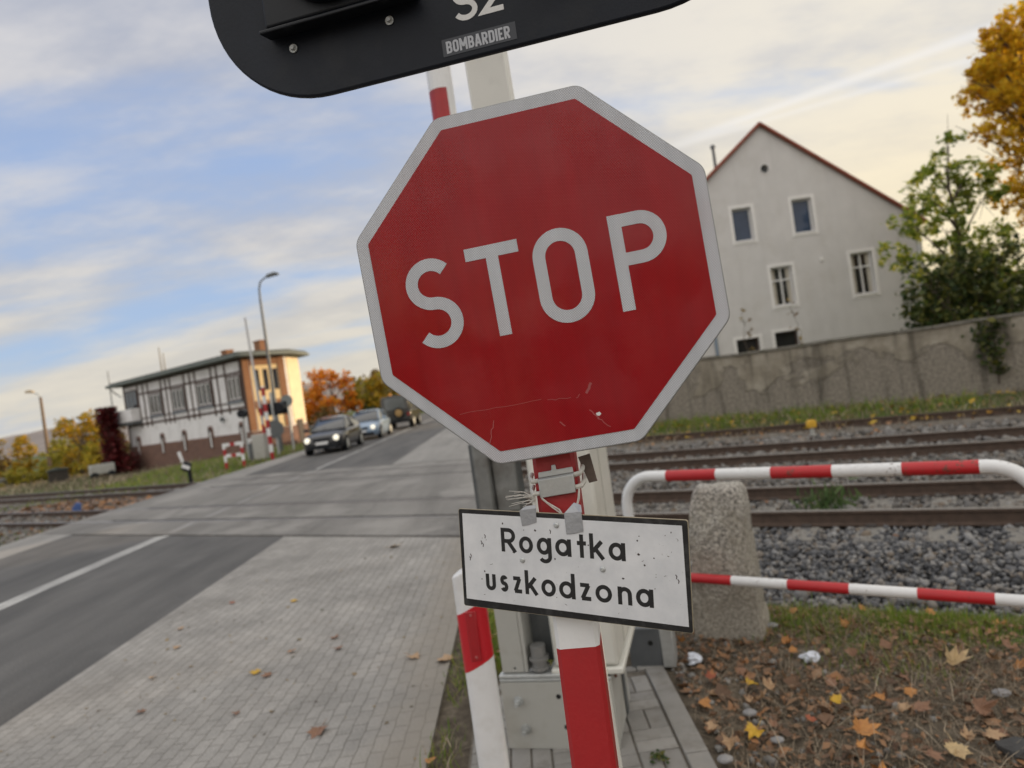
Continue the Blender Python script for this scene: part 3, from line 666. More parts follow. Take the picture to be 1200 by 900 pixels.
# ================================================================ SIGNAL BOX (half-timbered)
plaster_w = pm('signal_box_plaster', (.76, .75, .76), .9, var=.07, scale=2, bump=.15, bscale=30, dirt=(.45, .44, .43), dirt_scale=1.5, dirt_amt=.4)
plaster_y = pm('yellow_plaster', (.76, .58, .32), .9, var=.1, scale=2, bump=.15, bscale=30)
timber = pm('dark_brown_timber', (.075, .045, .034), .75, var=.25, scale=6, bump=.2)
def brick_mat(name, c1, c2, mort, sc_=1.0):
    m = bpy.data.materials.new(name); m.use_nodes = True; nt = m.node_tree; N = nt.nodes; L = nt.links; b = N['Principled BSDF']; b.inputs['Roughness'].default_value = .9
    tc = N.new('ShaderNodeTexCoord'); sp = N.new('ShaderNodeSeparateXYZ'); L.new(tc.outputs['Object'], sp.inputs[0])
    ad = N.new('ShaderNodeMath'); ad.operation = 'ADD'; L.new(sp.outputs[0], ad.inputs[0]); L.new(sp.outputs[1], ad.inputs[1])
    cb = N.new('ShaderNodeCombineXYZ'); L.new(ad.outputs[0], cb.inputs[0]); L.new(sp.outputs[2], cb.inputs[1])
    br = N.new('ShaderNodeTexBrick'); L.new(cb.outputs[0], br.inputs[0]); br.inputs['Scale'].default_value = 1; br.inputs['Brick Width'].default_value = .26 * sc_; br.inputs['Row Height'].default_value = .08 * sc_; br.inputs['Mortar Size'].default_value = .008
    br.inputs['Color1'].default_value = (*c1, 1); br.inputs['Color2'].default_value = (*c2, 1); br.inputs['Mortar'].default_value = (*mort, 1); L.new(br.outputs[0], b.inputs['Base Color']); return m
brick_d = brick_mat('dark_brick', (.13, .065, .05), (.20, .10, .072), (.16, .13, .11))
brick_o = brick_mat('orange_brick', (.24, .10, .045), (.30, .135, .065), (.26, .17, .10))
roof_d = pm('bitumen_roof', (.055, .065, .06), .85, var=.2)
def signal_box():
    sb = thing('signal_box', 'half-timbered white and brick railway signal box with flat roof across the road', 'signal box', (-15.7, 40.5, 0), math.atan2(-.6, .8))
    E = 5.62; L0 = -15.6; W = 6.2; ch = 2.75      # eave height, left end, depth, chamfer start
    foot = [(L0, 0), (0, 0), (0, ch), (-1.7, ch + 2.4), (L0, ch + 2.4)]
    # lower brick plinth, plaster body
    slots = [-14.2, -10.69, -7.71, -4.42, -.86]
    mb = MB(); mb.v = []
    def shell(mb, z0, z1, inset, pts=foot):
        n = len(pts); cx = sum(p[0] for p in pts) / n; cy = sum(p[1] for p in pts) / n
        q = [(p[0] + (inset if p[0] < cx else -inset), p[1] + (inset if p[1] < cy else -inset)) for p in pts]
        vs = [(x, y, z0) for x, y in q] + [(x, y, z1) for x, y in q]
        mb.add(vs, [tuple(range(n)), tuple(range(2 * n - 1, n - 1, -1))] + [(i, i + n, (i + 1) % n + n, (i + 1) % n) for i in range(n)])
    shell(mb, -1.2, 1.16, -.06); mb.build('plinth', brick_d, sb, smooth=False)
    mb = MB(); shell(mb, 1.161, E, 0); mb.build('wall', plaster_w, sb, smooth=False)
    mb = MB()
    # timber frame on the long side
    y = -.035
    def tb(x0, x1, z0, z1, d=0): mb.box((x0, y - d, z0), (x1, .02, z1))
    tb(L0 + .17, -.17, 2.60, 2.74, .004); tb(L0 + .17, -.17, 4.74, 4.86, .003); tb(L0 + .17, -.17, 5.46, 5.61, .005); tb(L0 + .17, -.17, 3.02, 3.10, .002)
    posts = [-.25, -1.95, -2.9, -3.55, -5.5, -6.15, -6.88, -8.75, -9.35, -9.98, -11.9, -12.6, -13.4]
    for x in posts: tb(x - .07, x + .07, 2.42, 5.46, .008)
    tb(L0, L0 + .17, 1.2, 5.6, .012); tb(-.17, .001, 1.17, 5.6, .012)
    mb.build('timber_frame', timber, sb, smooth=False)
    # yellow plaster and brick on the lit end
    mb = MB(); mb.box((.002, .5, 1.2), (.03, 2.35, E - .05)); mb.build('end_plaster', plaster_y, sb)
    mb = MB()
    mb.box((.0, -.03, 1.2), (.07, .40, E - .02)); mb.box((.0, 2.36, 1.2), (.07, 2.83, E - .02)); mb.box((.003, .49, 2.5), (.06, 2.355, 2.95)); mb.box((.003, .49, 5.1), (.055, 2.355, E - .03)); mb.build('brick_pilaster', brick_o, sb)
    cd = Vector((-1.7, 2.4, 0)).normalized(); cn = Vector((2.4, 1.7, 0)).normalized(); mb = MB()
    mb.rbox(Vector((0, ch, 0)) + cd * 1.75 + cn * .02 + Vector((0, 0, 3.4)), (2.3, .05, 4.3), (cd, cn, (0, 0, 1))); mb.build('chamfer_plaster', pm('cream_plaster', (.76, .63, .43), .9, var=.1, scale=2), sb)
    mb = MB(); mb.rbox(Vector((0, ch, 0)) + cd * 1.5 + cn * .08 + Vector((0, 0, .55)), (1.0, .08, 1.9), (cd, cn, (0, 0, 1))); mb.build('door', pm('dark_brown_door', (.03, .02, .018), .6), sb)
    # upper windows: three lights each
    for (x0, x1) in ((-1.8, -.35), (-5.4, -3.68), (-8.64, -6.98), (-11.8, -10.08)):
        mb = MB(); wq = (x1 - x0); ls = [rect(x0 + .08 + k * (wq - .08) / 3, x0 + (k + 1) * (wq - .08) / 3, 3.22, 4.58) for k in range(3)]
        mb.holed(rect(x0, x1, 3.12, 4.68), ls, -.09, -.03); w_ = mb.build('window', frame_b, sb, smooth=False)
        for l in ls:
            f = .075; mb = MB(); xs_ = [p[0] for p in l]; mb.holed(rect(min(xs_) + .002, max(xs_) - .002, 3.222, 4.578), [rect(min(xs_) + f, max(xs_) - f, 3.22 + f, 4.58 - f)], -.075, -.04); mb.build('sash', frame_w, w_, smooth=False)
        mb = MB(); mb.box((x0 + .02, -.038, 3.14), (x1 - .02, -.031, 4.66)); mb.build('pane', house_glass('signal_box_glass', (.03, .03, .018)), w_)
        mb = MB(); mb.box((x0 - .04, -.16, 3.04), (x1 + .04, -.02, 3.115)); mb.build('sill', pm('blue_grey_sill', (.22, .27, .33), .6), w_)
    for x in slots:
        mb = MB(); a = [(x - .24, .42), (x + .24, .42), (x + .24, 1.62)] + [(x + .24 * math.cos(rad(t)), 1.62 + .24 * math.sin(rad(t))) for t in range(15, 180, 15)] + [(x - .24, 1.62)]
        mb.prism(a, -.10, .02); w_ = mb.build('slot_window', brick_d, sb, smooth=False)
        mb = MB(); mb.box((x - .13, -.125, .5), (x + .13, -.101, 1.66)); mb.build('pane', glass_dark, w_); mb = MB(); mb.box((x - .02, -.14, .5), (x + .13, -.126, 1.5)); mb.build('sash', frame_w, w_)
    for (y0, y1) in ((.68, 1.0), (1.28, 1.60), (1.9, 2.3)):
        mb = MB(); mb.box((.02, y0, 3.55), (.05, y1, 4.85)); w_ = mb.build('end_window', frame_b, sb); mb = MB(); mb.box((.051, y0 + .06, 3.62), (.06, y1 - .06, 4.78)); mb.build('pane', glass_dark, w_)
    # corner bay with balcony
    mb = MB(); mb.box((-15.35, -.05, 3.6), (-13.55, .01, 5.2)); w_ = mb.build('bay_window', frame_b, sb); mb = MB()
    for k in range(3): mb.box((-15.25 + k * .57, -.062, 3.7), (-14.8 + k * .57, -.051, 5.1))
    mb.build('pane', glass_dark, w_)
    mb = MB(); mb.box((-16.6, -.7, 2.72), (-13.3, -.01, 2.95)); mb.build('balcony_floor', dark_grey, sb, bevel=.02)
    mb = MB(); mb.box((-16.5, -.65, 2.96), (-13.4, -.58, 3.85)); mb.box((-13.47, -.575, 2.96), (-13.4, -.02, 3.85)); mb.box((-16.5, -.575, 2.96), (-16.43, -.02, 3.85)); mb.build('balcony_parapet', plaster_w, sb, bevel=.02)
    mb = MB(); mb.prism([(p[0], p[1]) for p in [(L0 - 1.1, -.75), (.55, -.75), (.75, -.4), (.75, ch + .3), (-1.3, ch + 3.1), (L0 - 1.1, ch + 3.1)]], E + .002, E + .20, (Vector(), Vector((1, 0, 0)), Vector((0, 1, 0)), Vector((0, 0, 1)))); rf = mb.build('roof', pm('eaves_board', (.15, .17, .16), .8, var=.2), sb, bevel=.03)
    mb = MB(); mb.prism([(L0 - .9, -.55), (.4, -.55), (.55, ch + .2), (-1.3, ch + 2.9), (L0 - .9, ch + 2.9)], E + .205, E + .32, (Vector(), Vector((1, 0, 0)), Vector((0, 1, 0)), Vector((0, 0, 1)))); mb.build('roof_felt', roof_d, rf, bevel=.03)
    for (x, yy) in ((-5.2, 2.3), (-.9, 2.0)):
        mb = MB(); mb.box((x - .32, yy - .25, E + .3), (x + .32, yy + .25, E + 1.0)); mb.box((x - .36, yy - .29, E + 1.002), (x + .36, yy + .29, E + 1.08)); mb.build('chimney', brick_o, rf)
    for (x, h) in ((-12.6, 2.1), (-12.1, 1.6)):
        mb = MB(); mb.tube([(x, 1.5, E + .3), (x, 1.5, E + .3 + h)], [.06, .035], 6); mb.build('antenna', pm('antenna_grey', (.25, .22, .18), .6), rf)
    mb = MB(); mb.tube([(-16.5, -.5, 3.0), (-16.5, -.5, 6.9)], [.05, .03], 6); mb.tube([(-16.5, -.5, 3.0), (-16.5, -.5, 3.5)], .13, 8); mb.build('corner_mast', dark_grey, sb)
    mb = MB(); mb.tube([(-2.75, -.16, 2.0), (-2.75, -.16, 2.3)], .11, 8); mb.build('wall_lamp', dark_grey, sb)
    mb = MB(); mb.tube([(L0 - .6, -.7, E), (L0 - .5, -.3, E - .5), (L0 - .1, -.15, E - .75)], .05, 6); mb.build('gutter_bend', galv, sb)
signal_box()

def houses_behind():
    for k, (x, w_, h, lab, m) in enumerate(((-15.5, 11, 4.6, 'low cream house across the street behind the viewer', plaster_y), (6, 9, 6.2, 'grey house across the street behind the viewer', render_m))):
        t = thing('street_house', lab, 'house', (x, -27, 0), math.pi)
        wins = [(-w_ / 2 + 1.2 + i * 2.4, -w_ / 2 + 2.3 + i * 2.4, 1.1, 2.5) for i in range(4 if k == 0 else 3)]
        mb = MB(); mb.holed(rect(-w_ / 2, w_ / 2, -.1, h), [rect(*q) for q in wins], 0, .3); mb.box((-w_ / 2, .301, -.1), (w_ / 2, 8, h - .01)); mb.build('wall', m, t, smooth=False)
        for (x0, x1, z0, z1) in wins:
            mb = MB(); mb.holed(rect(x0 + .003, x1 - .003, z0 + .003, z1 - .003), [rect(x0 + .08, x1 - .08, z0 + .08, z1 - .08)], .1, .16); f = mb.build('window', frame_w, t, smooth=False); mb = MB(); mb.box((x0 + .004, .17, z0 + .004), (x1 - .004, .18, z1 - .004)); mb.build('pane', glass_dark, f)
        mb = MB(); mb.prism([(-.5, h), (8.5, h), (4, h + 2.2)], -w_ / 2 - .3, w_ / 2 + .3, (Vector(), Vector((0, 1, 0)), Vector((0, 0, 1)), Vector((1, 0, 0)))); mb.build('roof', tile_red, t, smooth=False)
houses_behind()
# ================================================================ NEAR OBJECTS
def frame_matrix(P, ex, upv):
    ex = Vector(ex).normalized(); n = ex.cross(Vector(upv)).normalized() * -1   # local y (away from camera)
    n = Vector(upv).cross(ex).normalized(); z = ex.cross(n).normalized()
    if z.dot(Vector(upv)) < 0: z = -z; n = -n
    m = Matrix((ex, z.cross(ex), z)).transposed().to_4x4(); m.translation = Vector(P); return m

# ---------------------------------------------------------------- stop sign
def sheeting(name, base, rough=.36, cell=330.0, coat=.35, streak=.0, dirt=None):
    m = bpy.data.materials.new(name); m.use_nodes = True; nt = m.node_tree; N = nt.nodes; L = nt.links; b = N['Principled BSDF']
    b.inputs['Roughness'].default_value = rough; b.inputs['Coat Weight'].default_value = coat; b.inputs['Coat Roughness'].default_value = .07; b.inputs['Coat IOR'].default_value = 1.52; b.inputs['Specular IOR Level'].default_value = .02
    tc = N.new('ShaderNodeTexCoord'); O = tc.outputs['Object']
    mp = N.new('ShaderNodeMapping'); L.new(O, mp.inputs[0]); mp.inputs['Rotation'].default_value = (0, rad(32), 0); mp.inputs['Scale'].default_value = (1, .02, 1)
    v = N.new('ShaderNodeTexVoronoi'); v.feature = 'DISTANCE_TO_EDGE'; L.new(mp.outputs[0], v.inputs[0]); v.inputs['Scale'].default_value = cell; v.inputs['Randomness'].default_value = .12
    r = N.new('ShaderNodeMapRange'); L.new(v.outputs[0], r.inputs[0]); r.inputs[1].default_value = 0; r.inputs[2].default_value = .16; r.inputs[3].default_value = .45; r.inputs[4].default_value = 1.15
    mp2 = N.new('ShaderNodeMapping'); L.new(O, mp2.inputs[0]); mp2.inputs['Scale'].default_value = (16, 1, 1.6)
    n = N.new('ShaderNodeTexNoise'); L.new(mp2.outputs[0], n.inputs[0]); n.inputs['Scale'].default_value = 2.4; n.inputs['Detail'].default_value = 6
    r2 = N.new('ShaderNodeMapRange'); L.new(n.outputs[0], r2.inputs[0]); r2.inputs[1].default_value = .3; r2.inputs[2].default_value = .7; r2.inputs[3].default_value = .93; r2.inputs[4].default_value = 1.07
    ml = N.new('ShaderNodeMath'); ml.operation = 'MULTIPLY'; L.new(r.outputs[0], ml.inputs[0]); L.new(r2.outputs[0], ml.inputs[1])
    sc_ = N.new('ShaderNodeVectorMath'); sc_.operation = 'SCALE'; sc_.inputs[0].default_value = base; L.new(ml.outputs[0], sc_.inputs['Scale'])
    outc = sc_.outputs[0]
    # dusty film in patches
    n4 = N.new('ShaderNodeTexNoise'); L.new(O, n4.inputs[0]); n4.inputs['Scale'].default_value = 5.5; n4.inputs['Detail'].default_value = 8; n4.inputs['Roughness'].default_value = .62
    r4 = N.new('ShaderNodeMapRange'); r4.interpolation_type = 'SMOOTHSTEP'; L.new(n4.outputs[0], r4.inputs[0]); r4.inputs[1].default_value = .46; r4.inputs[2].default_value = .75; r4.inputs[4].default_value = .10
    mx = N.new('ShaderNodeMix'); mx.data_type = 'RGBA'; L.new(r4.outputs[0], mx.inputs[0]); L.new(outc, mx.inputs[6]); mx.inputs[7].default_value = (.42, .10, .08, 1); outc = mx.outputs[2]
    L.new(outc, b.inputs['Base Color'])
    rr = N.new('ShaderNodeMapRange'); L.new(n4.outputs[0], rr.inputs[0]); rr.inputs[1].default_value = .3; rr.inputs[2].default_value = .7; rr.inputs[3].default_value = rough - .08; rr.inputs[4].default_value = rough + .14; L.new(rr.outputs[0], b.inputs['Roughness'])
    bp = N.new('ShaderNodeBump'); bp.inputs['Strength'].default_value = .22; bp.inputs['Distance'].default_value = .0012; L.new(v.outputs[0], bp.inputs['Height'])
    nb = N.new('ShaderNodeTexNoise'); L.new(O, nb.inputs[0]); nb.inputs['Scale'].default_value = 4; nb.inputs['Detail'].default_value = 3
    bp2 = N.new('ShaderNodeBump'); bp2.inputs['Strength'].default_value = .05; bp2.inputs['Distance'].default_value = .05; L.new(nb.outputs[0], bp2.inputs['Height']); L.new(bp.outputs[0], bp2.inputs['Normal']); L.new(bp2.outputs[0], b.inputs['Normal']); L.new(bp2.outputs[0], b.inputs['Coat Normal'])
    return m
red_sheet = sheeting('red_reflective_sheeting', (.285, .003, .008), rough=.55, coat=.7)
white_sheet = sheeting('white_reflective_sheeting', (.50, .52, .56))
alu = pm('aluminium_edge', (.33, .34, .35), .45, metal=.7, var=.15, scale=20)
SIGN_M = frame_matrix((.0676, 1.1644, 1.972), (.990, -.136, .037), (-.041, -.025, .999))
def octagon(a, r=0.0, n=6):
    t = a * math.tan(math.pi / 8); pts = [(-t, a), (-a, t), (-a, -t), (-t, -a), (t, -a), (a, -t), (a, t), (t, a)]
    if not r: return pts
    out = []
    for i in range(8):
        p = Vector(pts[i]); q0 = (Vector(pts[i - 1]) - p).normalized(); q1 = (Vector(pts[(i + 1) % 8]) - p).normalized()
        d = r * math.tan(rad(22.5)); s = p + q0 * d; e = p + q1 * d; bis = (q0 + q1).normalized(); c = p + bis * (r / math.cos(rad(22.5)))
        a0 = math.atan2((s - c).y, (s - c).x); a1 = math.atan2((e - c).y, (e - c).x)
        while a1 - a0 > math.pi: a1 -= 2 * math.pi
        while a1 - a0 < -math.pi: a1 += 2 * math.pi
        out += [(c.x + r * math.cos(a0 + (a1 - a0) * k / n), c.y + r * math.sin(a0 + (a1 - a0) * k / n)) for k in range(n + 1)]
    return out
def stop_sign():
    t = thing('stop_sign', 'large red octagonal STOP sign with white rim on the red and white post', 'stop sign', mat=SIGN_M)
    A = .3035
    mb = MB(); mb.prism(octagon(A, .03), -.0006, .004); mb.prism(octagon(A - .004, .03), .0041, .020); mb.build('backing_plate', alu, t, bevel=.001)
    mb = MB(); mb.prism(octagon(A - .0022, .028), -.0012, -.0007); mb.build('white_rim', white_sheet, t, smooth=False)
    mb = MB(); mb.prism(octagon(A - .0225, .004, 2), -.0019, -.00125); mb.build('red_face', red_sheet, t, smooth=False)
    w = .0215; y0, y1 = -.00195, -.0026
    S = arc(-.1830, .02625, .0345, .03375, 40, 270, 26) + arc(-.1830, -.04125, .0345, .03375, 90, -140, 26)[1:]
    T1 = [(-.1158, .0622), (-.0226, .0622)]; T2 = [(-.0694, .0620), (-.0694, -.0846)]
    O_ = arc(.0455, .0295, .0362, .0362, 0, 180, 18) + arc(.0455, -.0375, .0362, .0362, 180, 360, 18)
    P1 = [(.1435, .0782), (.1435, -.0835)]; P2 = [(.1435, .0672), (.1815, .0672)] + arc(.1815, .0345, .0327, .0327, 90, -90, 18)[1:-1] + [(.1815, .0018), (.1435, .0018)]
    for k, strokes in enumerate(((S,), (T1, T2), (O_,), (P1, P2))):
        mb = MB()
        for i, q in enumerate(strokes): mb.ribbon(q, w, y0, y1 - i * .00006, closed=(k == 2))
        mb.build('lettering', white_sheet, t, smooth=False)
    # scratches and a nick
    mb = MB(); rr = random.Random(3)
    def scr(pts, w_):
        mb.ribbon(pts, w_, -.00195, -.00225)
    def wig(a, b, n=7, j=.0015):
        return [(a[0] + (b[0] - a[0]) * i / n + rr.uniform(-j, j), a[1] + (b[1] - a[1]) * i / n + rr.uniform(-j, j)) for i in range(n + 1)]
    scr(wig((-.117, -.226), (-.133, -.264)), .0013)
    scr(wig((.058, -.192), (.048, -.206), 4), .0042)
    scr(wig((.046, -.236), (.060, -.252), 5, .002), .0018); scr(wig((.060, -.252), (.078, -.272), 5, .002), .0013)
    scr(wig((-.02, -.208), (.02, -.21), 6, .0012), .0007); scr(wig((-.175, -.205), (-.03, -.205), 9, .0008), .0006)
    scr(wig((-.005, -.246), (.004, -.258), 4, .002), .0018); scr(wig((.03, -.213), (.036, -.207), 3, .001), .001)
    mb.build('scratches', pm('scratched_sheeting', (.34, .08, .08), .6), t, smooth=False)
    mb = MB(); mb.prism([(.0575, -.2435), (.064, -.242), (.0665, -.246), (.0625, -.249), (.0585, -.2475)], -.0024, -.0019); mb.build('paint_chip', white_paint, t, smooth=False)
stop_sign()

# ---------------------------------------------------------------- square red and white post carrying the stop sign
POST_AX = Vector((.9886, -.150, 0)).normalized(); POST_AY = Vector((.150, .9886, 0)).normalized()
def stop_post():
    base = Vector((.056, 1.243, 0))
    t = thing('sign_post', 'square red and white banded post that carries the STOP sign', 'post', base, math.atan2(POST_AX.y, POST_AX.x))
    w = .0385; cuts = [(0, .28, 1), (.28, .80, 0), (.80, 1.325, 1), (1.325, 1.51, 0), (1.51, 2.2, 1)]
    # local: front face at y=-w .. bands as one mesh with chamfered corners
    ch = .007
    prof = [(-w + ch, -w), (w - ch, -w), (w, -w + ch), (w, w - ch), (w - ch, w), (-w + ch, w), (-w, w - ch), (-w, -w + ch)]
    def lean(z): return -.02 + (z - 1.2) * .10 if z > 0 else -.14
    mb = MB()
    for z0, z1, k in cuts:
        vs = [(x, y + lean(z) , z) for z in (z0, z1) for x, y in prof]
        for i in range(8): mb.add([vs[i], vs[(i + 1) % 8], vs[(i + 1) % 8 + 8], vs[i + 8]], [(0, 1, 2, 3)], k)
        if z1 > 2: mb.add(vs[8:], [tuple(range(8))], k)
    # weld duplicate ring vertices so that it shades as one post
    o = mb.build('shaft', [white_paint, red_paint], t, smooth=False)
    bm = bmesh.new(); bm.from_mesh(o.data); bmesh.ops.remove_doubles(bm, verts=bm.verts, dist=1e-5); bm.to_mesh(o.data); bm.free()
    return t, lean
post_t, post_lean = stop_post()

# ---------------------------------------------------------------- clamp, strings
PL_M = frame_matrix((.049, 1.172, 1.477), (.890, -.447, -.088), (.082, -.033, .996))
def plate_pt(x, z, y=0.0): return PL_M @ Vector((x, y, z))
def post_pt(x, z, y):      # on the post: x across, y out of the front face towards the camera
    b = Vector((.056, 1.243, z)); return b + POST_AX * x + POST_AY * (post_lean(z) - .0375 - y)
def clamp_():
    t = thing('post_clamp', 'folded grey metal clamp strapped round the post just under the STOP sign', 'clamp', post_pt(0, 1.615, 0), math.atan2(POST_AX.y, POST_AX.x))
    o = t.location.copy(); R_ = Matrix.Rotation(-math.atan2(POST_AX.y, POST_AX.x), 4, 'Z')
    tilt = .05
    def loc(x, z, y): return R_ @ (post_pt(x, 1.615 + z + tilt * x, y) - o)
    mb = MB()
    mb.add([loc(-.030, -.022, .006), loc(.034, -.022, .006), loc(.034, -.022, .015), loc(-.030, -.022, .015), loc(-.030, .012, .006), loc(.034, .012, .006), loc(.034, .010, .018), loc(-.030, .010, .018)],
           [(3, 2, 1, 0), (4, 5, 6, 7), (0, 1, 5, 4), (1, 2, 6, 5), (2, 3, 7, 6), (3, 0, 4, 7)])
    prof = [(-.030, .012), (.034, .012), (.033, .022), (.004, .022), (.003, .031), (-.004, .031), (-.005, .022), (-.029, .022)]
    vs = [loc(x, z, .004) for x, z in prof] + [loc(x, z, .007) for x, z in prof]; n = len(prof)
    mb.add(vs, [tuple(range(n)), tuple(range(2 * n - 1, n - 1, -1))] + [(i, i + n, (i + 1) % n + n, (i + 1) % n) for i in range(n)])
    mb.build('clamp_plate', galv, t, bevel=.0012)
    for z in (.008, -.014):
        sp_ = pm('pale_plastic_strap', (.55, .54, .50), .5, var=.1)
        mb = MB(); mb.tube([loc(-.030, z, .009), loc(-.041, z, .008), loc(-.046, z + .004, -.004), loc(-.046, z + .008, -.03)], .0042, 8); mb.build('strap_end', sp_, t)
        mb = MB(); mb.tube([loc(.034, z, .009), loc(.045, z + .001, .008), loc(.050, z + .006, -.004), loc(.050, z + .014, -.03)], .0045, 8)
        mb.build('strap_rod', sp_, t)
    # strings
    str_m = pm('frayed_white_string', (.62, .60, .56), .9, var=.1)
    s1 = MB(); s1.tube([post_pt(-.028, 1.592, .014), post_pt(-.02, 1.583, .012), post_pt(0, 1.567, .008), post_pt(.011, 1.545, .008)], .0016, 6); s1.tube([post_pt(-.028, 1.590, .013), post_pt(-.012, 1.573, .010), post_pt(.002, 1.56, .008), post_pt(.014, 1.543, .008)], .0013, 6)
    s1.tube([post_pt(.040, 1.600, .01), post_pt(.037, 1.585, .012), post_pt(.030, 1.565, .008), post_pt(.024, 1.545, .008)], .0014, 6); s1.tube([post_pt(.041, 1.600, .01), post_pt(.039, 1.584, .014), post_pt(.033, 1.57, .01), post_pt(.027, 1.545, .008)], .0009, 6)
    s1.tube([post_pt(-.042, 1.600, .0), post_pt(-.044, 1.575, .005), post_pt(-.040, 1.553, .02)], .0010, 6); s1.tube([post_pt(-.042, 1.600, .0), post_pt(-.040, 1.575, .008), post_pt(-.036, 1.553, .02)], .0008, 6)
    rr = random.Random(5)
    for k in range(13):
        a = post_pt(-.040, 1.592 + rr.uniform(-.004, .004), .006); dx = rr.uniform(.02, .055); dz = rr.uniform(-.012, .022)
        s1.tube([a, a + Vector((-dx * .5, rr.uniform(-.01, .01), dz * .7 + rr.uniform(-.003, .003))), a + Vector((-dx, rr.uniform(-.02, .02), dz))], [.0008, .0007, .0004], 5)
    tag(s1.build('string', str_m), 'frayed white string tied from the metal clamp down to the barrier notice', 'string')
    # a small cardboard-brown tag tucked behind the strap
    mb = MB(); mb.add([post_pt(.044, 1.652, -.012), post_pt(.066, 1.656, -.012), post_pt(.073, 1.606, -.012), post_pt(.058, 1.604, -.012), post_pt(.044, 1.652, -.014), post_pt(.066, 1.656, -.014), post_pt(.073, 1.606, -.014), post_pt(.058, 1.604, -.014)],
                    [(0, 1, 2, 3), (7, 6, 5, 4), (0, 4, 5, 1), (1, 5, 6, 2), (2, 6, 7, 3), (3, 7, 4, 0)])
    tag(mb.build('cardboard_tag', pm('weathered_brown_card', (.13, .10, .085), .9, var=.2, scale=60), smooth=False), 'small dull brown card tucked behind the strap beside the clamp', 'card')
clamp_()

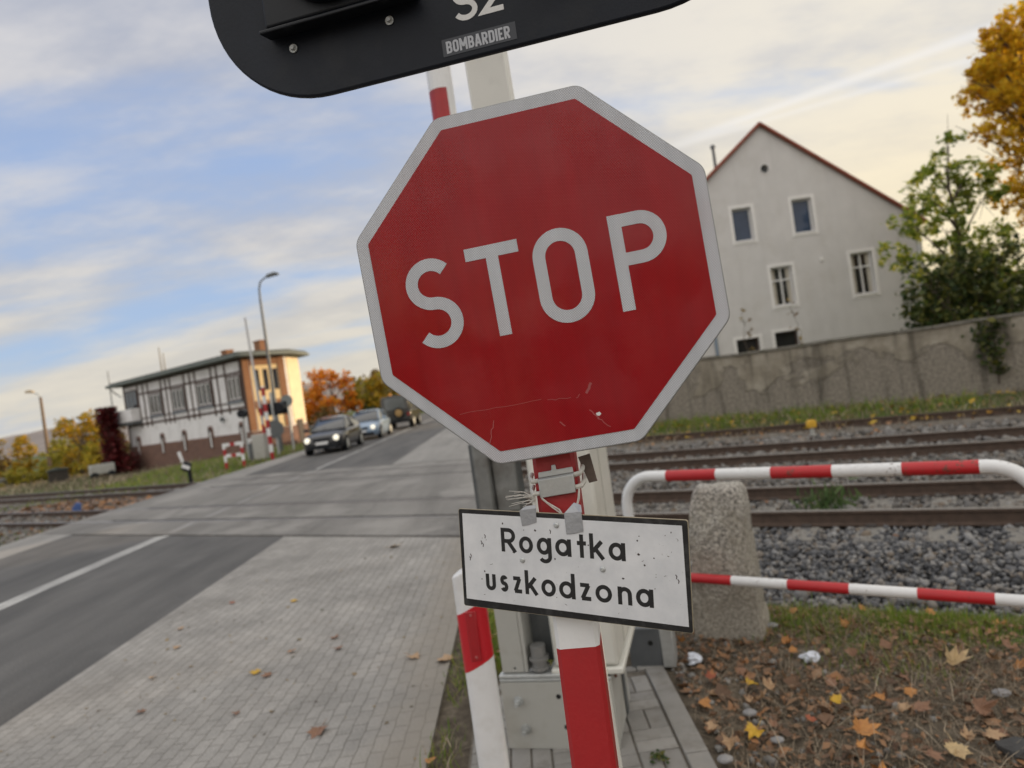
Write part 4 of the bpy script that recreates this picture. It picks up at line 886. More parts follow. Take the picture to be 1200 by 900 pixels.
# ---------------------------------------------------------------- notice plate with lettering
def notice():
    t = thing('notice_plate', 'white black-bordered notice reading Rogatka uszkodzona hung askew on the post', 'notice sign', mat=PL_M)
    W, Hh = .421, .1815
    def rr_(w, h, r, n=5):
        out = []
        for cx, cz, a in ((w / 2 - r, h / 2 - r, 0), (-w / 2 + r, h / 2 - r, 90), (-w / 2 + r, -h / 2 + r, 180), (w / 2 - r, -h / 2 + r, 270)):
            out += [(cx + r * math.cos(rad(a + 90 * k / n)), cz + r * math.sin(rad(a + 90 * k / n))) for k in range(n + 1)]
        return out
    alu_edge = pm('plate_edge_yellowed', (.32, .28, .2), .6, var=.2, scale=60)
    mb = MB(); mb.prism(rr_(W, Hh, .004), 0, .0035); mb.build('backing', alu_edge, t)
    mb = MB(); mb.prism(rr_(W - .0016, Hh - .0016, .004), -.0005, -.00002); mb.build('black_border', pm('black_border_film', (.012, .012, .013), .35, var=.2, scale=50, dirt=(.1, .1, .1), dirt_scale=40, dirt_amt=.3), t, smooth=False)
    # white face: enamel-like film with chips and dirt
    m = bpy.data.materials.new('white_notice_face'); m.use_nodes = True; nt = m.node_tree; N = nt.nodes; L = nt.links; b = N['Principled BSDF']; b.inputs['Roughness'].default_value = .42
    tc = N.new('ShaderNodeTexCoord'); O = tc.outputs['Object']
    n1 = N.new('ShaderNodeTexNoise'); L.new(O, n1.inputs[0]); n1.inputs['Scale'].default_value = 14; n1.inputs['Detail'].default_value = 8; n1.inputs['Roughness'].default_value = .65
    r1 = N.new('ShaderNodeValToRGB'); L.new(n1.outputs[0], r1.inputs[0]); e = r1.color_ramp.elements; e[0].position = .3; e[0].color = (.58, .60, .63, 1); e[1].position = .68; e[1].color = (.74, .755, .78, 1)
    n2 = N.new('ShaderNodeTexNoise'); L.new(O, n2.inputs[0]); n2.inputs['Scale'].default_value = 95; n2.inputs['Detail'].default_value = 3; n2.inputs['Distortion'].default_value = 1.5
    n3 = N.new('ShaderNodeTexNoise'); L.new(O, n3.inputs[0]); n3.inputs['Scale'].default_value = 9; n3.inputs['Detail'].default_value = 4
    ad = N.new('ShaderNodeMath'); ad.operation = 'MULTIPLY_ADD'; L.new(n3.outputs[0], ad.inputs[0]); ad.inputs[1].default_value = .5; L.new(n2.outputs[0], ad.inputs[2])
    f = N.new('ShaderNodeMapRange'); L.new(ad.outputs[0], f.inputs[0]); f.inputs[1].default_value = 1.01; f.inputs[2].default_value = 1.05
    mx = N.new('ShaderNodeMix'); mx.data_type = 'RGBA'; L.new(f.outputs[0], mx.inputs[0]); L.new(r1.outputs[0], mx.inputs[6]); mx.inputs[7].default_value = (.10, .075, .05, 1)
    L.new(mx.outputs[2], b.inputs['Base Color'])
    mb = MB(); mb.prism([(-.2035, -.0765), (.2040, -.0805), (.2010, .0815), (-.2020, .0825)], -.0010, -.00055); mb.build('white_face', m, t, smooth=False)
    ink = pm('black_lettering', (.012, .012, .013), .5, var=.2, scale=60)
    sw = .0070; h = sw / 2
    def G(ch, x0, x1, base, xh=.0300, cap=.0430):
        a0, a1 = x0 + h, x1 - h; b0, t0, c0 = base + h, base + xh - h, base + cap - h; cx = (a0 + a1) / 2; cz = (b0 + t0) / 2; rx = (a1 - a0) / 2; rz = (t0 - b0) / 2
        if ch == 'R':
            r = (c0 - (base + .0195)) / 2; zc = c0 - r; xr = a1 - r - .001
            return [([(a0, base), (a0, base + cap)], 0), ([(a0, c0), (xr, c0)] + arc(xr, zc, r, r, 90, -90)[1:-1] + [(xr, c0 - 2 * r), (a0, c0 - 2 * r)], 0), ([(a0 + .010, c0 - 2 * r), (x1 - .002, base)], 0)]
        if ch == 'o': return [(arc(cx, cz, rx, rz, 0, 360, 30)[:-1], 1)]
        if ch in 'agd':
            r_x = rx - .0008; q = [(arc(a0 + r_x, cz, r_x, rz, 0, 360, 30)[:-1], 1)]
            if ch == 'a': q.append(([(a1, base), (a1, base + xh)], 0))
            if ch == 'd': q.append(([(a1, base), (a1, base + cap + .001)], 0))
            if ch == 'g': q.append(([(a1, base + xh), (a1, base - .003)] + arc(a1 - rx * .9, base - .003, rx * .9, .0085, 0, -150, 12)[1:], 0))
            return q
        if ch == 't': return [([(cx, base), (cx, base + cap - .003)], 0), ([(x0, base + xh - .005), (x1, base + xh - .005)], 0)]
        if ch == 'k': return [([(a0, base), (a0, base + cap)], 0), ([(a0 + .002, base + .0125), (x1 - .005, base + xh)], 0), ([(a0 + .0075, base + .016), (x1 - .003, base)], 0)]
        if ch == 'u': return [([(a0, base + xh), (a0, b0 + rx)] + arc(cx, b0 + rx, rx, rx, 180, 360)[1:-1] + [(a1, b0 + rx), (a1, base + xh)], 0)]
        if ch == 'n': return [([(a0, base), (a0, base + xh)], 0), ([(a0, base), (a0, t0 - rx)] + arc(cx, t0 - rx, rx, rx, 180, 0)[1:-1] + [(a1, t0 - rx), (a1, base)], 0)]
        if ch == 'z': return [([(x0 + .0005, t0), (a1 + .001, t0)], 0), ([(a1 - .0003, t0), (a0 + .0003, b0)], 0), ([(a0 - .001, b0), (x1, b0)], 0)]
        if ch == 's':
            q = rz / 2; r_ = rx * .92
            return [(arc(cx, cz + q, r_, q, 25, 270, 18) + arc(cx, cz - q, r_, q, 90, -155, 18)[1:], 0)]
    line1 = [('R', -.1240, -.0945), ('o', -.0885, -.0615), ('g', -.0540, -.0262), ('a', -.0190, .0105), ('t', .0215, .0378), ('k', .0440, .0705), ('a', .0772, .1062)]
    line2 = [('u', -.1602, -.1400), ('s', -.1310, -.1148), ('z', -.1048, -.0880), ('k', -.0812, -.0560), ('o', -.0498, -.0225), ('d', -.0162, .0137), ('z', .0225, .0418), ('o', .0500, .0790), ('n', .0892, .1132), ('a', .1200, .1492)]
    for base, line in ((.0172, line1), (-.0560, line2)):
        for ch, x0, x1 in line:
            mb = MB()
            for i, (pts, cl) in enumerate(G(ch, x0, x1, base)): mb.ribbon(pts, sw, -.0010, -.00125 - i * .00004, closed=bool(cl))
            mb.build('lettering', ink, t, smooth=False)
    for x, z in ((-.0146, .0705), (-.0835, .0045), (.0652, .0005)):
        mb = MB(); mb.tube([(x, -.001, z), (x, -.0022, z), (x, -.0038, z)], [.0052, .0050, .003], 14); mb.tube([(x, -.0036, z), (x, -.0046, z)], [.0022, .0018], 10); mb.build('rivet', galv, t)
    # small chips and scuffs with a shape of their own
    rr = random.Random(11); mb = MB()
    for k in range(34):
        x = rr.uniform(-.195, .19); z = rr.uniform(-.07, .075); s = rr.uniform(.0006, .0019)
        if rr.random() < .35: mb.ribbon([(x, z), (x + rr.uniform(-.007, .007), z + rr.uniform(-.003, .003))], .0006, -.001, -.00118)
        else: mb.prism([(x + s * rr.uniform(.5, 1.5) * math.cos(a), z + s * rr.uniform(.5, 1.5) * math.sin(a)) for a in [i * 1.047 for i in range(6)]], -.0012, -.001)
    for x, z in ((-.163, .030), (-.166, .034), (-.158, .046), (-.19, .008), (-.192, .003), (.19, -.005), (.187, .002), (-.028, .062)):
        mb.ribbon([(x, z), (x + .002, z - .003), (x + .001, z - .007)], .0014, -.001, -.0012)
    mb.build('chips', pm('rust_chip', (.05, .035, .03), .8, var=.3, scale=100), t, smooth=False)
    # duct tape pieces folded over the upper edge
    tape = pm('silver_duct_tape', (.36, .37, .39), .38, metal=.35, var=.12, scale=25, bump=.12, bscale=90)
    for k, (pts, lab) in enumerate((([(-.0835, .0935), (-.0515, .0985), (-.0518, .0735), (-.0675, .0680), (-.0800, .0655)], 'piece of silver duct tape folded over the notice edge, the narrower left piece'),
                                ([(.0010, .0925), (.0330, .0960), (.0345, .0625), (.0180, .0575), (.0035, .0560)], 'piece of silver duct tape folded over the notice edge, the longer right piece'))):
        mb = MB(); n = len(pts)
        rr = random.Random(k); f0 = [PL_M @ Vector((x, -.0014 - rr.uniform(0, .0012), z)) for x, z in pts]; f1 = [PL_M @ Vector((x, -.0010, z)) for x, z in pts]
        mb.add(f0 + f1, [tuple(range(n)), tuple(range(2 * n - 1, n - 1, -1))] + [(i, i + n, (i + 1) % n + n, (i + 1) % n) for i in range(n)])
        if k == 1:
            a, b_ = pts[0], pts[1]; q = [(a[0], a[1] - .001, -.002), (b_[0] + .001, b_[1] - .001, -.002), (b_[0] - .003, b_[1] + .010, .006), (a[0] + .014, a[1] + .016, .012), (a[0] + .003, a[1] + .004, .008)]
        else:
            a, b_ = pts[0], pts[1]; q = [(a[0], a[1] - .001, -.002), (b_[0], b_[1] - .001, -.002), (b_[0] - .004, b_[1] + .004, .006), (a[0] + .008, a[1] + .006, .006)]
        n = len(q); mb.add([PL_M @ Vector((x, y, z)) for x, z, y in q] + [PL_M @ Vector((x, y + .0006, z - .0004)) for x, z, y in q], [tuple(range(n)), tuple(range(2 * n - 1, n - 1, -1))] + [(i, i + n, (i + 1) % n + n, (i + 1) % n) for i in range(n)])
        tag(mb.build('tape_piece', tape, smooth=False), lab, 'tape')
notice()

# ---------------------------------------------------------------- crossing signal on its mast
def signal_head():
    mast = thing('signal_mast', 'pale grey square mast behind the STOP sign that holds the black signal board', 'mast', (.119, 2.2, 0), -.13); mast.rotation_euler = (0, -.0185, -.13)
    mb = MB(); mb.box((-.066, -.066, 0), (.066, .066, 3.6)); mb.build('tube', pm('pale_mast_paint', (.80, .79, .74), .5, var=.05, scale=4, dirt=(.35, .33, .3), dirt_scale=5, dirt_amt=.3), mast, bevel=.008, seg=3)
    mb = MB(); mb.box((-.12, -.12, 0), (.12, .12, .02)); mb.build('foot_plate', galv, mast, bevel=.003)
    psi = rad(12.7); m = frame_matrix((.036, 1.26, 2.410), (math.cos(psi), -math.sin(psi), 0), (0, 0, 1))
    t = thing('crossing_signal', 'black level-crossing signal board with two unlit lamps and white S2 lettering', 'signal', mat=m)
    Wd, Hh, r = 1.10, .56, .235
    pts = []
    for cx, cz, a in ((Wd / 2 - r, Hh - r, 0), (-Wd / 2 + r, Hh - r, 90), (-Wd / 2 + r, r, 180), (Wd / 2 - r, r, 270)):
        pts += [(cx + r * math.cos(rad(a + 90 * k / 16)), cz + r * math.sin(rad(a + 90 * k / 16))) for k in range(17)]
    board_m = pm('black_board_paint', (.010, .013, .020), .5, spec=.22, var=.3, scale=6, bump=.04, bscale=120, dirt=(.025, .027, .03), dirt_scale=9, dirt_amt=.35)
    mb = MB(); mb.prism(pts, 0, .014); mb.build('board', board_m, t, bevel=.004)
    for s in (-1, 1):
        cx = s * .265; mb = MB()
        mb.box((cx - .152, -.030, .138), (cx + .152, -.001, .42)); lb = mb.build('lamp_box', black_plastic, t, bevel=.006)
        mb = MB(); mb.add([(cx - .157, -.002, .136), (cx + .157, -.002, .136), (cx + .157, -.046, .128), (cx - .157, -.046, .128), (cx - .157, -.002, .129), (cx + .157, -.002, .129), (cx + .157, -.046, .121), (cx - .157, -.046, .121)], [(0, 1, 2, 3), (7, 6, 5, 4), (0, 4, 5, 1), (1, 5, 6, 2), (2, 6, 7, 3), (3, 7, 4, 0)]); mb.build('ledge', black_plastic, lb, bevel=.002)
        mb = MB(); cz = .264; mb.tube([(cx, -.031, cz), (cx, -.055, cz), (cx, -.055, cz), (cx, -.036, cz)], [.112, .110, .099, .097], 40, caps=False); mb.build('lens_ring', black_plastic, lb)
        mb = MB(); mb.tube([(cx, -.030, cz), (cx, -.0345, cz), (cx, -.042, cz), (cx, -.047, cz)], [.097, .096, .07, .02], 32); mb.build('lens', pm('dark_red_lens', (.06, .006, .006), .12, spec=.7), lb)
        mb = MB(); pth = [(cx + .115 * math.cos(rad(a)), cz + .115 * math.sin(rad(a))) for a in range(-10, 191, 12)]
        n = len(pth); vs = [(x, -.03, z) for x, z in pth] + [(x, -.16 + .05 * abs(i / (n - 1) - .5), z) for i, (x, z) in enumerate(pth)]; vs += [(x * 1, y, z) for x, y, z in [(cx + (a[0] - cx) * 1.04, a[1], cz + (a[2] - cz) * 1.04) for a in vs]]
        fs = []
        for i in range(n - 1): fs += [(i, i + 1, n + i + 1, n + i), (2 * n + i, 3 * n + i, 3 * n + i + 1, 2 * n + i + 1), (n + i, n + i + 1, 3 * n + i + 1, 3 * n + i)]
        mb.add(vs, fs); mb.build('visor', black_plastic, lb)
        for (sx, sz) in ((cx - .112, .103), (cx + .092, .106)):
            mb = MB(); mb.tube([(sx, -.001, sz), (sx, -.003, sz)], [.0085, .0085], 16); mb.tube([(sx, -.003, sz), (sx, -.009, sz)], [.0052, .0042], 10); mb.build('screw', galv, t)
    ink = pm('white_marking_film', (.62, .62, .62), .5, var=.08, scale=30)
    def place(pts, x, z, k): return [(x + a * k, z + b * k) for a, b in pts]
    S = arc(0, .72, .26, .24, 25, 270, 16) + arc(0, .26, .28, .22, 90, -155, 16)[1:]
    two = arc(0, .68, .26, .28, 170, -30, 16) + [(-.27, .06), (.30, .06)]
    mb = MB(); mb.ribbon(place(S, -.0245, .0720, .066), .0100, 0, -.0005); mb.ribbon(place(two, .0275, .0720, .066), .0100, 0, -.0005); mb.build('lettering', ink, t, smooth=False)
    # maker's plate with its lettering
    mb = MB(); mb.prism([(-.078, .0125), (.064, .0125), (.064, .0445), (-.078, .0445)], -.0007, -.0001); mp = mb.build('maker_plate', pm('maker_plate_blue_grey', (.020, .025, .036), .35, var=.1), t, smooth=False)
    def BG(ch, x, w_, h_, k):
        l, r, b0, t0 = x + k / 2, x + w_ - k / 2, k / 2, h_ - k / 2; m_ = h_ * .5; q = min(.0032, (r - l) / 2)
        def bowl(z0, z1, xr): return [(l, z1), (xr - q, z1)] + arc(xr - q, z1 - q, q, q, 90, 0, 4)[1:] + arc(xr - q, z0 + q, q, q, 0, -90, 4) + [(l, z0)]
        if ch == 'B': return [([(l, 0), (l, h_)], 0), (bowl(m_, t0, r - .0004), 0), (bowl(b0, m_, r), 0)]
        if ch == 'D': return [([(l, 0), (l, h_)], 0), (bowl(b0, t0, r), 0)]
        if ch == 'R': return [([(l, 0), (l, h_)], 0), (bowl(m_ - .0005, t0, r), 0), ([(l + .0028, m_), (r, 0)], 0)]
        if ch == 'I': return [([(l, 0), (l, h_)], 0)]
        if ch == 'E': return [([(l, 0), (l, h_)], 0), ([(l, t0), (r + k / 2, t0)], 0), ([(l, m_), (r, m_)], 0), ([(l, b0), (r + k / 2, b0)], 0)]
        if ch == 'O': return [(arc(r - q, t0 - q, q, q, 0, 90, 4) + arc(l + q, t0 - q, q, q, 90, 180, 4) + arc(l + q, b0 + q, q, q, 180, 270, 4) + arc(r - q, b0 + q, q, q, 270, 360, 4), 1)]
        if ch == 'A': c_ = (l + r) / 2; return [([(l - .0004, 0), (c_ - .0004, h_)], 0), ([(r + .0004, 0), (c_ + .0004, h_)], 0), ([(l + .001, h_ * .28), (r - .001, h_ * .28)], 0)]
        if ch == 'M': c_ = (l + r) / 2; return [([(l, 0), (l, h_)], 0), ([(r, 0), (r, h_)], 0), ([(l + .0004, h_ - .001), (c_, h_ * .30)], 0), ([(r - .0004, h_ - .001), (c_, h_ * .30)], 0)]
    x = -.0705; kk = .0039; ink2 = pm('pale_grey_print', (.42, .44, .48), .5)
    for ch in 'BOMBARDIER':
        w_ = {'M': .0152, 'I': kk, 'E': .0092, 'A': .0122}.get(ch, .0112); mb = MB()
        for i, (pts, cl) in enumerate(BG(ch, x, w_, .0225, kk)): mb.ribbon([(a_, b_ + .0172) for a_, b_ in pts], kk, -.0007, -.00085 - i * .00003, closed=bool(cl))
        mb.build('lettering', ink2, mp, smooth=False); x += w_ + .0017
    # bracket to the mast
    mb = MB(); mb.box((-.03, -.915, 2.925), (.03, -.0665, 2.965)); mb.build('bracket_arm', galv, mast, bevel=.003)
signal_head()

# ---------------------------------------------------------------- white delineator post with a slanted red reflector
def delineator(loc, rz, label, S=1.0):
    t = thing('delineator_post', label, 'road post', loc, rz)
    hw = .062 * S; d = .05 * S; H_ = 1.065
    prof = [(-hw, .02), (-hw, -.012), (-hw + .012, -.03), (-.02, -.040), (.02, -.040), (hw - .012, -.03), (hw, -.012), (hw, .02), (hw - .02, .05), (-hw + .02, .05)]
    def top(x): return H_ + (.035 * (1 - abs(x + .03) / hw) if x > -.03 else .035 * (1 + (x + .03) / (hw - .03)))
    n = len(prof); mb = MB(); vs = [(x, y, 0) for x, y in prof] + [(x, y, H_ + .03 * (x / hw)) for x, y in prof]
    mb.add(vs, [tuple(range(n)), tuple(range(2 * n - 1, n - 1, -1))] + [(i, (i + 1) % n, (i + 1) % n + n, i + n) for i in range(n)])
    mb.build('body', pm('white_post_plastic', (.74, .75, .77), .4, var=.04, scale=5, dirt=(.5, .48, .45), dirt_scale=8, dirt_amt=.25), t, bevel=.006, seg=3)
    # slanted red band that wraps the front, with a raised reflector strip and two rivets
    mb = MB(); e = .0016; pf = [(-hw - e, .015), (-hw - e, -.012 - e), (-hw + .012, -.03 - e), (-.02, -.040 - e), (.02, -.040 - e), (hw - .012, -.03 - e), (hw + e, -.012 - e), (hw + e, .015)]
    z0 = lambda x: .662 + .45 * x; z1 = lambda x: .905 + .45 * x
    m_ = len(pf); vs = [(x, y, z0(x)) for x, y in pf] + [(x, y, z1(x)) for x, y in pf] + [(x * .97, y + .003, z0(x)) for x, y in pf] + [(x * .97, y + .003, z1(x)) for x, y in pf]
    fs = []
    for i in range(m_ - 1): fs += [(i, i + 1, i + 1 + m_, i + m_), (i, i + 2 * m_, i + 1 + 2 * m_, i + 1), (i + m_, i + 1 + m_, i + 1 + 3 * m_, i + 3 * m_)]
    mb.add(vs, fs); bd = mb.build('red_band', pm('red_band_plastic', (.50, .012, .022), .35, var=.08), t, bevel=0)
    mb = MB(); mb.box((-.023, -.0475, .690), (.021, -.0420, .895)); st = mb.build('reflector_strip', pm('red_reflector', (.36, .008, .015), .22, var=.1, coat=.5), bd, bevel=.003)
    for z in (.705, .880):
        mb = MB(); mb.tube([(-.001, -.0476, z), (-.001, -.0495, z)], [.0055, .004], 10); mb.build('rivet', pm('red_rivet', (.45, .12, .12), .4), st)
    return t
delineator((-.300, 2.86, 0), -.06, 'white roadside post with slanted red reflector band left of the notice')

# ---------------------------------------------------------------- barrier drive
def barrier_drive():
    rz = -rad(15.5)
    t = thing('barrier_drive', 'grey level-crossing barrier drive cabinet on a bolted steel foot behind the sign post', 'barrier drive', (.27, 3.25, 0.0), rz)
    # local x to the right along the front (corner at x=0), y away
    mb = MB(); mb.box((-.56, 0, .004), (-.002, .016, .335)); mb.build('bolted_plate', grey_paint, t, bevel=.003)
    mb = MB(); mb.box((-.56, -.002, .337), (-.002, .14, .352)); mb.box((-.56, -.004, .354), (-.14, .05, .372)); mb.build('foot_ledge', galv, t, bevel=.004)
    mb = MB()
    mb.box((-.34, .018, .005), (-.004, .50, .334)); mb.build('pedestal', grey_paint, t, bevel=.01)
    mb = MB(); mb.box((.000, .30, .02), (.006, .36, .325)); mb.build('pedestal_seam', dark_grey, t)
    for (x, z) in ((-.475, .245), (-.455, .105)):
        mb = MB(); mb.tube([(x, -.001, z), (x, -.008, z)], .024, 16); mb.tube([(x, -.008, z), (x, -.027, z)], .0175, 6); mb.tube([(x, -.027, z), (x, -.055, z)], .011, 12); mb.build('bolt', galv, t, bevel=.001)
    hole = pm('dark_hole', (.008, .008, .008), .9)
    for (x, z) in ((-.27, .262), (-.25, .112), (-.06, .26)):
        mb = MB(); mb.tube([(x, -.0006, z), (x, .004, z)], .0125, 14); mb.build('bolt_hole', hole, t)
    # left upright: channel column carrying the boom pivot
    mb = MB(); mb.holed([(-.545, .375), (-.43, .375), (-.43, 1.15), (-.545, 1.15)], [[(-.478 + .008 * math.cos(a), .395 + .008 * math.sin(a)) for a in [k * .785 for k in range(8)]]], .02, .05); mb.box((-.429, .021, .375), (-.41, .30, 1.149)); mb.build('upright', grey_paint, t, bevel=.004)
    mb = MB(); mb.box((-.408, .16, .375), (-.30, .18, 1.1)); mb.build('rear_panel', dark_grey, t)
    mb = MB(); mb.tube([(-.355, .05, .375), (-.355, .05, .50)], .038, 16); mb.tube([(-.355, .05, .385), (-.355, .05, .40)], .05, 16); mb.tube([(-.355, .05, .43), (-.355, .05, .445)], .05, 16); mb.build('spring_cylinder', pm('worn_dull_steel', (.22, .22, .215), .55, metal=.3, var=.2), t)
    mb = MB(); mb.box((-.56, .06, 1.16), (-.48, .16, 1.62)); mb.box((-.478, .10, 1.16), (-.35, .22, 1.58)); mb.build('boom_mount', pm('weathered_grey_steel', (.20, .205, .20), .6, metal=.2, var=.3, scale=8, dirt=(.10, .09, .08), dirt_scale=6, dirt_amt=.6), t, bevel=.01)
    mb = MB(); mb.box((-.60, .13, 1.1), (-.562, .20, 1.52)); mb.build('boom_bracket', dark_grey, t, bevel=.006)
    # cabinet
    cab = pm('pale_cabinet_paint', (.62, .62, .575), .5, var=.05, scale=3, bump=.05, bscale=120, dirt=(.33, .31, .26), dirt_scale=3, dirt_amt=.35)
    mb = MB(); mb.box((-.275, .02, .395), (.045, .60, 1.72)); hs = mb.build('housing', cab, t, bevel=.02, seg=3)
    mb = MB(); mb.box((-.29, .006, .360), (.064, .62, .392)); mb.build('flange', cab, hs, bevel=.008)
    mb = MB(); mb.box((.0455, .26, .42), (.0475, .264, 1.68)); mb.build('door_seam', grey_paint, hs)
    mb = MB(); mb.prism([(-.29, 1.722), (.045, 1.722), (.045, 1.76), (-.12, 1.82), (-.29, 1.80)], .01, .61); mb.build('lid', cab, hs, bevel=.01)
    mb = MB(); mb.tube([(.04, .58, .47), (.09, .575, .47), (.20, .57, .465)], [.012, .016, .016], 12); mb.build('crank_handle', black_plastic, t)
    mb = MB(); mb.tube([(-.001, .12, .352), (-.001, .12, .30)], .011, 8); mb.build('drain_stub', pm('rusty_stub', (.12, .05, .03), .8), t)
    # raised boom
    b = thing('barrier_boom', 'raised red and white barrier boom standing upright behind the STOP sign', 'barrier boom', (-.145, 3.43, 1.35), 0)
    mb = MB(); z = .25
    prof = []
    bands = [(.27, 1.62, 0), (1.62, 1.95, 1), (1.95, 2.7, 0), (2.7, 3.3, 1), (3.3, 4.0, 0), (4.0, 4.6, 1)]
    ns = 18; R0 = .062
    for z0, z1, k in bands:
        for i in range(ns):
            a0, a1 = 2 * math.pi * i / ns, 2 * math.pi * (i + 1) / ns; am = (a0 + a1) / 2
            front = math.sin(am) < .2 and math.cos(am) < .35
            dx0, dx1 = -.050 * z0, -.050 * z1; dx0 = dx1 = 0
            mb.add([(R0 * math.cos(a0), R0 * math.sin(a0), z0), (R0 * math.cos(a1), R0 * math.sin(a1), z0), (R0 * math.cos(a1), R0 * math.sin(a1), z1), (R0 * math.cos(a0), R0 * math.sin(a0), z1)], [(0, 1, 2, 3)], 1 if (k and front) else 0)
    mb.add([(R0 * math.cos(2 * math.pi * i / ns), R0 * math.sin(2 * math.pi * i / ns), 4.6) for i in range(ns)], [tuple(range(ns))], 0)
    mb.add([(R0 * math.cos(2 * math.pi * i / ns), R0 * math.sin(2 * math.pi * i / ns), .27) for i in range(ns)], [tuple(range(ns))[::-1]], 0)
    mb.build('boom_tube', [white_paint, red_paint], b)
    # support leg block behind the drive
    s = thing('support_foot', 'dark grey steel foot block with a bolt hole behind the barrier drive', 'steel foot', (.60, 4.08, 0), -rad(15.5))
    mb = MB(); mb.box((-.13, 0, 0), (.058, .24, .24)); mb.build('block', pm('slate_steel', (.12, .13, .14), .5, metal=.3, var=.2), s, bevel=.006)
    mb = MB(); mb.box((.06, .0, 0), (.135, .2, .245)); mb.build('side_plate', galv, s, bevel=.004)
    mb = MB(); mb.tube([(.0, -.0006, .15), (.0, .004, .15)], .016, 12); mb.build('bolt_hole', hole, s)
barrier_drive()

# ---------------------------------------------------------------- paver pad with kerb
def pad():
    br_m = pm('grey_paver_block', (.24, .232, .218), .88, var=.14, scale=5, bump=.3, bscale=150, island=.16, dirt=(.15, .135, .115), dirt_scale=7, dirt_amt=.5)
    mb = MB(); rr = random.Random(2); rot = Matrix.Rotation(-rad(8), 4, 'Z')
    O = Vector((-.46, 2.2, 0)); g = .004; zt = .006
    def brick(x, y, w, d):
        if x + w > 1.02 or y + d > 1.86: return
        z = zt + rr.uniform(-.0025, .0025); b = .005
        p = [(x + g, y + g), (x + w - g, y + g), (x + w - g, y + d - g), (x + g, y + d - g)]; q = [(x + g + b, y + g + b), (x + w - g - b, y + g + b), (x + w - g - b, y + d - g - b), (x + g + b, y + d - g - b)]
        vs = [(a, c, -.06) for a, c in p] + [(a, c, z - b) for a, c in p] + [(a, c, z) for a, c in q]
        vs = [tuple(O + Vector(v)) for v in vs]
        fs = [(8, 9, 10, 11)] + [(i, (i + 1) % 4, (i + 1) % 4 + 4, i + 4) for i in range(4)] + [(i + 4, (i + 1) % 4 + 4, (i + 1) % 4 + 8, i + 8) for i in range(4)]
        mb.add(vs, fs)
    for i in range(6):
        for j in range(10):
            x, y = i * .2, j * .2
            if (i + j) % 2: brick(x, y, .2, .1); brick(x, y + .1, .2, .1)
            else: brick(x, y, .1, .2); brick(x + .1, y, .1, .2)
    struct(mb.build('paver_pad', br_m, smooth=False)); mb = MB(); mb.box((-.47, 2.0, -.08), (.6, 4.1, -.004)); struct(mb.build('paver_sand', pm('joint_sand', (.12, .105, .085), .95, var=.3, scale=30)))
    mb = MB()
    for k in range(2):
        y0 = 2.2 + k * .93; mb.box((.546, y0 + .003, -.1), (.655, y0 + .925, .014))
    mb.box((.50, 4.065, -.1), (.66, 4.13, .013)); mb.box((-.45, 4.07, -.1), (.495, 4.13, .010)); struct(mb.build('kerb_stone', br_m, bevel=.006))
pad()

# ---------------------------------------------------------------- railing
def worn(m, amt=.8):
    # rust specks and chips through the paint
    nt = m.node_tree; N = nt.nodes; L = nt.links; b = N['Principled BSDF']; src = b.inputs['Base Color'].links[0].from_socket
    tc = N.new('ShaderNodeTexCoord'); n = N.new('ShaderNodeTexNoise'); L.new(tc.outputs['Object'], n.inputs[0]); n.inputs['Scale'].default_value = 38; n.inputs['Detail'].default_value = 6; n.inputs['Roughness'].default_value = .7
    n2 = N.new('ShaderNodeTexNoise'); L.new(tc.outputs['Object'], n2.inputs[0]); n2.inputs['Scale'].default_value = 5; n2.inputs['Detail'].default_value = 5
    ad = N.new('ShaderNodeMath'); ad.operation = 'MULTIPLY_ADD'; L.new(n2.outputs[0], ad.inputs[0]); ad.inputs[1].default_value = .6; L.new(n.outputs[0], ad.inputs[2])
    r = N.new('ShaderNodeMapRange'); L.new(ad.outputs[0], r.inputs[0]); r.inputs[1].default_value = .965; r.inputs[2].default_value = 1.0; r.inputs[4].default_value = amt
    mx = N.new('ShaderNodeMix'); mx.data_type = 'RGBA'; L.new(r.outputs[0], mx.inputs[0]); L.new(src, mx.inputs[6]); mx.inputs[7].default_value = (.10, .055, .035, 1); L.new(mx.outputs[2], b.inputs['Base Color'])
    return m
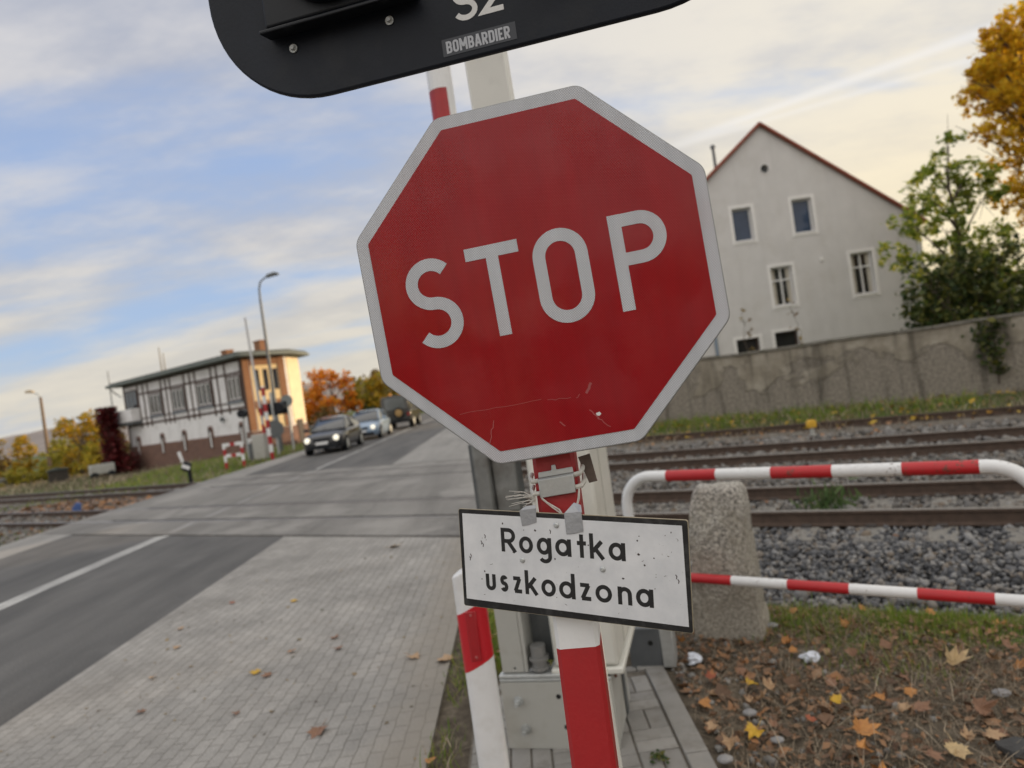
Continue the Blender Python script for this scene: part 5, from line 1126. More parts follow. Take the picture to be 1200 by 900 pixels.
def railing():
    P0 = Vector((.66, 4.65, 0)); P1 = Vector((2.425, 3.247, 0)); d = (P1 - P0).normalized()
    t = thing('barrier_railing', 'low red and white tubular railing with rounded corners in front of the tracks', 'railing', P0, math.atan2(d.y, d.x))
    Ln = (P1 - P0).length; zt = 1.065; zl = .40; R0 = .036; rb = .20
    wp, rp = worn(pm('railing_white', (.74, .75, .76), .38, var=.05, scale=9)), worn(pm('railing_red', (.46, .016, .022), .38, var=.08, scale=9))
    def banded(name, pts, r, n, flags):
        mb = MB(); mb.tube(pts, r, n)
        for i in range(len(pts) - 1):
            for k in range(n): mb.mi[i * n + k] = flags[i]
        return mb.build(name, [wp, rp], t)
    pts = [(0, 0, -.05), (0, 0, .4), (0, 0, .8)] + [(rb - rb * math.cos(rad(a)), 0, zt - rb + rb * math.sin(rad(a))) for a in range(0, 91, 10)]
    flags = [0] * (len(pts) - 1); k = 0
    for x in (.328, .664, 1.0, 1.338, 1.682, 2.022): pts.append((x, 0, zt)); flags.append(k % 2); k += 1
    pts.append((Ln - rb, 0, zt)); flags.append(0)
    q = [(Ln - rb + rb * math.sin(rad(a)), 0, zt - rb + rb * math.cos(rad(a))) for a in range(10, 91, 10)]
    pts += q; flags += [0] * len(q); pts += [(Ln, 0, .5), (Ln, 0, -.05)]; flags += [0, 0]
    banded('frame_tube', pts, R0, 18, flags)
    pts = [(.038, 0, zl)]; flags = []; k = 0
    for x in (.33, .665, 1.003, 1.34, 1.672, 2.01, Ln - .038): pts.append((x, 0, zl)); flags.append(k % 2); k += 1
    banded('cross_tube', pts, .030, 16, flags)
railing()

# ---------------------------------------------------------------- rough granite post
def granite_post():
    bm = bmesh.new(); nz, na = 40, 40; W0, W1 = (.220, .19), (.165, .14); Hh = .985
    rr = np.random.default_rng(4); rings = []
    from mathutils import noise as mn
    for i in range(nz + 1):
        f = i / nz; z = f * Hh; k = 1.0
        wx = W0[0] + (W1[0] - W0[0]) * f ** .85; wy = W0[1] + (W1[1] - W0[1]) * f
        if f > .93: k = 1 - .18 * ((f - .93) / .07) ** 2
        ring = []
        for j in range(na):
            a = 2 * math.pi * j / na; ca, sa = math.cos(a), math.sin(a); p = 14.0
            rr_ = (abs(ca) ** p + abs(sa) ** p) ** (-1 / p)
            x = rr_ * ca * wx * k; y = rr_ * sa * wy * k
            nv = Vector((x * 3.2, y * 3.2, z * 3.2)); dsp = .016 * mn.noise(nv) + .010 * mn.noise(nv * 2.7) + .006 * mn.noise(nv * 7) + .003 * mn.noise(nv * 19)
            # broken facet on the upper front
            if z > .70 and sa < -.2: y += max(0, (z - .72 - .35 * (x + .1))) * .22
            if x < 0: x -= .02 * (1 - f)
            x += ca * dsp; y += sa * dsp
            ring.append(bm.verts.new((x + .02 * (f - .5), y, z + (.012 * mn.noise(Vector((x * 9, y * 9, 3))) if f > .9 else 0) - .04)))
        rings.append(ring)
    for i in range(nz):
        for j in range(na): bm.faces.new((rings[i][j], rings[i][(j + 1) % na], rings[i + 1][(j + 1) % na], rings[i + 1][j]))
    c = bm.verts.new((.01, 0, Hh - .03))
    for j in range(na): bm.faces.new((rings[-1][j], rings[-1][(j + 1) % na], c))
    me = bpy.data.meshes.new('granite_post'); bm.to_mesh(me); bm.free(); me.polygons.foreach_set('use_smooth', [True] * len(me.polygons)); me.set_sharp_from_angle(angle=rad(50))
    m = bpy.data.materials.new('granite'); m.use_nodes = True; nt = m.node_tree; N = nt.nodes; L = nt.links; b = N['Principled BSDF']; b.inputs['Roughness'].default_value = .9
    tc = N.new('ShaderNodeTexCoord'); O = tc.outputs['Object']
    n1 = N.new('ShaderNodeTexNoise'); L.new(O, n1.inputs[0]); n1.inputs['Scale'].default_value = 52; n1.inputs['Detail'].default_value = 4; n1.inputs['Roughness'].default_value = .7
    r1 = N.new('ShaderNodeValToRGB'); L.new(n1.outputs[0], r1.inputs[0]); e = r1.color_ramp.elements; e[0].position = .36; e[0].color = (.10, .095, .088, 1); e[1].position = .64; e[1].color = (.62, .59, .53, 1)
    n2 = N.new('ShaderNodeTexNoise'); L.new(O, n2.inputs[0]); n2.inputs['Scale'].default_value = 4.5; n2.inputs['Detail'].default_value = 9; n2.inputs['Roughness'].default_value = .68
    r2 = N.new('ShaderNodeMapRange'); r2.interpolation_type = 'SMOOTHSTEP'; L.new(n2.outputs[0], r2.inputs[0]); r2.inputs[1].default_value = .40; r2.inputs[2].default_value = .56; r2.inputs[4].default_value = .55; sz_ = N.new('ShaderNodeSeparateXYZ'); L.new(O, sz_.inputs[0]); zz_ = N.new('ShaderNodeMath'); zz_.operation = 'MULTIPLY_ADD'; L.new(sz_.outputs[2], zz_.inputs[0]); zz_.inputs[1].default_value = -.26; L.new(n2.outputs[0], zz_.inputs[2]); zb = N.new('ShaderNodeMath'); zb.operation = 'ADD'; L.new(zz_.outputs[0], zb.inputs[0]); zb.inputs[1].default_value = .15; L.new(zb.outputs[0], r2.inputs[0])
    mx = N.new('ShaderNodeMix'); mx.data_type = 'RGBA'; mx.inputs[7].default_value = (.27, .245, .195, 1); L.new(r2.outputs[0], mx.inputs[0]); L.new(r1.outputs[0], mx.inputs[6]); L.new(mx.outputs[2], b.inputs['Base Color'])
    bp = N.new('ShaderNodeBump'); bp.inputs['Strength'].default_value = .9; bp.inputs['Distance'].default_value = .012; L.new(n1.outputs[0], bp.inputs['Height']); L.new(bp.outputs[0], b.inputs['Normal'])
    me.materials.append(m); o = bpy.data.objects.new('granite_post', me); col.objects.link(o); o.location = (1.235, 4.52, 0); o.rotation_euler = (0, 0, -.45)
    tag(o, 'rough square granite post standing behind the red and white railing', 'stone post')
granite_post()
# ================================================================ FAR BARRIER, LAMPS, SIGNS
def banded_pole(name, h, r, step, mats, parent, z0=0.0, n=12, r1=None):
    mb = MB(); k = 0; z = z0
    while z < h - 1e-6:
        z1 = min(h, z + step); f = lambda q: r + ((r1 if r1 is not None else r) - r) * q / h
        mb.tube([(0, 0, z), (0, 0, z1)], [f(z), f(z1)], n, caps=(z1 >= h), mi=k % 2); z = z1; k += 1
    return mb.build(name, mats, parent)
def far_side():
    # street lamp
    t = thing('street_lamp', 'tall grey street lamp with curved arm in front of the signal box', 'street lamp', (-12.1, 34.8, -.1))
    mb = MB(); mb.tube([(0, 0, 0), (0, 0, 1.2), (0, 0, 8.0)], [.11, .10, .06], 12); mb.build('pole', dark_grey, t)
    mb = MB(); mb.tube([(0, 0, 7.95), (.02, 0, 8.5), (.12, 0, 8.85), (.35, 0, 9.02), (.55, 0, 9.08)], [.055, .05, .045, .04, .04], 10); mb.build('arm', dark_grey, t)
    mb = MB(); mb.prism([(.45, 9.02), (1.1, 9.10), (1.12, 9.18), (.9, 9.26), (.5, 9.17)], -.13, .13); mb.build('lamp_head', dark_grey, t, bevel=.03)
    # red and white barrier post with a striped lower part
    t = thing('striped_pole', 'red and white striped upright pole standing by the road before the signal', 'striped pole', (-10.95, 30.2, -.05))
    banded_pole('shaft', 3.3, .085, .36, [red_paint, white_paint], t)
    # far barrier: box, boom
    t = thing('far_barrier_drive', 'grey barrier drive box on the far verge with a raised thin boom', 'barrier drive', (-11.55, 30.6, -.08))
    mb = MB(); mb.box((-.30, -.2, .0), (.30, .2, .12)); mb.build('foot', dark_grey, t, bevel=.02); mb = MB(); mb.box((-.28, -.25, .121), (.28, .25, 1.25)); mb.build('housing', grey_paint, t, bevel=.03); mb = MB(); mb.box((-.5, -.15, .0), (-.305, .15, .9)); mb.build('counterweight', dark_grey, t, bevel=.02)
    bo = thing('barrier_boom', 'thin raised barrier boom, red and white near its base, beside the street lamp', 'barrier boom', (-11.3, 30.6, 1.18)); bo.rotation_euler = (0, rad(-1.5), 0)
    mb = MB(); z = 0; k = 0
    for z1 in (.4, .8, 1.15, 1.5, 2.6, 4.0, 5.25): mb.tube([(0, 0, z), (0, 0, z1)], [.075 - .006 * z, .075 - .006 * z1], 10, caps=(z1 > 5), mi=(1 if (k % 2 == 0 and z1 < 1.6) else 0)); z = z1; k += 1
    mb.build('boom_tube', [pm('aged_boom_white', (.5, .5, .5), .6, var=.1), red_paint], bo)
    # far crossing signal, seen from behind
    t = thing('signal_pole', 'grey signal pole on the far verge with dark round lamp backs and stop sign back', 'signal', (-11.35, 32.2, -.08))
    mb = MB(); mb.tube([(0, 0, 0), (0, 0, 3.1)], .06, 10); mb.build('pole', galv, t)
    mb = MB(); mb.rbox((0, .08, 2.3), (1.35, .05, .60), ((1, 0, 0), (0, 1, 0), (0, 0, 1))); mb.build('signal_board', black_plastic, t, bevel=.02)
    for x in (-.42, .42): mb = MB(); mb.tube([(x, .05, 2.32), (x, -.22, 2.32)], [.24, .20], 18); mb.build('lamp_back', black_plastic, t)
    mb = MB(); mb.prism(octagon(.42), -.11, -.07, (Vector((0, 0, 1.35)), Vector((1, 0, 0)), Vector((0, 0, 1)), Vector((0, 1, 0)))); mb.build('sign_back', dark_grey, t)
    t = thing('sign_pole', 'plain grey sign pole with a small round sign back near the signal box corner', 'sign pole', (-11.4, 34.6, -.08))
    mb = MB(); mb.tube([(0, 0, 0), (0, 0, 2.9)], .055, 10); mb.build('pole', galv, t); mb = MB(); mb.tube([(0, -.06, 2.65), (0, -.09, 2.65)], .30, 20); mb.build('sign_back', pm('grey_sign_back', (.18, .20, .20), .5), t)
    t = thing('lamp_bracket', 'small dark signal lamp on a short post left of the striped pole', 'lamp', (-12.45, 31.4, -.1))
    mb = MB(); mb.tube([(0, 0, 0), (0, 0, 2.2)], .05, 8); mb.build('pole', galv, t); mb = MB(); mb.tube([(0, -.2, 2.3), (0, .12, 2.3)], [.2, .2], 14); mb.build('lamp_head', black_plastic, t)
    # two small red and white fence frames
    def frame_fence(loc, rz, label, L_):
        t = thing('fence_frame', label, 'fence', loc, rz, 'red and white fence frames by the far barrier')
        for x in (0, L_):
            mb = MB(); z = 0; k = 0
            for z1 in (.28, .56, .84, 1.1): mb.box((x - .06, -.03, z), (x + .06, .03, z1), k % 2); z = z1; k += 1
            mb.build('leg', [red_paint, white_paint], t, smooth=False)
        for zc in (.55, 1.03):
            mb = MB(); n = 3
            for k in range(n): mb.box((.061 + (L_ - .122) * k / n, -.028, zc - .07), (.061 + (L_ - .122) * (k + 1) / n, .028, zc + .07), 1 if k % 2 == 0 else 0)
            mb.build('rail', [red_paint, white_paint], t, smooth=False)
    frame_fence((-12.75, 29.6, -.1), -.2, 'red and white fence frame by the grey barrier box, the nearer left one', .85); frame_fence((-12.6, 32.0, -.1), -.2, 'red and white fence frame by the grey barrier box, the farther right one', .9)
    # dwarf signal and blue box by the tracks
    t = thing('dwarf_signal', 'small black and white dwarf signal post at the left edge of the crossing', 'signal', (-12.0, 24.7, -.12))
    mb = MB(); mb.tube([(0, 0, 0), (0, 0, .55)], .07, 10); mb.build('post', black_plastic, t); mb = MB(); mb.rbox((-.05, -.06, .62), (.30, .12, .34), ((1, 0, -.5), (0, 1, 0), (.5, 0, 1))); mb.build('lamp_case', black_plastic, t, bevel=.03)
    mb = MB(); mb.rbox((-.05, -.127, .62), (.30, .008, .13), ((1, 0, -.5), (0, 1, 0), (.5, 0, 1))); mb.build('white_bar', white_paint, t); mb = MB(); mb.rbox((-.24, 0, .98), (.12, .03, .42), ((1, 0, .25), (0, 1, 0), (-.25, 0, 1))); mb.build('target_plate', white_paint, t, bevel=.02)
    t = thing('track_magnet', 'small blue box lying beside the rails left of the crossing', 'box', (-12.95, 19.7, -.16), .5)
    mb = MB(); mb.prism([(-.10, 0), (.10, 0), (.13, .30), (.02, .34), (-.10, .22)], -.1, .1); mb.build('case', pm('blue_case', (.05, .10, .28), .5), t, bevel=.015); mb = MB(); mb.box((-.16, -.05, -.02), (.16, .05, .02)); mb.build('foot', dark_grey, t)
    # left-hand lamp and bare pole
    t = thing('street_lamp', 'slim wooden street lamp rising above the autumn bushes at the far left', 'street lamp', (-41.2, 60, -.7))
    mb = MB(); mb.tube([(0, 0, 0), (0, 0, 7.2)], [.17, .11], 10); mb.build('pole', pm('weathered_pole', (.20, .14, .09), .9, var=.2), t); mb = MB(); mb.tube([(0, 0, 7.1), (-.15, 0, 7.5), (-.6, 0, 7.7)], .06, 8); mb.build('arm', galv, t); mb = MB(); mb.prism([(-1.25, 7.72), (-.5, 7.62), (-.5, 7.8), (-.8, 7.95), (-1.2, 7.9)], -.15, .15); mb.build('lamp_head', pm('pale_lamp_head', (.45, .36, .24), .5), t, bevel=.04)
    t = thing('bare_pole', 'short pale leaning concrete pole among the bushes at the far left', 'pole', (-44.8, 58, -.7)); mb = MB(); mb.tube([(0, 0, 0), (.0, 0, 4.2)], [.16, .11], 8); mb.build('pole', pm('pale_concrete_pole', (.36, .33, .28), .9), t)
    # buffer-like trolley beside the signal box
    t = thing('rail_trolley', 'small pale rail trolley with dark wheels beside the signal box creeper', 'trolley', (-28.9, 47.2, -.68), .64)
    mb = MB(); mb.box((-.75, -.5, .35), (.75, .5, 1.0)); mb.build('tub', pm('pale_trolley_paint', (.42, .42, .40), .7, dirt=(.2, .16, .12)), t, bevel=.04); 
    for x in (-.5, .5): mb = MB(); mb.tube([(x, -.55, .25), (x, .55, .25)], .25, 14); mb.build('wheel', black_plastic, t)
    t = thing('lineside_hut', 'low dark weathered lineside shed behind the tracks at the left', 'shed', (-33.5, 49.5, -.75), .64); mb = MB(); mb.box((-.6, -.6, 0), (.6, .6, 1.0)); mb.build('wall', pm('dark_weathered_wood', (.05, .042, .036), .9, var=.3), t); mb = MB(); mb.prism([(-.7, 1.002), (.7, 1.002), (.7, 1.06), (0, 1.2), (-.7, 1.06)], -.7, .7); mb.build('roof', roof_d, t)
    t = thing('concrete_trough', 'long low grey concrete trough lying in the grass at the far left', 'trough', (-41.5, 53, -.78), .64); mb = MB(); mb.holed(rect(-2.5, 2.5, 0, .85), [rect(-2.3, 2.3, .12, .72)], -.1, .1); mb.box((-2.5, .101, 0), (2.5, 1.2, .85)); mb.build('basin', concrete, t, smooth=False)
far_side()

# ================================================================ CARS
def car(label, loc, rz, paint, L_=4.3, W=1.75, Hh=1.46, plate=True):
    t = thing('passenger_car', label, 'car', loc, rz)
    hw = W / 2
    # lower body: stations (y, half width, z bottom, belt z)
    st = [(0, .62, .32, .62), (.06, .74, .26, .70), (.25, .84, .22, .78), (.7, hw - .01, .20, .86), (1.25, hw, .2, .93), (2.2, hw, .2, .95), (3.2, hw, .2, .97), (3.8, hw - .03, .24, .97), (4.15, hw - .12, .28, .93), (4.3, hw - .24, .34, .82)]
    st = [(y * L_ / 4.3, w_, a, b) for y, w_, a, b in st]
    mb = MB(); n = 12; rings = []
    for y, w_, a, b in st:
        rings.append([(-w_ + .10, y, a), (-w_ + .02, y, a + .10), (-w_, y, (a + b) / 2), (-w_ + .02, y, b - .10), (-w_ + .10, y, b - .015), (-w_ * .45, y, b + .03), (w_ * .45, y, b + .03), (w_ - .10, y, b - .015), (w_ - .02, y, b - .10), (w_, y, (a + b) / 2), (w_ - .02, y, a + .10), (w_ - .10, y, a)])
    for r_ in rings: mb.v += r_
    for i in range(len(rings) - 1):
        for k in range(n): mb.f.append((i * n + k, i * n + (k + 1) % n, (i + 1) * n + (k + 1) % n, (i + 1) * n + k)); mb.mi.append(0)
    mb.f += [tuple(range(n)), tuple((len(rings) - 1) * n + k for k in range(n))][::1]; mb.mi += [0, 0]
    body = mb.build('body', paint, t)
    # greenhouse
    f = L_ / 4.3
    cs = [(1.12 * f, hw - .13, .93, .97), (1.85 * f, hw - .26, .93, Hh - .05), (2.4 * f, hw - .27, .93, Hh - .01), (3.1 * f, hw - .28, .93, Hh - .05), (3.95 * f, hw - .18, .95, 1.0)]
    mb = MB(); n = 6
    for y, wt, zb, zt in cs: mb.v += [(-hw + .09, y, zb), (-wt, y, zt - .03), (-wt + .1, y, zt), (wt - .1, y, zt), (wt, y, zt - .03), (hw - .09, y, zb)]
    for i in range(len(cs) - 1):
        for k in range(n): mb.f.append((i * n + k, i * n + (k + 1) % n, (i + 1) * n + (k + 1) % n, (i + 1) * n + k)); mb.mi.append(0)
    mb.build('windows', glass_dark, t)
    mb = MB(); rv = []
    for y, wt, zb, zt in cs[1:4]: rv.append((y, wt, zt))
    m_ = len(rv); V = []
    for y, wt, zt in rv: V += [(-wt - .012, y, zt - .03), (-wt + .1, y, zt + .014), (wt - .1, y, zt + .014), (wt + .012, y, zt - .03)]
    mb.v = V
    for i in range(m_ - 1):
        for k in range(3): mb.f.append((i * 4 + k, i * 4 + k + 1, i * 4 + 5 + k, i * 4 + 4 + k)); mb.mi.append(0)
    mb.build('roof', paint, t)
    for s in (-1, 1):
        for (ya, za, wa), (yb, zb_, wb) in ((((1.12) * f, .96, hw - .12), (1.85 * f, Hh - .06, hw - .255)), ((2.45 * f, .95, hw - .085), (2.45 * f, Hh - .05, hw - .265)), ((3.98 * f, .98, hw - .17), (3.12 * f, Hh - .06, hw - .275))):
            mb = MB(); mb.tube([(s * wa, ya, za), (s * wb, yb, zb_)], .035, 6); mb.build('pillar', paint, t)
        mb = MB(); mb.tube([(s * (hw - .05), 1.35 * f, .98), (s * (hw + .12), 1.33 * f, 1.02)], [.03, .03], 6); mb.rbox((s * (hw + .12), 1.36 * f, 1.04), (.2, .1, .14), ((1, 0, 0), (0, 1, 0), (0, 0, 1))); mb.build('side_mirror', paint, t, bevel=.02)
        # headlights
        mb = MB(); mb.tube([(s * .60, .10, .635), (s * .60, .0, .635), (s * .60, -.02, .635)], [.12, .12, .06], 18); mb.build('headlight', pm('lit_headlight', (.8, .78, .7), .2, emit=(1, .92, .72, .75)), t, bevel=.03)
        for y in (.80 * f, 3.42 * f):
            w_ = MB(); prof_y = [(.0, .315), (.17, .315), (.20, .29), (.20, .19), (.0, .19)]
            w_.tube([(s * (hw - .20), y, .315), (s * (hw + .015), y, .315)], .315, 22); wh = w_.build('wheel', pm('tyre_rubber', (.015, .015, .015), .8), t, bevel=.03)
            w_ = MB(); w_.tube([(s * (hw + .016), y, .315), (s * (hw + .022), y, .315)], [.21, .19], 18); w_.build('rim', galv, wh)
            w_ = MB(); w_.tube([(s * (hw - .17), y, .335), (s * (hw + .006), y, .335)], .365, 20); w_.build('wheel_arch', black_plastic, t)
    mb = MB(); mb.box((-.36, -.012, .56), (.36, .05, .68)); mb.build('grille', black_plastic, t, bevel=.015)
    mb = MB(); mb.box((-.62, -.03, .24), (.62, .06, .40)); mb.build('bumper_intake', black_plastic, t, bevel=.02)
    if plate: mb = MB(); mb.box((-.26, -.045, .42), (.26, -.02, .53)); mb.build('number_plate', white_paint, t, bevel=.004)
    return t
def car_paint(name, c): return pm(name, c, .3, metal=.1, var=.06, coat=.6)
def cars():
    black = car_paint('black_car_paint', (.012, .013, .016)); blue = car_paint('blue_car_paint', (.24, .33, .45)); grey = car_paint('grey_car_paint', (.12, .13, .14))
    car('black car with lit headlights at the head of the waiting queue', (-8.15, 28.3, 0), 0.0, black)
    car('light blue car with lit headlights behind the black car', (-7.9, 34.6, 0), 0.0, blue, 4.25, 1.75, 1.5)
    car('grey car half hidden at the signal box side behind the black car', (-10.35, 36.6, -.02), 0.04, grey, plate=False)
    # dark off-road vehicle seen from behind
    t = thing('off_road_vehicle', 'dark boxy off-road vehicle with roof rack lights ahead of the blue car', 'car', (-7.35, 42.0, 0))
    dk = car_paint('dark_olive_paint', (.022, .020, .015)); hw = .92
    mb = MB(); mb.prism([(0, .55), (.08, .45), (4.3, .45), (4.4, .60), (4.4, 1.0), (3.1, 1.12), (.02, 1.15)], -hw, hw, (Vector(), Vector((0, 1, 0)), Vector((0, 0, 1)), Vector((1, 0, 0)))); mb.build('body', dk, t, bevel=.06)
    mb = MB(); V = []
    mb.add([(-hw + .03, .03, 1.151), (hw - .03, .03, 1.151), (hw - .03, 3.1, 1.125), (-hw + .03, 3.1, 1.125), (-hw + .10, .10, 2.08), (hw - .10, .10, 2.08), (hw - .10, 2.5, 2.10), (-hw + .10, 2.5, 2.10)], [(3, 2, 1, 0), (4, 5, 6, 7), (0, 1, 5, 4), (1, 2, 6, 5), (2, 3, 7, 6), (3, 0, 4, 7)]); mb.build('cabin', dk, t, bevel=.05)
    mb = MB(); mb.add([(-.62, .045, 1.25), (.62, .045, 1.25), (.60, .085, 1.96), (-.60, .085, 1.96), (-.62, .03, 1.25), (.62, .03, 1.25), (.60, .068, 1.96), (-.60, .068, 1.96)], [(0, 1, 2, 3), (7, 6, 5, 4), (0, 4, 5, 1), (1, 5, 6, 2), (2, 6, 7, 3), (3, 7, 4, 0)]); mb.build('rear_window', house_glass('car_window_glass', (.12, .13, .13)), t)
    for s in (-1, 1):
        mb = MB(); a = hw - .022; b = hw - .092
        for (y0, y1) in ((.35, 1.25), (1.4, 2.4)):
            mb.add([(s * (a + .004), y0, 1.22), (s * (a + .004), y1, 1.22), (s * (b + .006), y1 - .03, 1.98), (s * (b + .006), y0 + .03, 1.98)], [(0, 1, 2, 3)])
        mb.build('side_window', house_glass('car_window_glass', (.12, .13, .13)), t, smooth=False)
        for y in (.85, 3.5):
            w_ = MB(); w_.tube([(s * (hw - .25), y, .41), (s * (hw + .05), y, .41)], .41, 22); wh = w_.build('wheel', pm('tyre_rubber', (.015, .015, .015), .8), t, bevel=.04); w_ = MB(); w_.tube([(s * (hw + .051), y, .41), (s * (hw + .06), y, .41)], [.22, .2], 16); w_.build('rim', galv, wh)
        mb = MB(); mb.box((s * .78 - .08, -.02, .78), (s * .78 + .08, .03, 1.0)); mb.build('tail_light', pm('tail_light_red', (.25, .01, .01), .3), t, bevel=.01)
        mb = MB(); mb.rbox((s * (hw + .13), 2.65, 1.28), (.22, .1, .2), ((1, 0, 0), (0, 1, 0), (0, 0, 1))); mb.build('side_mirror', dk, t, bevel=.02)
    w_ = MB(); w_.tube([(.22, -.02, 1.02), (.22, -.19, 1.02)], .34, 22); sw = w_.build('spare_wheel', pm('tyre_rubber', (.015, .015, .015), .8), t, bevel=.04); w_ = MB(); w_.tube([(.22, -.191, 1.02), (.22, -.2, 1.02)], [.22, .2], 18); w_.build('spare_cover', pm('tan_wheel_cover', (.35, .22, .08), .6), sw)
    mb = MB(); mb.box((-.5, .5, 2.09), (.5, .75, 2.14)); mb.build('roof_bar', black_plastic, t); 
    for x in (-.3, .3): mb = MB(); mb.tube([(x, .62, 2.14), (x, .62, 2.27)], [.09, .07], 12); mb.build('beacon', pm('amber_beacon', (.7, .28, .02), .3), t)
    mb = MB(); mb.box((-.8, -.06, .42), (.8, .02, .56)); mb.build('bumper', black_plastic, t, bevel=.02)
cars()

# ================================================================ TREES
LEAFB = [(0, -.5, 0), (.33, -.05, .06), (0, .5, -.04), (-.33, -.05, .06)]; LEAFF = [(0, 1, 2, 3)]
def tree(name, label, cat, loc, trunk_h, clumps, nleaf, lsize, lmat, tr_=.15, group=None, spread=.5, seed=1, stems=1, limb_r=.35, bk=None):
    """clumps: list of (x,y,z,r) relative to loc"""
    global rng
    rs = np.random.default_rng(seed); t = thing(name, label, cat, loc, 0, group)
    cx = np.mean([c[0] for c in clumps]); cy = np.mean([c[1] for c in clumps]); zmax = max(c[2] for c in clumps)
    mb = MB()
    top = Vector((cx * .6, cy * .6, zmax * .92))
    tp = [Vector((0, 0, -.3)), Vector((cx * .05 + rs.normal(0, .03), cy * .05, trunk_h * .5)), Vector((cx * .2 + rs.normal(0, .06), cy * .2, trunk_h)), (Vector((cx * .4, cy * .4, trunk_h)) + top) / 2 + Vector((rs.normal(0, .15), rs.normal(0, .15), 0)), top]
    mb.tube(tp, [tr_ * 1.25, tr_, tr_ * .8, tr_ * .45, tr_ * .12], 9)
    for c in clumps:
        p = Vector(c[:3]); f = min(.95, max(.15, (p.z - c[3] * .8) / max(zmax, .1))); 
        zs = max(trunk_h * .55, p.z - 1.2 * math.hypot(p.x, p.y) - .3 * c[3]); zs = min(zs, top.z * .9)
        # start on the trunk polyline
        for a, b in zip(tp[:-1], tp[1:]):
            if a.z <= zs <= b.z: st_ = a.lerp(b, (zs - a.z) / max(b.z - a.z, 1e-4)); break
        else: st_ = tp[2]
        mid = st_.lerp(p, .5) + Vector((rs.normal(0, .12), rs.normal(0, .12), .12)) * c[3]
        r0 = tr_ * limb_r * (.7 + .3 * rs.random()); mb.tube([st_, mid, p], [r0, r0 * .6, r0 * .22], 6)
        for k in range(4):
            e = p + Vector(rs.normal(0, .55, 3)) * c[3]; mb.tube([mid.lerp(p, rs.uniform(.2, .9)), e], [r0 * .32, r0 * .08], 4)
    mb.build('trunk', bk or bark, t)
    vol = np.array([c[3] ** 2.2 for c in clumps]); cnt = rs.multinomial(nleaf, vol / vol.sum()); P = []
    for c, n_ in zip(clumps, cnt):
        # little sprays inside each clump: leaves sit along twigs, so gaps stay open
        ns = max(3, int(n_ / 14)); sp = rs.normal(0, 1, (ns, 3)); sp /= np.linalg.norm(sp, axis=1)[:, None]; sp = sp * (rs.uniform(.25, 1.0, (ns, 1)) ** .6) * c[3]; sp[:, 2] *= .8
        k = rs.integers(0, ns, n_); P.append(sp[k] + rs.normal(0, .13, (n_, 3)) * min(c[3], 1.6) * spread * 2 + np.array(c[:3]))
    P = np.concatenate(P); sv_ = rng; rng = rs
    V, F = scatter(LEAFB, LEAFF, P, lsize * np.exp(rs.normal(0, .25, (len(P), 1))) * np.ones((1, 3)), tilt=.9); rng = sv_
    bulk('crown', V, F, lmat, t); return t
def crown(cx, cz, rx, rz, n, r, seed, ry=None):
    rs = np.random.default_rng(seed); out = []
    for k in range(n):
        v = rs.normal(0, 1, 3); v /= np.linalg.norm(v); q = rs.uniform(.35, 1) ** .5
        out.append((cx + v[0] * rx * q, v[1] * (ry or rx) * q, cz + v[2] * rz * q, r * rs.uniform(.65, 1.25)))
    return out
L_green = leaf_mat('green_maple_leaf', [(.12, .19, .035), (.20, .28, .045), (.32, .38, .06), (.50, .47, .08)], trans=.5)
L_gold = leaf_mat('golden_leaf', [(.52, .29, .015), (.68, .42, .022), (.75, .52, .04), (.44, .32, .025)], trans=.55)
L_dark = leaf_mat('dark_bush_leaf', [(.025, .045, .016), (.045, .075, .02), (.09, .11, .028), (.18, .17, .035)])
L_yel = leaf_mat('yellow_bush_leaf', [(.50, .27, .015), (.62, .38, .02), (.36, .27, .03), (.25, .23, .035)], trans=.45)
L_org = leaf_mat('orange_leaf', [(.78, .30, .03), (.85, .40, .035), (.70, .24, .03), (.60, .34, .04)], trans=.45)
L_olive = leaf_mat('olive_autumn_leaf', [(.22, .24, .04), (.36, .33, .045), (.52, .42, .05), (.26, .20, .04)], trans=.45)
L_brown = leaf_mat('brown_thicket_leaf', [(.20, .12, .055), (.30, .18, .07), (.25, .20, .06), (.15, .11, .05)])
L_red = leaf_mat('red_creeper_leaf', [(.10, .008, .010), (.16, .014, .016), (.07, .010, .012), (.05, .02, .012)], trans=.2)
L_blk = leaf_mat('tall_tree_leaf', [(.04, .06, .012), (.10, .09, .015), (.20, .12, .012)])
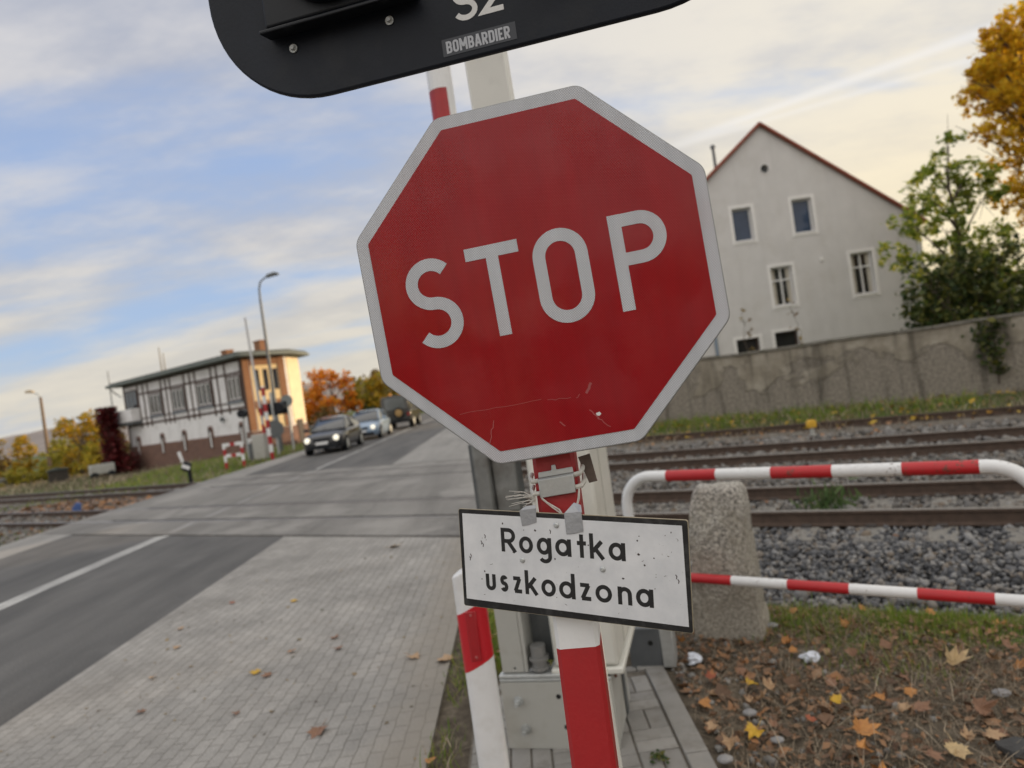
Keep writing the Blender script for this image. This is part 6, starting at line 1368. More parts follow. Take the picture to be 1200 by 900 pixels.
def trees():
    # green tree right of the house: crown in tiers, light trunk showing
    cl = [(.15, 0, 7.7, .55), (-.35, .2, 6.9, .75), (.55, -.2, 6.7, .8), (-.9, 0, 6.2, .75), (.2, .3, 5.9, .8), (1.2, 0, 6.0, .7), (-1.6, -.3, 5.2, .8), (-.6, -.4, 4.9, .8), (-2.1, .1, 4.3, .65), (-1.2, .3, 3.9, .8), (.2, -.3, 4.0, .9), (1.3, .2, 4.3, .9), (-.7, -.2, 3.0, .8), (.5, 0, 2.8, .9), (1.6, -.2, 3.0, 1.0), (-1.3, -.6, 2.4, .6)]
    tree('maple_tree', 'green-leaved tree beside the grey house, its tiered crown above the wall', 'tree', (15.55, 23.0, -.05), 2.4, cl, 6400, .175, L_green, .17, seed=3, spread=.42)
    tree('golden_tree', 'tall golden autumn tree at the upper right, leaning over the green tree', 'tree', (22.9, 24.5, 0), 3.5,
         crown(-.5, 10.2, 3.7, 3.4, 30, 1.1, 5) + [(-4.7, -.2, 8.3, .8), (-4.3, -.2, 7.1, .8), (-3.7, -.2, 6.1, .9), (-4.5, -.3, 5.8, .7), (-3.2, 0, 5.1, .9), (-4.2, 0, 9.4, .7), (-4.6, .2, 10.6, .6), (-3.9, 0, 11.8, .6)] + [(-3.9, -.3, 9.2, .8), (-3.4, .2, 8.0, .7), (-4.0, 0, 10.6, .7), (-2.9, 0, 6.9, .7), (-2.2, .3, 6.0, .8), (-3.2, 0, 12.0, .8), (-3.2, 0, 7.2, .6), (-2.6, 0, 5.4, .7), (-1.6, .2, 5.0, .7), (-1.0, 0, 6.4, .9)], 20000, .20, L_gold, .26, seed=6, spread=.45)
    for i, (x, y, n, w_, h, lab) in enumerate(((12.7, 19.2, 3000, 1.25, 1.5, 'dark green bush leaning over the wall under the green tree'), (14.1, 19.6, 4200, 1.4, 1.9, 'bigger dark bush behind the wall at the right edge'), (16.2, 18.6, 2600, 1.5, 1.8, 'dense dark shrub behind the wall beyond the right edge'))):
        tree('bush', lab, 'bush', (x, y, 0), .9, crown(0, 1.9 + .35 * h, w_, h * .75, 14, .75, 20 + i), n, .16, L_dark, .07, seed=30 + i, limb_r=.6)
    # trees out of frame on the right that keep the crossing in shade
    for i, (x, y, h) in enumerate(((27, 17.5, 11), (30, 12.5, 10.5), (33, 20.5, 12), (31, 7.5, 9.5), (25.5, 5, 8.5), (36, 27.5, 12), (41, 33, 12.5), (24, 10.5, 9.5), (22, .5, 8), (37.5, 14, 13))):
        tree('garden_tree', 'leafy autumn garden tree standing behind the wall to the right of the house', 'tree', (x, y, 0), 2.2, crown(0, h * .56, 3.2, h * .42, 20, 1.35, 50 + i), 3600, .42, L_gold if i % 2 else L_olive, .22, 'garden trees to the right', seed=60 + i)
    # tall thin-crowned tree behind the stop sign
    tree('tall_tree', 'tall thin-leaved tree far behind the STOP sign, its twigs showing at the rim', 'tree', (-9.3, 62, 0), 4, crown(.6, 7.2, 2.6, 2.6, 10, .8, 9), 900, .28, L_olive, .2, seed=10)
    # far row beyond the road
    row = [(-27.5, 90, 6.0, L_org, 'smaller orange tree beside the signal box in the far row'), (-23.2, 88, 7.9, L_org, 'brightest orange tree in the far row beyond the cars'), (-19.3, 93, 6.2, L_olive, 'olive tree next to the bright orange tree beyond the cars'), (-15.2, 90, 7.6, L_yel, 'yellow-green tree above the blue car'), (-11.4, 94, 8.2, L_olive, 'tall olive tree above the off-road vehicle'), (-6.5, 98, 8.0, L_brown, 'russet tree right of the off-road vehicle'), (-1.5, 100, 8.6, L_yel, 'yellow tree at the end of the road, right side'), (4, 98, 9, L_olive, 'olive tree far behind the STOP sign post'), (10, 102, 9, L_org, 'orange tree far behind the STOP sign'), (-32, 96, 6.4, L_brown, 'brown tree hidden behind the signal box'), (-21, 104, 7.6, L_brown, 'russet tree rising behind the bright orange tree'), (-13, 108, 8.6, L_yel, 'yellow tree standing behind the tall olive one')]
    for i, (x, y, h, m, lab) in enumerate(row):
        tree('autumn_tree', lab, 'tree', (x, y, -.3), 1.2, crown(0, h * .52, 3.4, h * .44, 24, 1.25, 80 + i), 3800, .40, m, .16, 'autumn trees beyond the road', seed=90 + i)
    for i, (x, y, w_, h) in enumerate(((-24, 84, 5, 2.2), (-16, 86, 5, 2.0), (-9, 88, 5, 2.2), (-1.5, 70, 3, 1.6), (2.5, 64, 2.5, 1.6), (1.2, 50, 1.8, 1.5))):
        tree('thicket', ['brown thicket under the orange trees', 'dark thicket between the black and blue cars', 'low thicket behind the off-road vehicle', 'low shrub at the bend of the road', 'low shrub on the right verge farther off', 'low shrub on the right verge nearer'][i], 'bush', (x, y, -.3), .4, crown(0, h * .5, w_, h * .5, 16, .8, 110 + i, 1.5), 1800, .3, (L_brown, L_dark, L_brown, L_olive, L_yel, L_olive)[i], .06, seed=120 + i)
    # left background
    tree('autumn_bush', 'large yellow and green bushy tree left of the signal box', 'tree', (-36.2, 57, -.8), .9, crown(0, 2.9, 2.9, 2.5, 22, .95, 130), 4200, .26, L_yel, .16, seed=131)
    tree('autumn_bush', 'dark olive lower bush in front of the large yellow bush', 'bush', (-35.4, 55.0, -.8), .5, crown(0, 1.6, 1.9, 1.3, 12, .8, 132), 2200, .24, L_olive, .1, seed=133)
    tree('poplar_sapling', 'bright yellow narrow sapling between the bare pole and the street lamp', 'tree', (-41.8, 57, -.7), .6, [(0, 0, .9, .6), (0, 0, 1.6, .55), (.1, 0, 2.3, .42), (.1, 0, 2.9, .28), (.9, 0, 1.2, .5), (1.3, 0, 1.7, .4)], 1500, .2, L_yel, .06, seed=135)
    for i, (x, y, h, m, lab) in enumerate(((-50, 66, 5.4, L_yel, 'golden bushy tree at the left edge'), (-57, 70, 4.8, L_brown, 'russet tree just outside the left edge'), (-46.5, 76, 5.2, L_brown, 'russet tree behind the slim street lamp'), (-53, 84, 5.6, L_olive, 'olive tree behind the golden one at the left'), (-37, 74, 5.0, L_olive, 'olive tree hidden behind the large yellow bush'), (-31.5, 66, 4.6, L_yel, 'yellow tree close behind the signal box creeper'))):
        tree('autumn_tree', lab, 'tree', (x, y, -.8), .8, crown(0, h * .5, 2.9, h * .42, 16, 1.0, 140 + i), 2400, .3, m, .14, 'autumn trees on the left', seed=150 + i)
    for i, (x, y, w_, h, m, lab) in enumerate(((-47, 60, 3.5, 2.2, L_brown, 'russet thicket behind the bare pole at the far left'), (-40.5, 62, 3.2, 2.6, L_olive, 'olive thicket under the slim street lamp'), (-52.5, 62, 3.5, 3.0, L_brown, 'russet thicket at the left edge of the view'), (-34, 62, 3.2, 2.8, L_brown, 'brown thicket behind the large yellow bush'), (-60, 64, 4, 3, L_olive, 'olive thicket beyond the left edge'), (-39, 54.5, 1.6, 1.1, L_olive, 'low grey-green scrub by the concrete trough'), (-44.5, 54.5, 1.8, 1.3, L_brown, 'low brown scrub at the far left by the tracks'))):
        tree('thicket', lab, 'bush', (x, y, -.8), .4, crown(0, h * .5, w_, h * .5, 16, .85, 210 + i, 1.5), 2000, .28, m, .06, seed=220 + i)
    # red creeper on the signal-box corner
    rs = np.random.default_rng(77); t = thing('red_creeper', 'dark red creeper covering the left corner of the signal box', 'creeper', (-15.7 + .8 * -16.3 - .6 * 1.0, 40.5 + .6 * 16.3 - .8 * 1.0, -.8), math.atan2(-.6, .8))
    n = 5200; z = rs.uniform(0, 5.0, n) ** 1.0; wdt = .5 + .9 * (1 - z / 5.2); x = .9 + rs.normal(0, 1, n) * .46 * wdt; y = rs.uniform(-1, .2, n) * (.7 + .5 * rs.random(n))
    keep = np.sin(x * 4 + z * 1.3) + np.sin(z * 2.1 - x * 2) > -1.1; P = np.stack([x, y, z], -1)[keep]
    q = np.stack([rs.uniform(1.2, 3.2, 700), rs.uniform(-.4, .5, 700), rs.uniform(0, 1.6, 700)], -1); P = np.concatenate([P, q])
    V, F = scatter(LEAFB, LEAFF, P, .22 * np.exp(rs.normal(0, .25, (len(P), 1))) * np.ones((1, 3)), tilt=1.2); bulk('foliage', V, F, L_red, t)
    mb = MB()
    for k in range(7): mb.tube([(rs.uniform(-.6, .6), rs.uniform(-.4, .2), -.2), (rs.uniform(-.5, .5), rs.uniform(-.4, .2), 2), (rs.uniform(-.4, .4), rs.uniform(-.3, .2), 4.3)], [.05, .04, .02], 5)
    mb.build('stem', bark, t)
    # ivy on the wall and pink flowers above it
    t = thing('ivy', 'strand of dark ivy hanging down the old wall at the right', 'ivy', tr(19.47, -.75, 0)); n = 330; z = rs.uniform(.35, 1.95, n) ** .8; x = rs.normal(0, .09 + .13 * (z - .3) / 1.6, n) + .08 * np.sin(z * 4); y = rs.uniform(-.12, .0, n)
    P = np.stack([.8387 * x + .5446 * y, -.5446 * x + .8387 * y, z], -1); V, F = scatter(LEAFB, LEAFF, P, .11 * np.exp(rs.normal(0, .3, (n, 1))) * np.ones((1, 3)), tilt=1.2); bulk('foliage', V, F, L_dark, t)
    mb = MB(); mb.tube([(0, -.03, .2), (.03, -.03, 1.0), (-.03, -.02, 1.95)], [.02, .016, .01], 5); mb.build('stem', bark, t)
    t = thing('flower_pot', 'pot of pink flowers just behind the wall coping right of the house', 'flower pot', (12.75, 20.6, 0)); mb = MB(); mb.tube([(0, 0, 0), (0, 0, 1.7)], .06, 8); mb.tube([(0, 0, 1.7), (0, 0, 1.95)], [.12, .17], 14); mb.build('pot', dark_grey, t)
    n = 160; P = rs.normal(0, .09, (n, 3)) + np.array([0, 0, 2.05]); V, F = scatter(LEAFB, LEAFF, P, .07 * np.ones((n, 3)), tilt=1.2); bulk('blossom', V, F, leaf_mat('pink_blossom', [(.5, .14, .2), (.6, .22, .28)]), t)
    # saplings with orange leaves in front of the house
    for i, (x, y) in enumerate(((9.0, 25.6), (10.7, 25.4))):
        tree('sapling', ['thin sapling with sparse orange leaves in front of the house, left one', 'thin sapling with sparse orange leaves in front of the house, right one'][i], 'sapling', (x, y, 0), 1.4, [(0, 0, 1.8, .25), (.05, 0, 2.4, .25), (0, 0, 2.9, .2), (-.1, 0, 3.3, .16)], 46, .13, L_brown, .025, seed=160 + i)
def trees_behind():  # unseen trees added so the sign's lower face mirrors dark foliage
    for i, (x, y, h) in enumerate(((-27, -33, 9), (-20, -38, 11), (-9.5, -30, 8.5), (-3.5, -33, 9.5), (1.5, -30, 8), (13, -31, 9))):
        tree('reflection_tree', 'leafy tree added unseen behind the viewer to darken the STOP sign reflection', 'tree', (x, y, 0), 2.2, crown(0, h * .56, 3.0, h * .42, 18, 1.4, 300 + i), 1800, .55, L_olive, .22, 'unseen trees added behind the viewer', seed=310 + i)
trees()
trees_behind()

# ================================================================ GRASS, LITTER, LEAVES
def blades(name, n, xy_fn, hgt, wid, m, zfn=None, lean=.5, keep=None):
    xy = xy_fn(n); n = len(xy); a = rng.uniform(0, 2 * np.pi, n); h = hgt * np.exp(rng.normal(0, .35, n)); w = wid * rng.uniform(.6, 1.3, n)
    z = zfn(xy) if zfn is not None else ground_h(xy[:, 0], xy[:, 1])
    la = rng.uniform(0, 2 * np.pi, n); ln = h * np.abs(rng.normal(0, lean, n))
    dx, dy = np.cos(a) * w / 2, np.sin(a) * w / 2; ex, ey = np.cos(la) * ln, np.sin(la) * ln
    b0 = np.stack([xy[:, 0] - dx, xy[:, 1] - dy, z - .005], -1); b1 = np.stack([xy[:, 0] + dx, xy[:, 1] + dy, z - .005], -1)
    m0 = np.stack([xy[:, 0] - dx * .7 + ex * .4, xy[:, 1] - dy * .7 + ey * .4, z + h * .6], -1); m1 = np.stack([xy[:, 0] + dx * .7 + ex * .4, xy[:, 1] + dy * .7 + ey * .4, z + h * .6], -1)
    t0 = np.stack([xy[:, 0] + ex - dx * .1, xy[:, 1] + ey - dy * .1, z + h * .95], -1); t1 = np.stack([xy[:, 0] + ex + dx * .1, xy[:, 1] + ey + dy * .1, z + h * .95], -1)
    V = np.stack([b0, b1, m0, m1, t0, t1], 1).reshape(-1, 3); i = np.arange(n)[:, None] * 6
    F = np.concatenate([i + np.array([[0, 1, 3, 2]]), i + np.array([[2, 3, 5, 4]])]).astype(np.int32)
    return tag(bulk(name, V, F, m), kind='stuff')
G_green = leaf_mat('fresh_grass', [(.11, .20, .02), (.16, .26, .03), (.23, .29, .045), (.30, .26, .08)], trans=.3)
G_dry = leaf_mat('dry_straw', [(.10, .075, .05), (.26, .205, .14), (.50, .42, .31), (.07, .052, .036), (.38, .31, .22)], trans=.15)
def cs_pts(c0, c1, s0, s1, xmin=-1e9, clump=0, clr=.2):
    def f(n):
        c = rng.uniform(c0, c1, n); s = rng.uniform(s0, s1, n)
        if clump:
            k = rng.integers(0, clump, n); cc = rng.uniform(c0, c1, clump); s_c = rng.uniform(s0, s1, clump); c = cc[k] + rng.normal(0, clr, n); s = s_c[k] + rng.normal(0, clr * 1.6, n)
        P = np.stack([.5446 * c - .8387 * s, .8387 * c + .5446 * s], -1); return P[P[:, 0] > xmin]
    return f
def ground_cover():
    # near green strip by the railing, with bare gaps
    blades('grass', 7000, cs_pts(4.55, 5.15, -3.5, 1.3, .9, 34, .13), .055, .006, G_green)
    blades('grass', 2500, cs_pts(4.0, 4.9, -3.5, 2.3, .8, 26, .09), .05, .005, G_green)
    blades('dry_grass', 15000, cs_pts(2.2, 5.0, -2.4, 2.6, .72, 160, .12), .05, .004, G_dry, lean=1.6)
    # flattened straw
    blades('dry_straw', 30000, cs_pts(2.2, 5.1, -2.4, 2.6, .72), .024, .0034, G_dry, lean=3.6)
    # weeds between pavement and paver pad
    def verge(n):
        y = rng.uniform(2.0, 6.6, n); k = np.sin(y * 3.1) + np.sin(y * 7.7) + rng.normal(0, .6, n) > -.3
        x = -.60 + rng.normal(0, .05, n) + .06 * np.clip(y - 3.8, 0, 2) ; return np.stack([x, y], -1)[k]
    zf = lambda xy: np.full(len(xy), .004)
    blades('verge_grass', 1500, verge, .05, .006, G_green, zf, .8); blades('verge_grass', 900, verge, .04, .005, G_dry, zf, 1.4)
    def verge2(n): return np.stack([rng.uniform(-.5, .12, n), rng.uniform(4.25, 6.2, n)], -1)
    blades('verge_grass', 7000, verge2, .075, .007, G_green, None, .7); blades('verge_grass', 2200, verge2, .06, .006, G_dry, None, 1.2)
    # along the foot of the wall, and on the left
    blades('wall_grass', 3000, cs_pts(17.9, 19.3, 0, 12, -.2, 120, .22), .16, .02, G_green); blades('wall_grass', 4500, cs_pts(16.6, 19.3, -6, 12, -.2, 120, .25), .13, .02, G_dry, lean=.9)
    blades('left_grass', 2600, lambda n: np.stack([rng.uniform(-14.5, -10.9, n), rng.uniform(13.0, 17.2, n)], -1)[:, :], .10, .018, G_green)
    blades('left_grass', 9000, lambda n: np.stack([rng.uniform(-20, -10.9, n), rng.uniform(24.5, 40, n)], -1), .14, .03, G_green); blades('left_grass', 6000, lambda n: np.stack([rng.uniform(-24, -10.9, n), rng.uniform(24.5, 42, n)], -1), .14, .03, G_dry, lean=.9)
    blades('left_grass', 7000, lambda n: np.stack([rng.uniform(-46, -20, n), rng.uniform(34, 56, n)], -1), .2, .05, G_dry, lean=.9)
    # weed between the rails
    p = np.stack([rng.uniform(-.55, .15, 260), rng.uniform(4.2, 6.0, 260), rng.uniform(.0, .07, 260)], -1); V, F = scatter(LEAFB, LEAFF, p, .055 * np.exp(rng.normal(0, .3, (260, 1))) * np.ones((1, 3)), tilt=.6); tag(bulk('verge_leaves', V, F, leaf_mat('verge_leaf_mix', [(.42, .27, .03), (.34, .17, .05), (.24, .16, .08), (.30, .28, .04)], trans=.2)), kind='stuff')
    t = thing('weed', 'green feathery weed growing between the rails of the nearest track', 'weed', (3.35, 7.75, -.16)); rs = np.random.default_rng(3)
    n = 260; P = rs.normal(0, 1, (n, 3)) * np.array([.15, .10, .085]) + np.array([0, 0, .14]); P[:, 2] = np.abs(P[:, 2]); V, F = scatter([(-.12, 0, -.5), (.12, 0, -.5), (.1, .05, .3), (0, .05, .6)], [(0, 1, 2, 3)], P, .085 * np.exp(rs.normal(0, .3, (n, 1))) * np.ones((1, 3)), tilt=.7); bulk('foliage', V, F, leaf_mat('weed_leaf', [(.05, .10, .03), (.09, .15, .05), (.14, .18, .07)]), t)
    mb = MB()
    for k in range(9): mb.tube([(rs.normal(0, .03), rs.normal(0, .02), 0), (rs.normal(0, .13), rs.normal(0, .08), .26)], [.006, .003], 5)
    mb.build('stem', pm('weed_stem', (.08, .10, .04), .8), t)
    # pebbles and leaf crumbs on the near soil
    pts = cs_pts(2.0, 5.0, -2.4, 2.6, .70)(4200); n = len(pts); w_ = np.exp(-np.clip(pts[:, 0] - .7, 0, 3) * 2.2); k = rng.random(n) < .10 + .9 * w_; pts = pts[k]; n = len(pts)
    sz = .010 * np.exp(np.clip(rng.normal(0, .5, (n, 1)), -2, .8)) * rng.uniform(.7, 1.3, (n, 3)); P = np.stack([pts[:, 0], pts[:, 1], ground_h(pts[:, 0], pts[:, 1]) + .008], -1); V, F = scatter(ICO[0], ICO[1], P, sz, jitter=.2)
    tag(bulk('pebbles', V, F, pm('pebble', (.18, .175, .165), .85, var=.2, island=.5)), kind='stuff')
    pts = cs_pts(2.0, 5.3, -2.4, 2.6, .70)(14000); n = len(pts); P = np.stack([pts[:, 0], pts[:, 1], ground_h(pts[:, 0], pts[:, 1]) + rng.uniform(.004, .03, n)], -1)
    V, F = scatter(LEAFB, LEAFF, P, .030 * np.exp(rng.normal(0, .45, (n, 1))) * np.ones((1, 3)), tilt=.7)
    tag(bulk('leaf_litter', V, F, leaf_mat('brown_litter', [(.10, .06, .04), (.19, .11, .065), (.27, .17, .10), (.33, .16, .07)], trans=.1)), kind='stuff')
    # bigger matted leaves, half buried and overlapping
    mb = MB(); rr = random.Random(91); mi_ = []
    for k in range(260):
        p = cs_pts(2.2, 5.0, -2.2, 2.5, .76)(1)
        if len(p) == 0: continue
        x, y = p[0]; l = maple_leaf(500 + k, rr.uniform(.05, .105), rr.uniform(.3, 1.1)); Rm_ = Matrix.Translation((x, y, float(ground_h(np.array([x]), np.array([y]))[0]) + rr.uniform(.006, .03))) @ Matrix.Rotation(rr.uniform(0, 6.28), 4, 'Z') @ Matrix.Rotation(rr.uniform(-.6, .6), 4, 'X') @ Matrix.Rotation(rr.uniform(-.4, .4), 4, 'Y')
        mb.add([Rm_ @ Vector(v) for v in l.v], l.f, rr.choice((0, 0, 1, 1, 2)))
    tag(mb.build('matted_leaves', [leaf_surface('brown_leaf', (.22, .115, .065), (.12, .06, .035)), leaf_surface('tan_leaf', (.38, .25, .14), (.24, .13, .07)), leaf_surface('orange_brown_leaf', (.42, .19, .05), (.22, .09, .03))], smooth=True), kind='stuff')
    # twigs
    mb = MB()
    for k in range(60):
        p = cs_pts(2.3, 4.9, -2.8, 2.3, .8)(4)
        if len(p) == 0: continue
        x, y = p[0]; a = rng.uniform(0, 6.28); l = rng.uniform(.05, .16); z = .008; mb.tube([(x, y, z), (x + math.cos(a) * l * .5, y + math.sin(a) * l * .5, z + .02), (x + math.cos(a) * l, y + math.sin(a) * l, z + .004)], [.0022, .002, .001], 4)
    tag(mb.build('twigs', pm('twig', (.10, .075, .05), .9, var=.3)), kind='stuff')
    # leaves strewn between the left tracks, along the wall foot and in the gravel
    def litter(n, c0, c1, s0, s1, size, m, dz=.10):
        p = cs_pts(c0, c1, s0, s1)(n); p = p[(p[:, 0] > -.3) | (p[:, 0] < -10.9)]; q = np.stack([p[:, 0], p[:, 1], ground_h(p[:, 0], p[:, 1]) + dz], -1); V, F = scatter(LEAFB, LEAFF, q, size * np.exp(rng.normal(0, .3, (len(q), 1))) * np.ones((1, 3)), tilt=.5); tag(bulk('fallen_leaves', V, F, m), kind='stuff')
    lit = leaf_mat('orange_litter', [(.20, .09, .04), (.30, .15, .06), (.36, .20, .10), (.16, .08, .04)], trans=.1)
    litter(900, 9.4, 11.8, 17, 28, .16, lit); litter(300, 6.4, 9.2, 16.8, 24, .13, lit); litter(420, 14, 19.2, -4, 11, .11, lit, .09); litter(60, 5.3, 14, -3, 8, .08, lit, .09)
    litter(480, 16.6, 19.3, -4, 11, .10, leaf_mat('yellow_litter', [(.34, .22, .02), (.42, .28, .03), (.3, .15, .02)], trans=.1), .10)
    litter(700, 26, 36, 5, 36, .2, lit, .06)
# individual fallen leaves
def maple_leaf(seed, size, curl):
    rs = random.Random(seed); pts = []
    lobes = [(-150, .52), (-95, .78), (-40, .95), (0 + rs.uniform(-4, 4), 1.1), (42, .95), (96, .78), (150, .5)]
    out = [(0, -.12)]
    for i, (a, r) in enumerate(lobes):
        r *= rs.uniform(.85, 1.1); ang = rad(90 - a)
        for da, rr_ in ((-13, .72), (-6, .80), (0, 1.0), (6, .8), (13, .70)): out.append((rr_ * r * .5 * math.cos(ang - rad(da)), rr_ * r * .5 * math.sin(ang - rad(da)) + .05))
        if i < len(lobes) - 1:
            am = rad(90 - (a + lobes[i + 1][0]) / 2); out.append((.30 * math.cos(am), .30 * math.sin(am) + .05))
    V = [(0, .03, 0)] + [(x, y, 0) for x, y in out]; n = len(out)
    F = [(0, 1 + (i + 1) % n, 1 + i) for i in range(n)]
    kx, ky, ph = curl * rs.uniform(.6, 1.4), curl * rs.uniform(-.6, 1.2), rs.uniform(0, 6)
    V = [(x * size, y * size, size * (kx * x * x * 2.4 + ky * y * y * 2 + .10 * curl * math.sin(7 * x + 5 * y + ph))) for x, y, z in V]
    mb = MB(); mb.add(V, F); mb.tube([(0, .0, size * .01), (0, -.3 * size, size * (.03 + .1 * curl)), (.05 * size, -.55 * size, size * .12 * curl + size * .04)], [.010 * size + .0004, .008 * size + .0004, .006 * size], 5)
    return mb
def leaf_surface(name, c, c2):
    return pm(name, c, .6, var=.3, scale=22, dirt=c2, dirt_scale=26, dirt_amt=.7, bump=.3, bscale=60)
ground_cover()
def loose_leaves():
    cols = dict(yellow=leaf_surface('yellow_leaf', (.50, .31, .02), (.30, .13, .02)), orange=leaf_surface('orange_brown_leaf', (.40, .17, .04), (.20, .08, .03)), tan=leaf_surface('tan_leaf', (.36, .23, .12), (.22, .12, .06)), brown=leaf_surface('brown_leaf', (.20, .10, .055), (.10, .05, .03)), red=leaf_surface('red_brown_leaf', (.28, .07, .03), (.30, .16, .04)), pale=leaf_surface('pale_beige_leaf', (.46, .34, .18), (.30, .20, .10)))
    # pixel in the photograph, size, colour, label
    def at(px, py):
        u = px - 600; v = 450 - py; a = u * math.cos(ROLL) + v * math.sin(ROLL); b = -u * math.sin(ROLL) + v * math.cos(ROLL); t_ = (-.0 - 1.8) / b; return a * t_, 800 * t_
    big = [(1009, 862, .135, 'orange', 'large orange-brown leaf lying flat at the lower right, the biggest one'), (879, 806, .085, 'yellow', 'bright yellow leaf on the pebbles right of the paver kerb'), (903, 812, .085, 'tan', 'tan leaf touching the bright yellow leaf by the kerb'), (887, 862, .11, 'yellow', 'crumpled yellow leaf near the stones at the bottom'), (858, 875, .085, 'tan', 'pinkish tan leaf beside the crumpled yellow leaf'), (1118, 782, .13, 'pale', 'curled pale beige leaf under the grass strip at the right'), (1120, 884, .12, 'pale', 'pale yellow-tan leaf at the bottom right corner'), (1160, 868, .09, 'tan', 'tan leaf with lobes right of the pale bottom leaf'), (1034, 826, .085, 'orange', 'orange leaf above the largest leaf'), (984, 828, .075, 'yellow', 'small yellow leaf half covered by straw'), (825, 828, .08, 'orange', 'orange-yellow leaf at the edge of the paver kerb'), (834, 800, .075, 'red', 'red-brown leaf a little behind the kerb corner'), (928, 768, .07, 'orange', 'small orange leaf left of the white paper scrap'), (1035, 764, .10, 'brown', 'folded brown leaf under the lower railing tube'), (1076, 836, .10, 'brown', 'tan-brown leaf lying in the dry grass'), (1148, 838, .11, 'brown', 'dark brown leaf pile right of the dry grass'), (1068, 815, .08, 'orange', 'narrow orange leaf standing on edge in the straw'), (975, 808, .075, 'brown', 'brown leaf among the twigs at the middle'), (838, 856, .075, 'tan', 'tan leaf lying on the pebbles beside the kerb'), (868, 790, .07, 'brown', 'brown leaf behind the yellow leaf near the stone post'), (1180, 762, .08, 'brown', 'brown leaf at the right edge below the grass'), (1090, 892, .09, 'brown', 'brown leaf cut by the lower edge of the view'), (1000, 772, .08, 'brown', 'brown leaf right of the white paper scrap'), (1090, 716, .08, 'orange', 'orange leaf in the grass under the railing'), (1012, 708, .07, 'orange', 'orange leaf lying at the left end of the grass strip'), (950, 850, .06, 'red', 'small red leaf left of the largest leaf')]
    for i, (px, py, s, c, lab) in enumerate(big):
        x, y = at(px, py); o = maple_leaf(i, s * 1.2, .75 if 'curl' in lab or 'crump' in lab or 'fold' in lab else .5).build('fallen_leaf', cols[c], loc=(x, y, float(ground_h(np.array([x]), np.array([y]))[0]) + .048))
        rr = random.Random(i); o.rotation_euler = (Matrix.Rotation(rr.uniform(.05, .5) if i else .45, 3, 'X') @ Matrix.Rotation(rr.uniform(-.2, .2), 3, 'Y') @ Matrix.Rotation(rr.uniform(0, 6.28), 3, 'Z')).to_euler(); tag(o, lab, 'leaf', 'fallen leaves on the soil')
    onp = [(345, 706, .07, 'yellow', 'yellow leaf on the pavement near the asphalt edge'), (302, 790, .075, 'yellow', 'bright yellow leaf in the middle of the pavement'), (316, 793, .07, 'brown', 'greenish brown leaf beside the bright yellow pavement leaf'), (273, 708, .06, 'red', 'small red-brown leaf on the pavement, nearest the road'), (210, 739, .06, 'tan', 'tan leaf lying on pavement near the dark asphalt'), (208, 761, .06, 'tan', 'another tan leaf just below it on pavement'), (342, 765, .06, 'orange', 'small orange leaf right of the pavement centre'), (375, 857, .11, 'brown', 'dark twiggy leaf cluster low on the pavement'), (395, 762, .07, 'brown', 'greenish dark leaf on the right of the pavement'), (393, 749, .07, 'brown', 'dark narrow leaf just behind the greenish one'), (483, 771, .10, 'tan', 'tan leaf lying by the weedy verge'), (525, 775, .12, 'tan', 'curled tan leaf in the weedy verge'), (460, 642, .13, 'pale', 'pale orange leaf near the crossing on the pavement'), (506, 893, .06, 'orange', 'orange leaf at the bottom in the verge'), (277, 837, .05, 'brown', 'small brown leaf on the lower pavement'), (166, 837, .06, 'brown', 'dark leaf on the left of the lower pavement'), (180, 795, .05, 'tan', 'small tan leaf at the left of the pavement')]
    for i, (px, py, s, c, lab) in enumerate(onp):
        x, y = at(px, py); o = maple_leaf(100 + i, s * 1.5, .3).build('fallen_leaf', cols[c], loc=(x, y, .014)); rr = random.Random(40 + i); o.rotation_euler = (rr.uniform(-.12, .12), rr.uniform(-.12, .12), rr.uniform(0, 6.28)); tag(o, lab, 'leaf', 'fallen leaves on the pavement')
    n = 420; P = np.stack([rng.uniform(-3.6, -.7, n), rng.uniform(2.4, 9, n) , np.full(n, .008)], -1); P = P[.5446 * P[:, 0] + .8387 * P[:, 1] < 6.5]; V, F = scatter(LEAFB, LEAFF, P, .018 * np.exp(rng.normal(0, .5, (len(P), 1))) * np.ones((1, 3)), tilt=.25); tag(bulk('pavement_crumbs', V, F, leaf_mat('crumb_mix', [(.10, .085, .05), (.28, .20, .08), (.16, .12, .08), (.08, .085, .05)], trans=.0)), kind='stuff')
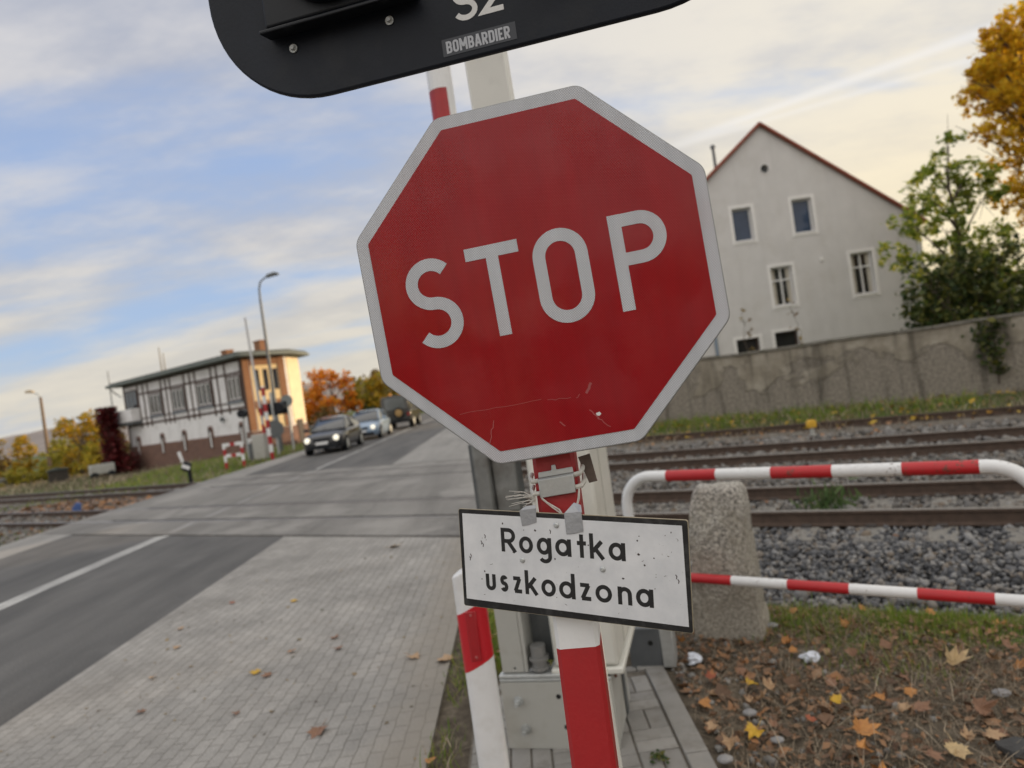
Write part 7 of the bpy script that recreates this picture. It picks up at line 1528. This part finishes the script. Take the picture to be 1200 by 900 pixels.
    # scraps of paper and loose stones
    for i, (px, py, s, lab) in enumerate(((949, 774, .05, 'crumpled white paper scrap among the brown leaves'), (813, 776, .045, 'white pebble-like paper lump near the kerb corner'))):
        x, y = at(px, py); bm = bmesh.new(); bmesh.ops.create_icosphere(bm, subdivisions=2, radius=s); rr = random.Random(i)
        for v in bm.verts: v.co = v.co * rr.uniform(.45, 1.25); v.co.z *= .7
        me = bpy.data.meshes.new('paper_scrap'); bm.to_mesh(me); bm.free(); me.materials.append(pm('white_paper', (.62, .66, .74), .8, var=.1)); o = bpy.data.objects.new('paper_scrap', me); col.objects.link(o); o.location = (x, y, .02); tag(o, lab, 'paper')
    st = [(1173, 815, .034, 'flat grey stone on the soil at the right'), (1195, 880, .065, 'dark stone at the bottom right edge'), (880, 838, .028, 'grey stone beside the crumpled yellow leaf'), (850, 892, .028, 'pale stone at the bottom by the kerb'), (912, 870, .025, 'small grey stone below the yellow leaf'), (905, 735, .034, 'grey stone lying at the foot of the granite post')]
    for i, (px, py, s, lab) in enumerate(st):
        x, y = at(px, py); bm = bmesh.new(); bmesh.ops.create_icosphere(bm, subdivisions=2, radius=s); rr = random.Random(50 + i); from mathutils import noise as mn
        for v in bm.verts: v.co = v.co * (1 + .35 * mn.noise(v.co * 18 + Vector((i * 3, 0, 0)))); v.co.z *= .5; v.co.x *= 1.25
        me = bpy.data.meshes.new('loose_stone'); bm.to_mesh(me); bm.free(); me.materials.append(pm('loose_grey_stone' if i != 1 else 'loose_dark_stone', (.24, .24, .245) if i != 1 else (.05, .05, .05), .85, var=.25, scale=20, bump=.4)); o = bpy.data.objects.new('loose_stone', me); col.objects.link(o); o.location = (x, y, .012); tag(o, lab, 'stone', 'loose stones on the soil')
    # small pavement weed at the bottom
    x, y = at(775, 892); t = thing('weed', 'small dark green weed sprouting between the paver blocks', 'weed', (x, y, .008)); n = 24; rs = np.random.default_rng(8); a = rs.uniform(0, 6.28, n); r = rs.uniform(.01, .06, n)
    V, F = scatter(LEAFB, LEAFF, np.stack([np.cos(a) * r, np.sin(a) * r, rs.uniform(.004, .02, n)], -1), .030 * np.ones((n, 3)), tilt=.4); bulk('foliage', V, F, L_dark, t)
loose_leaves()
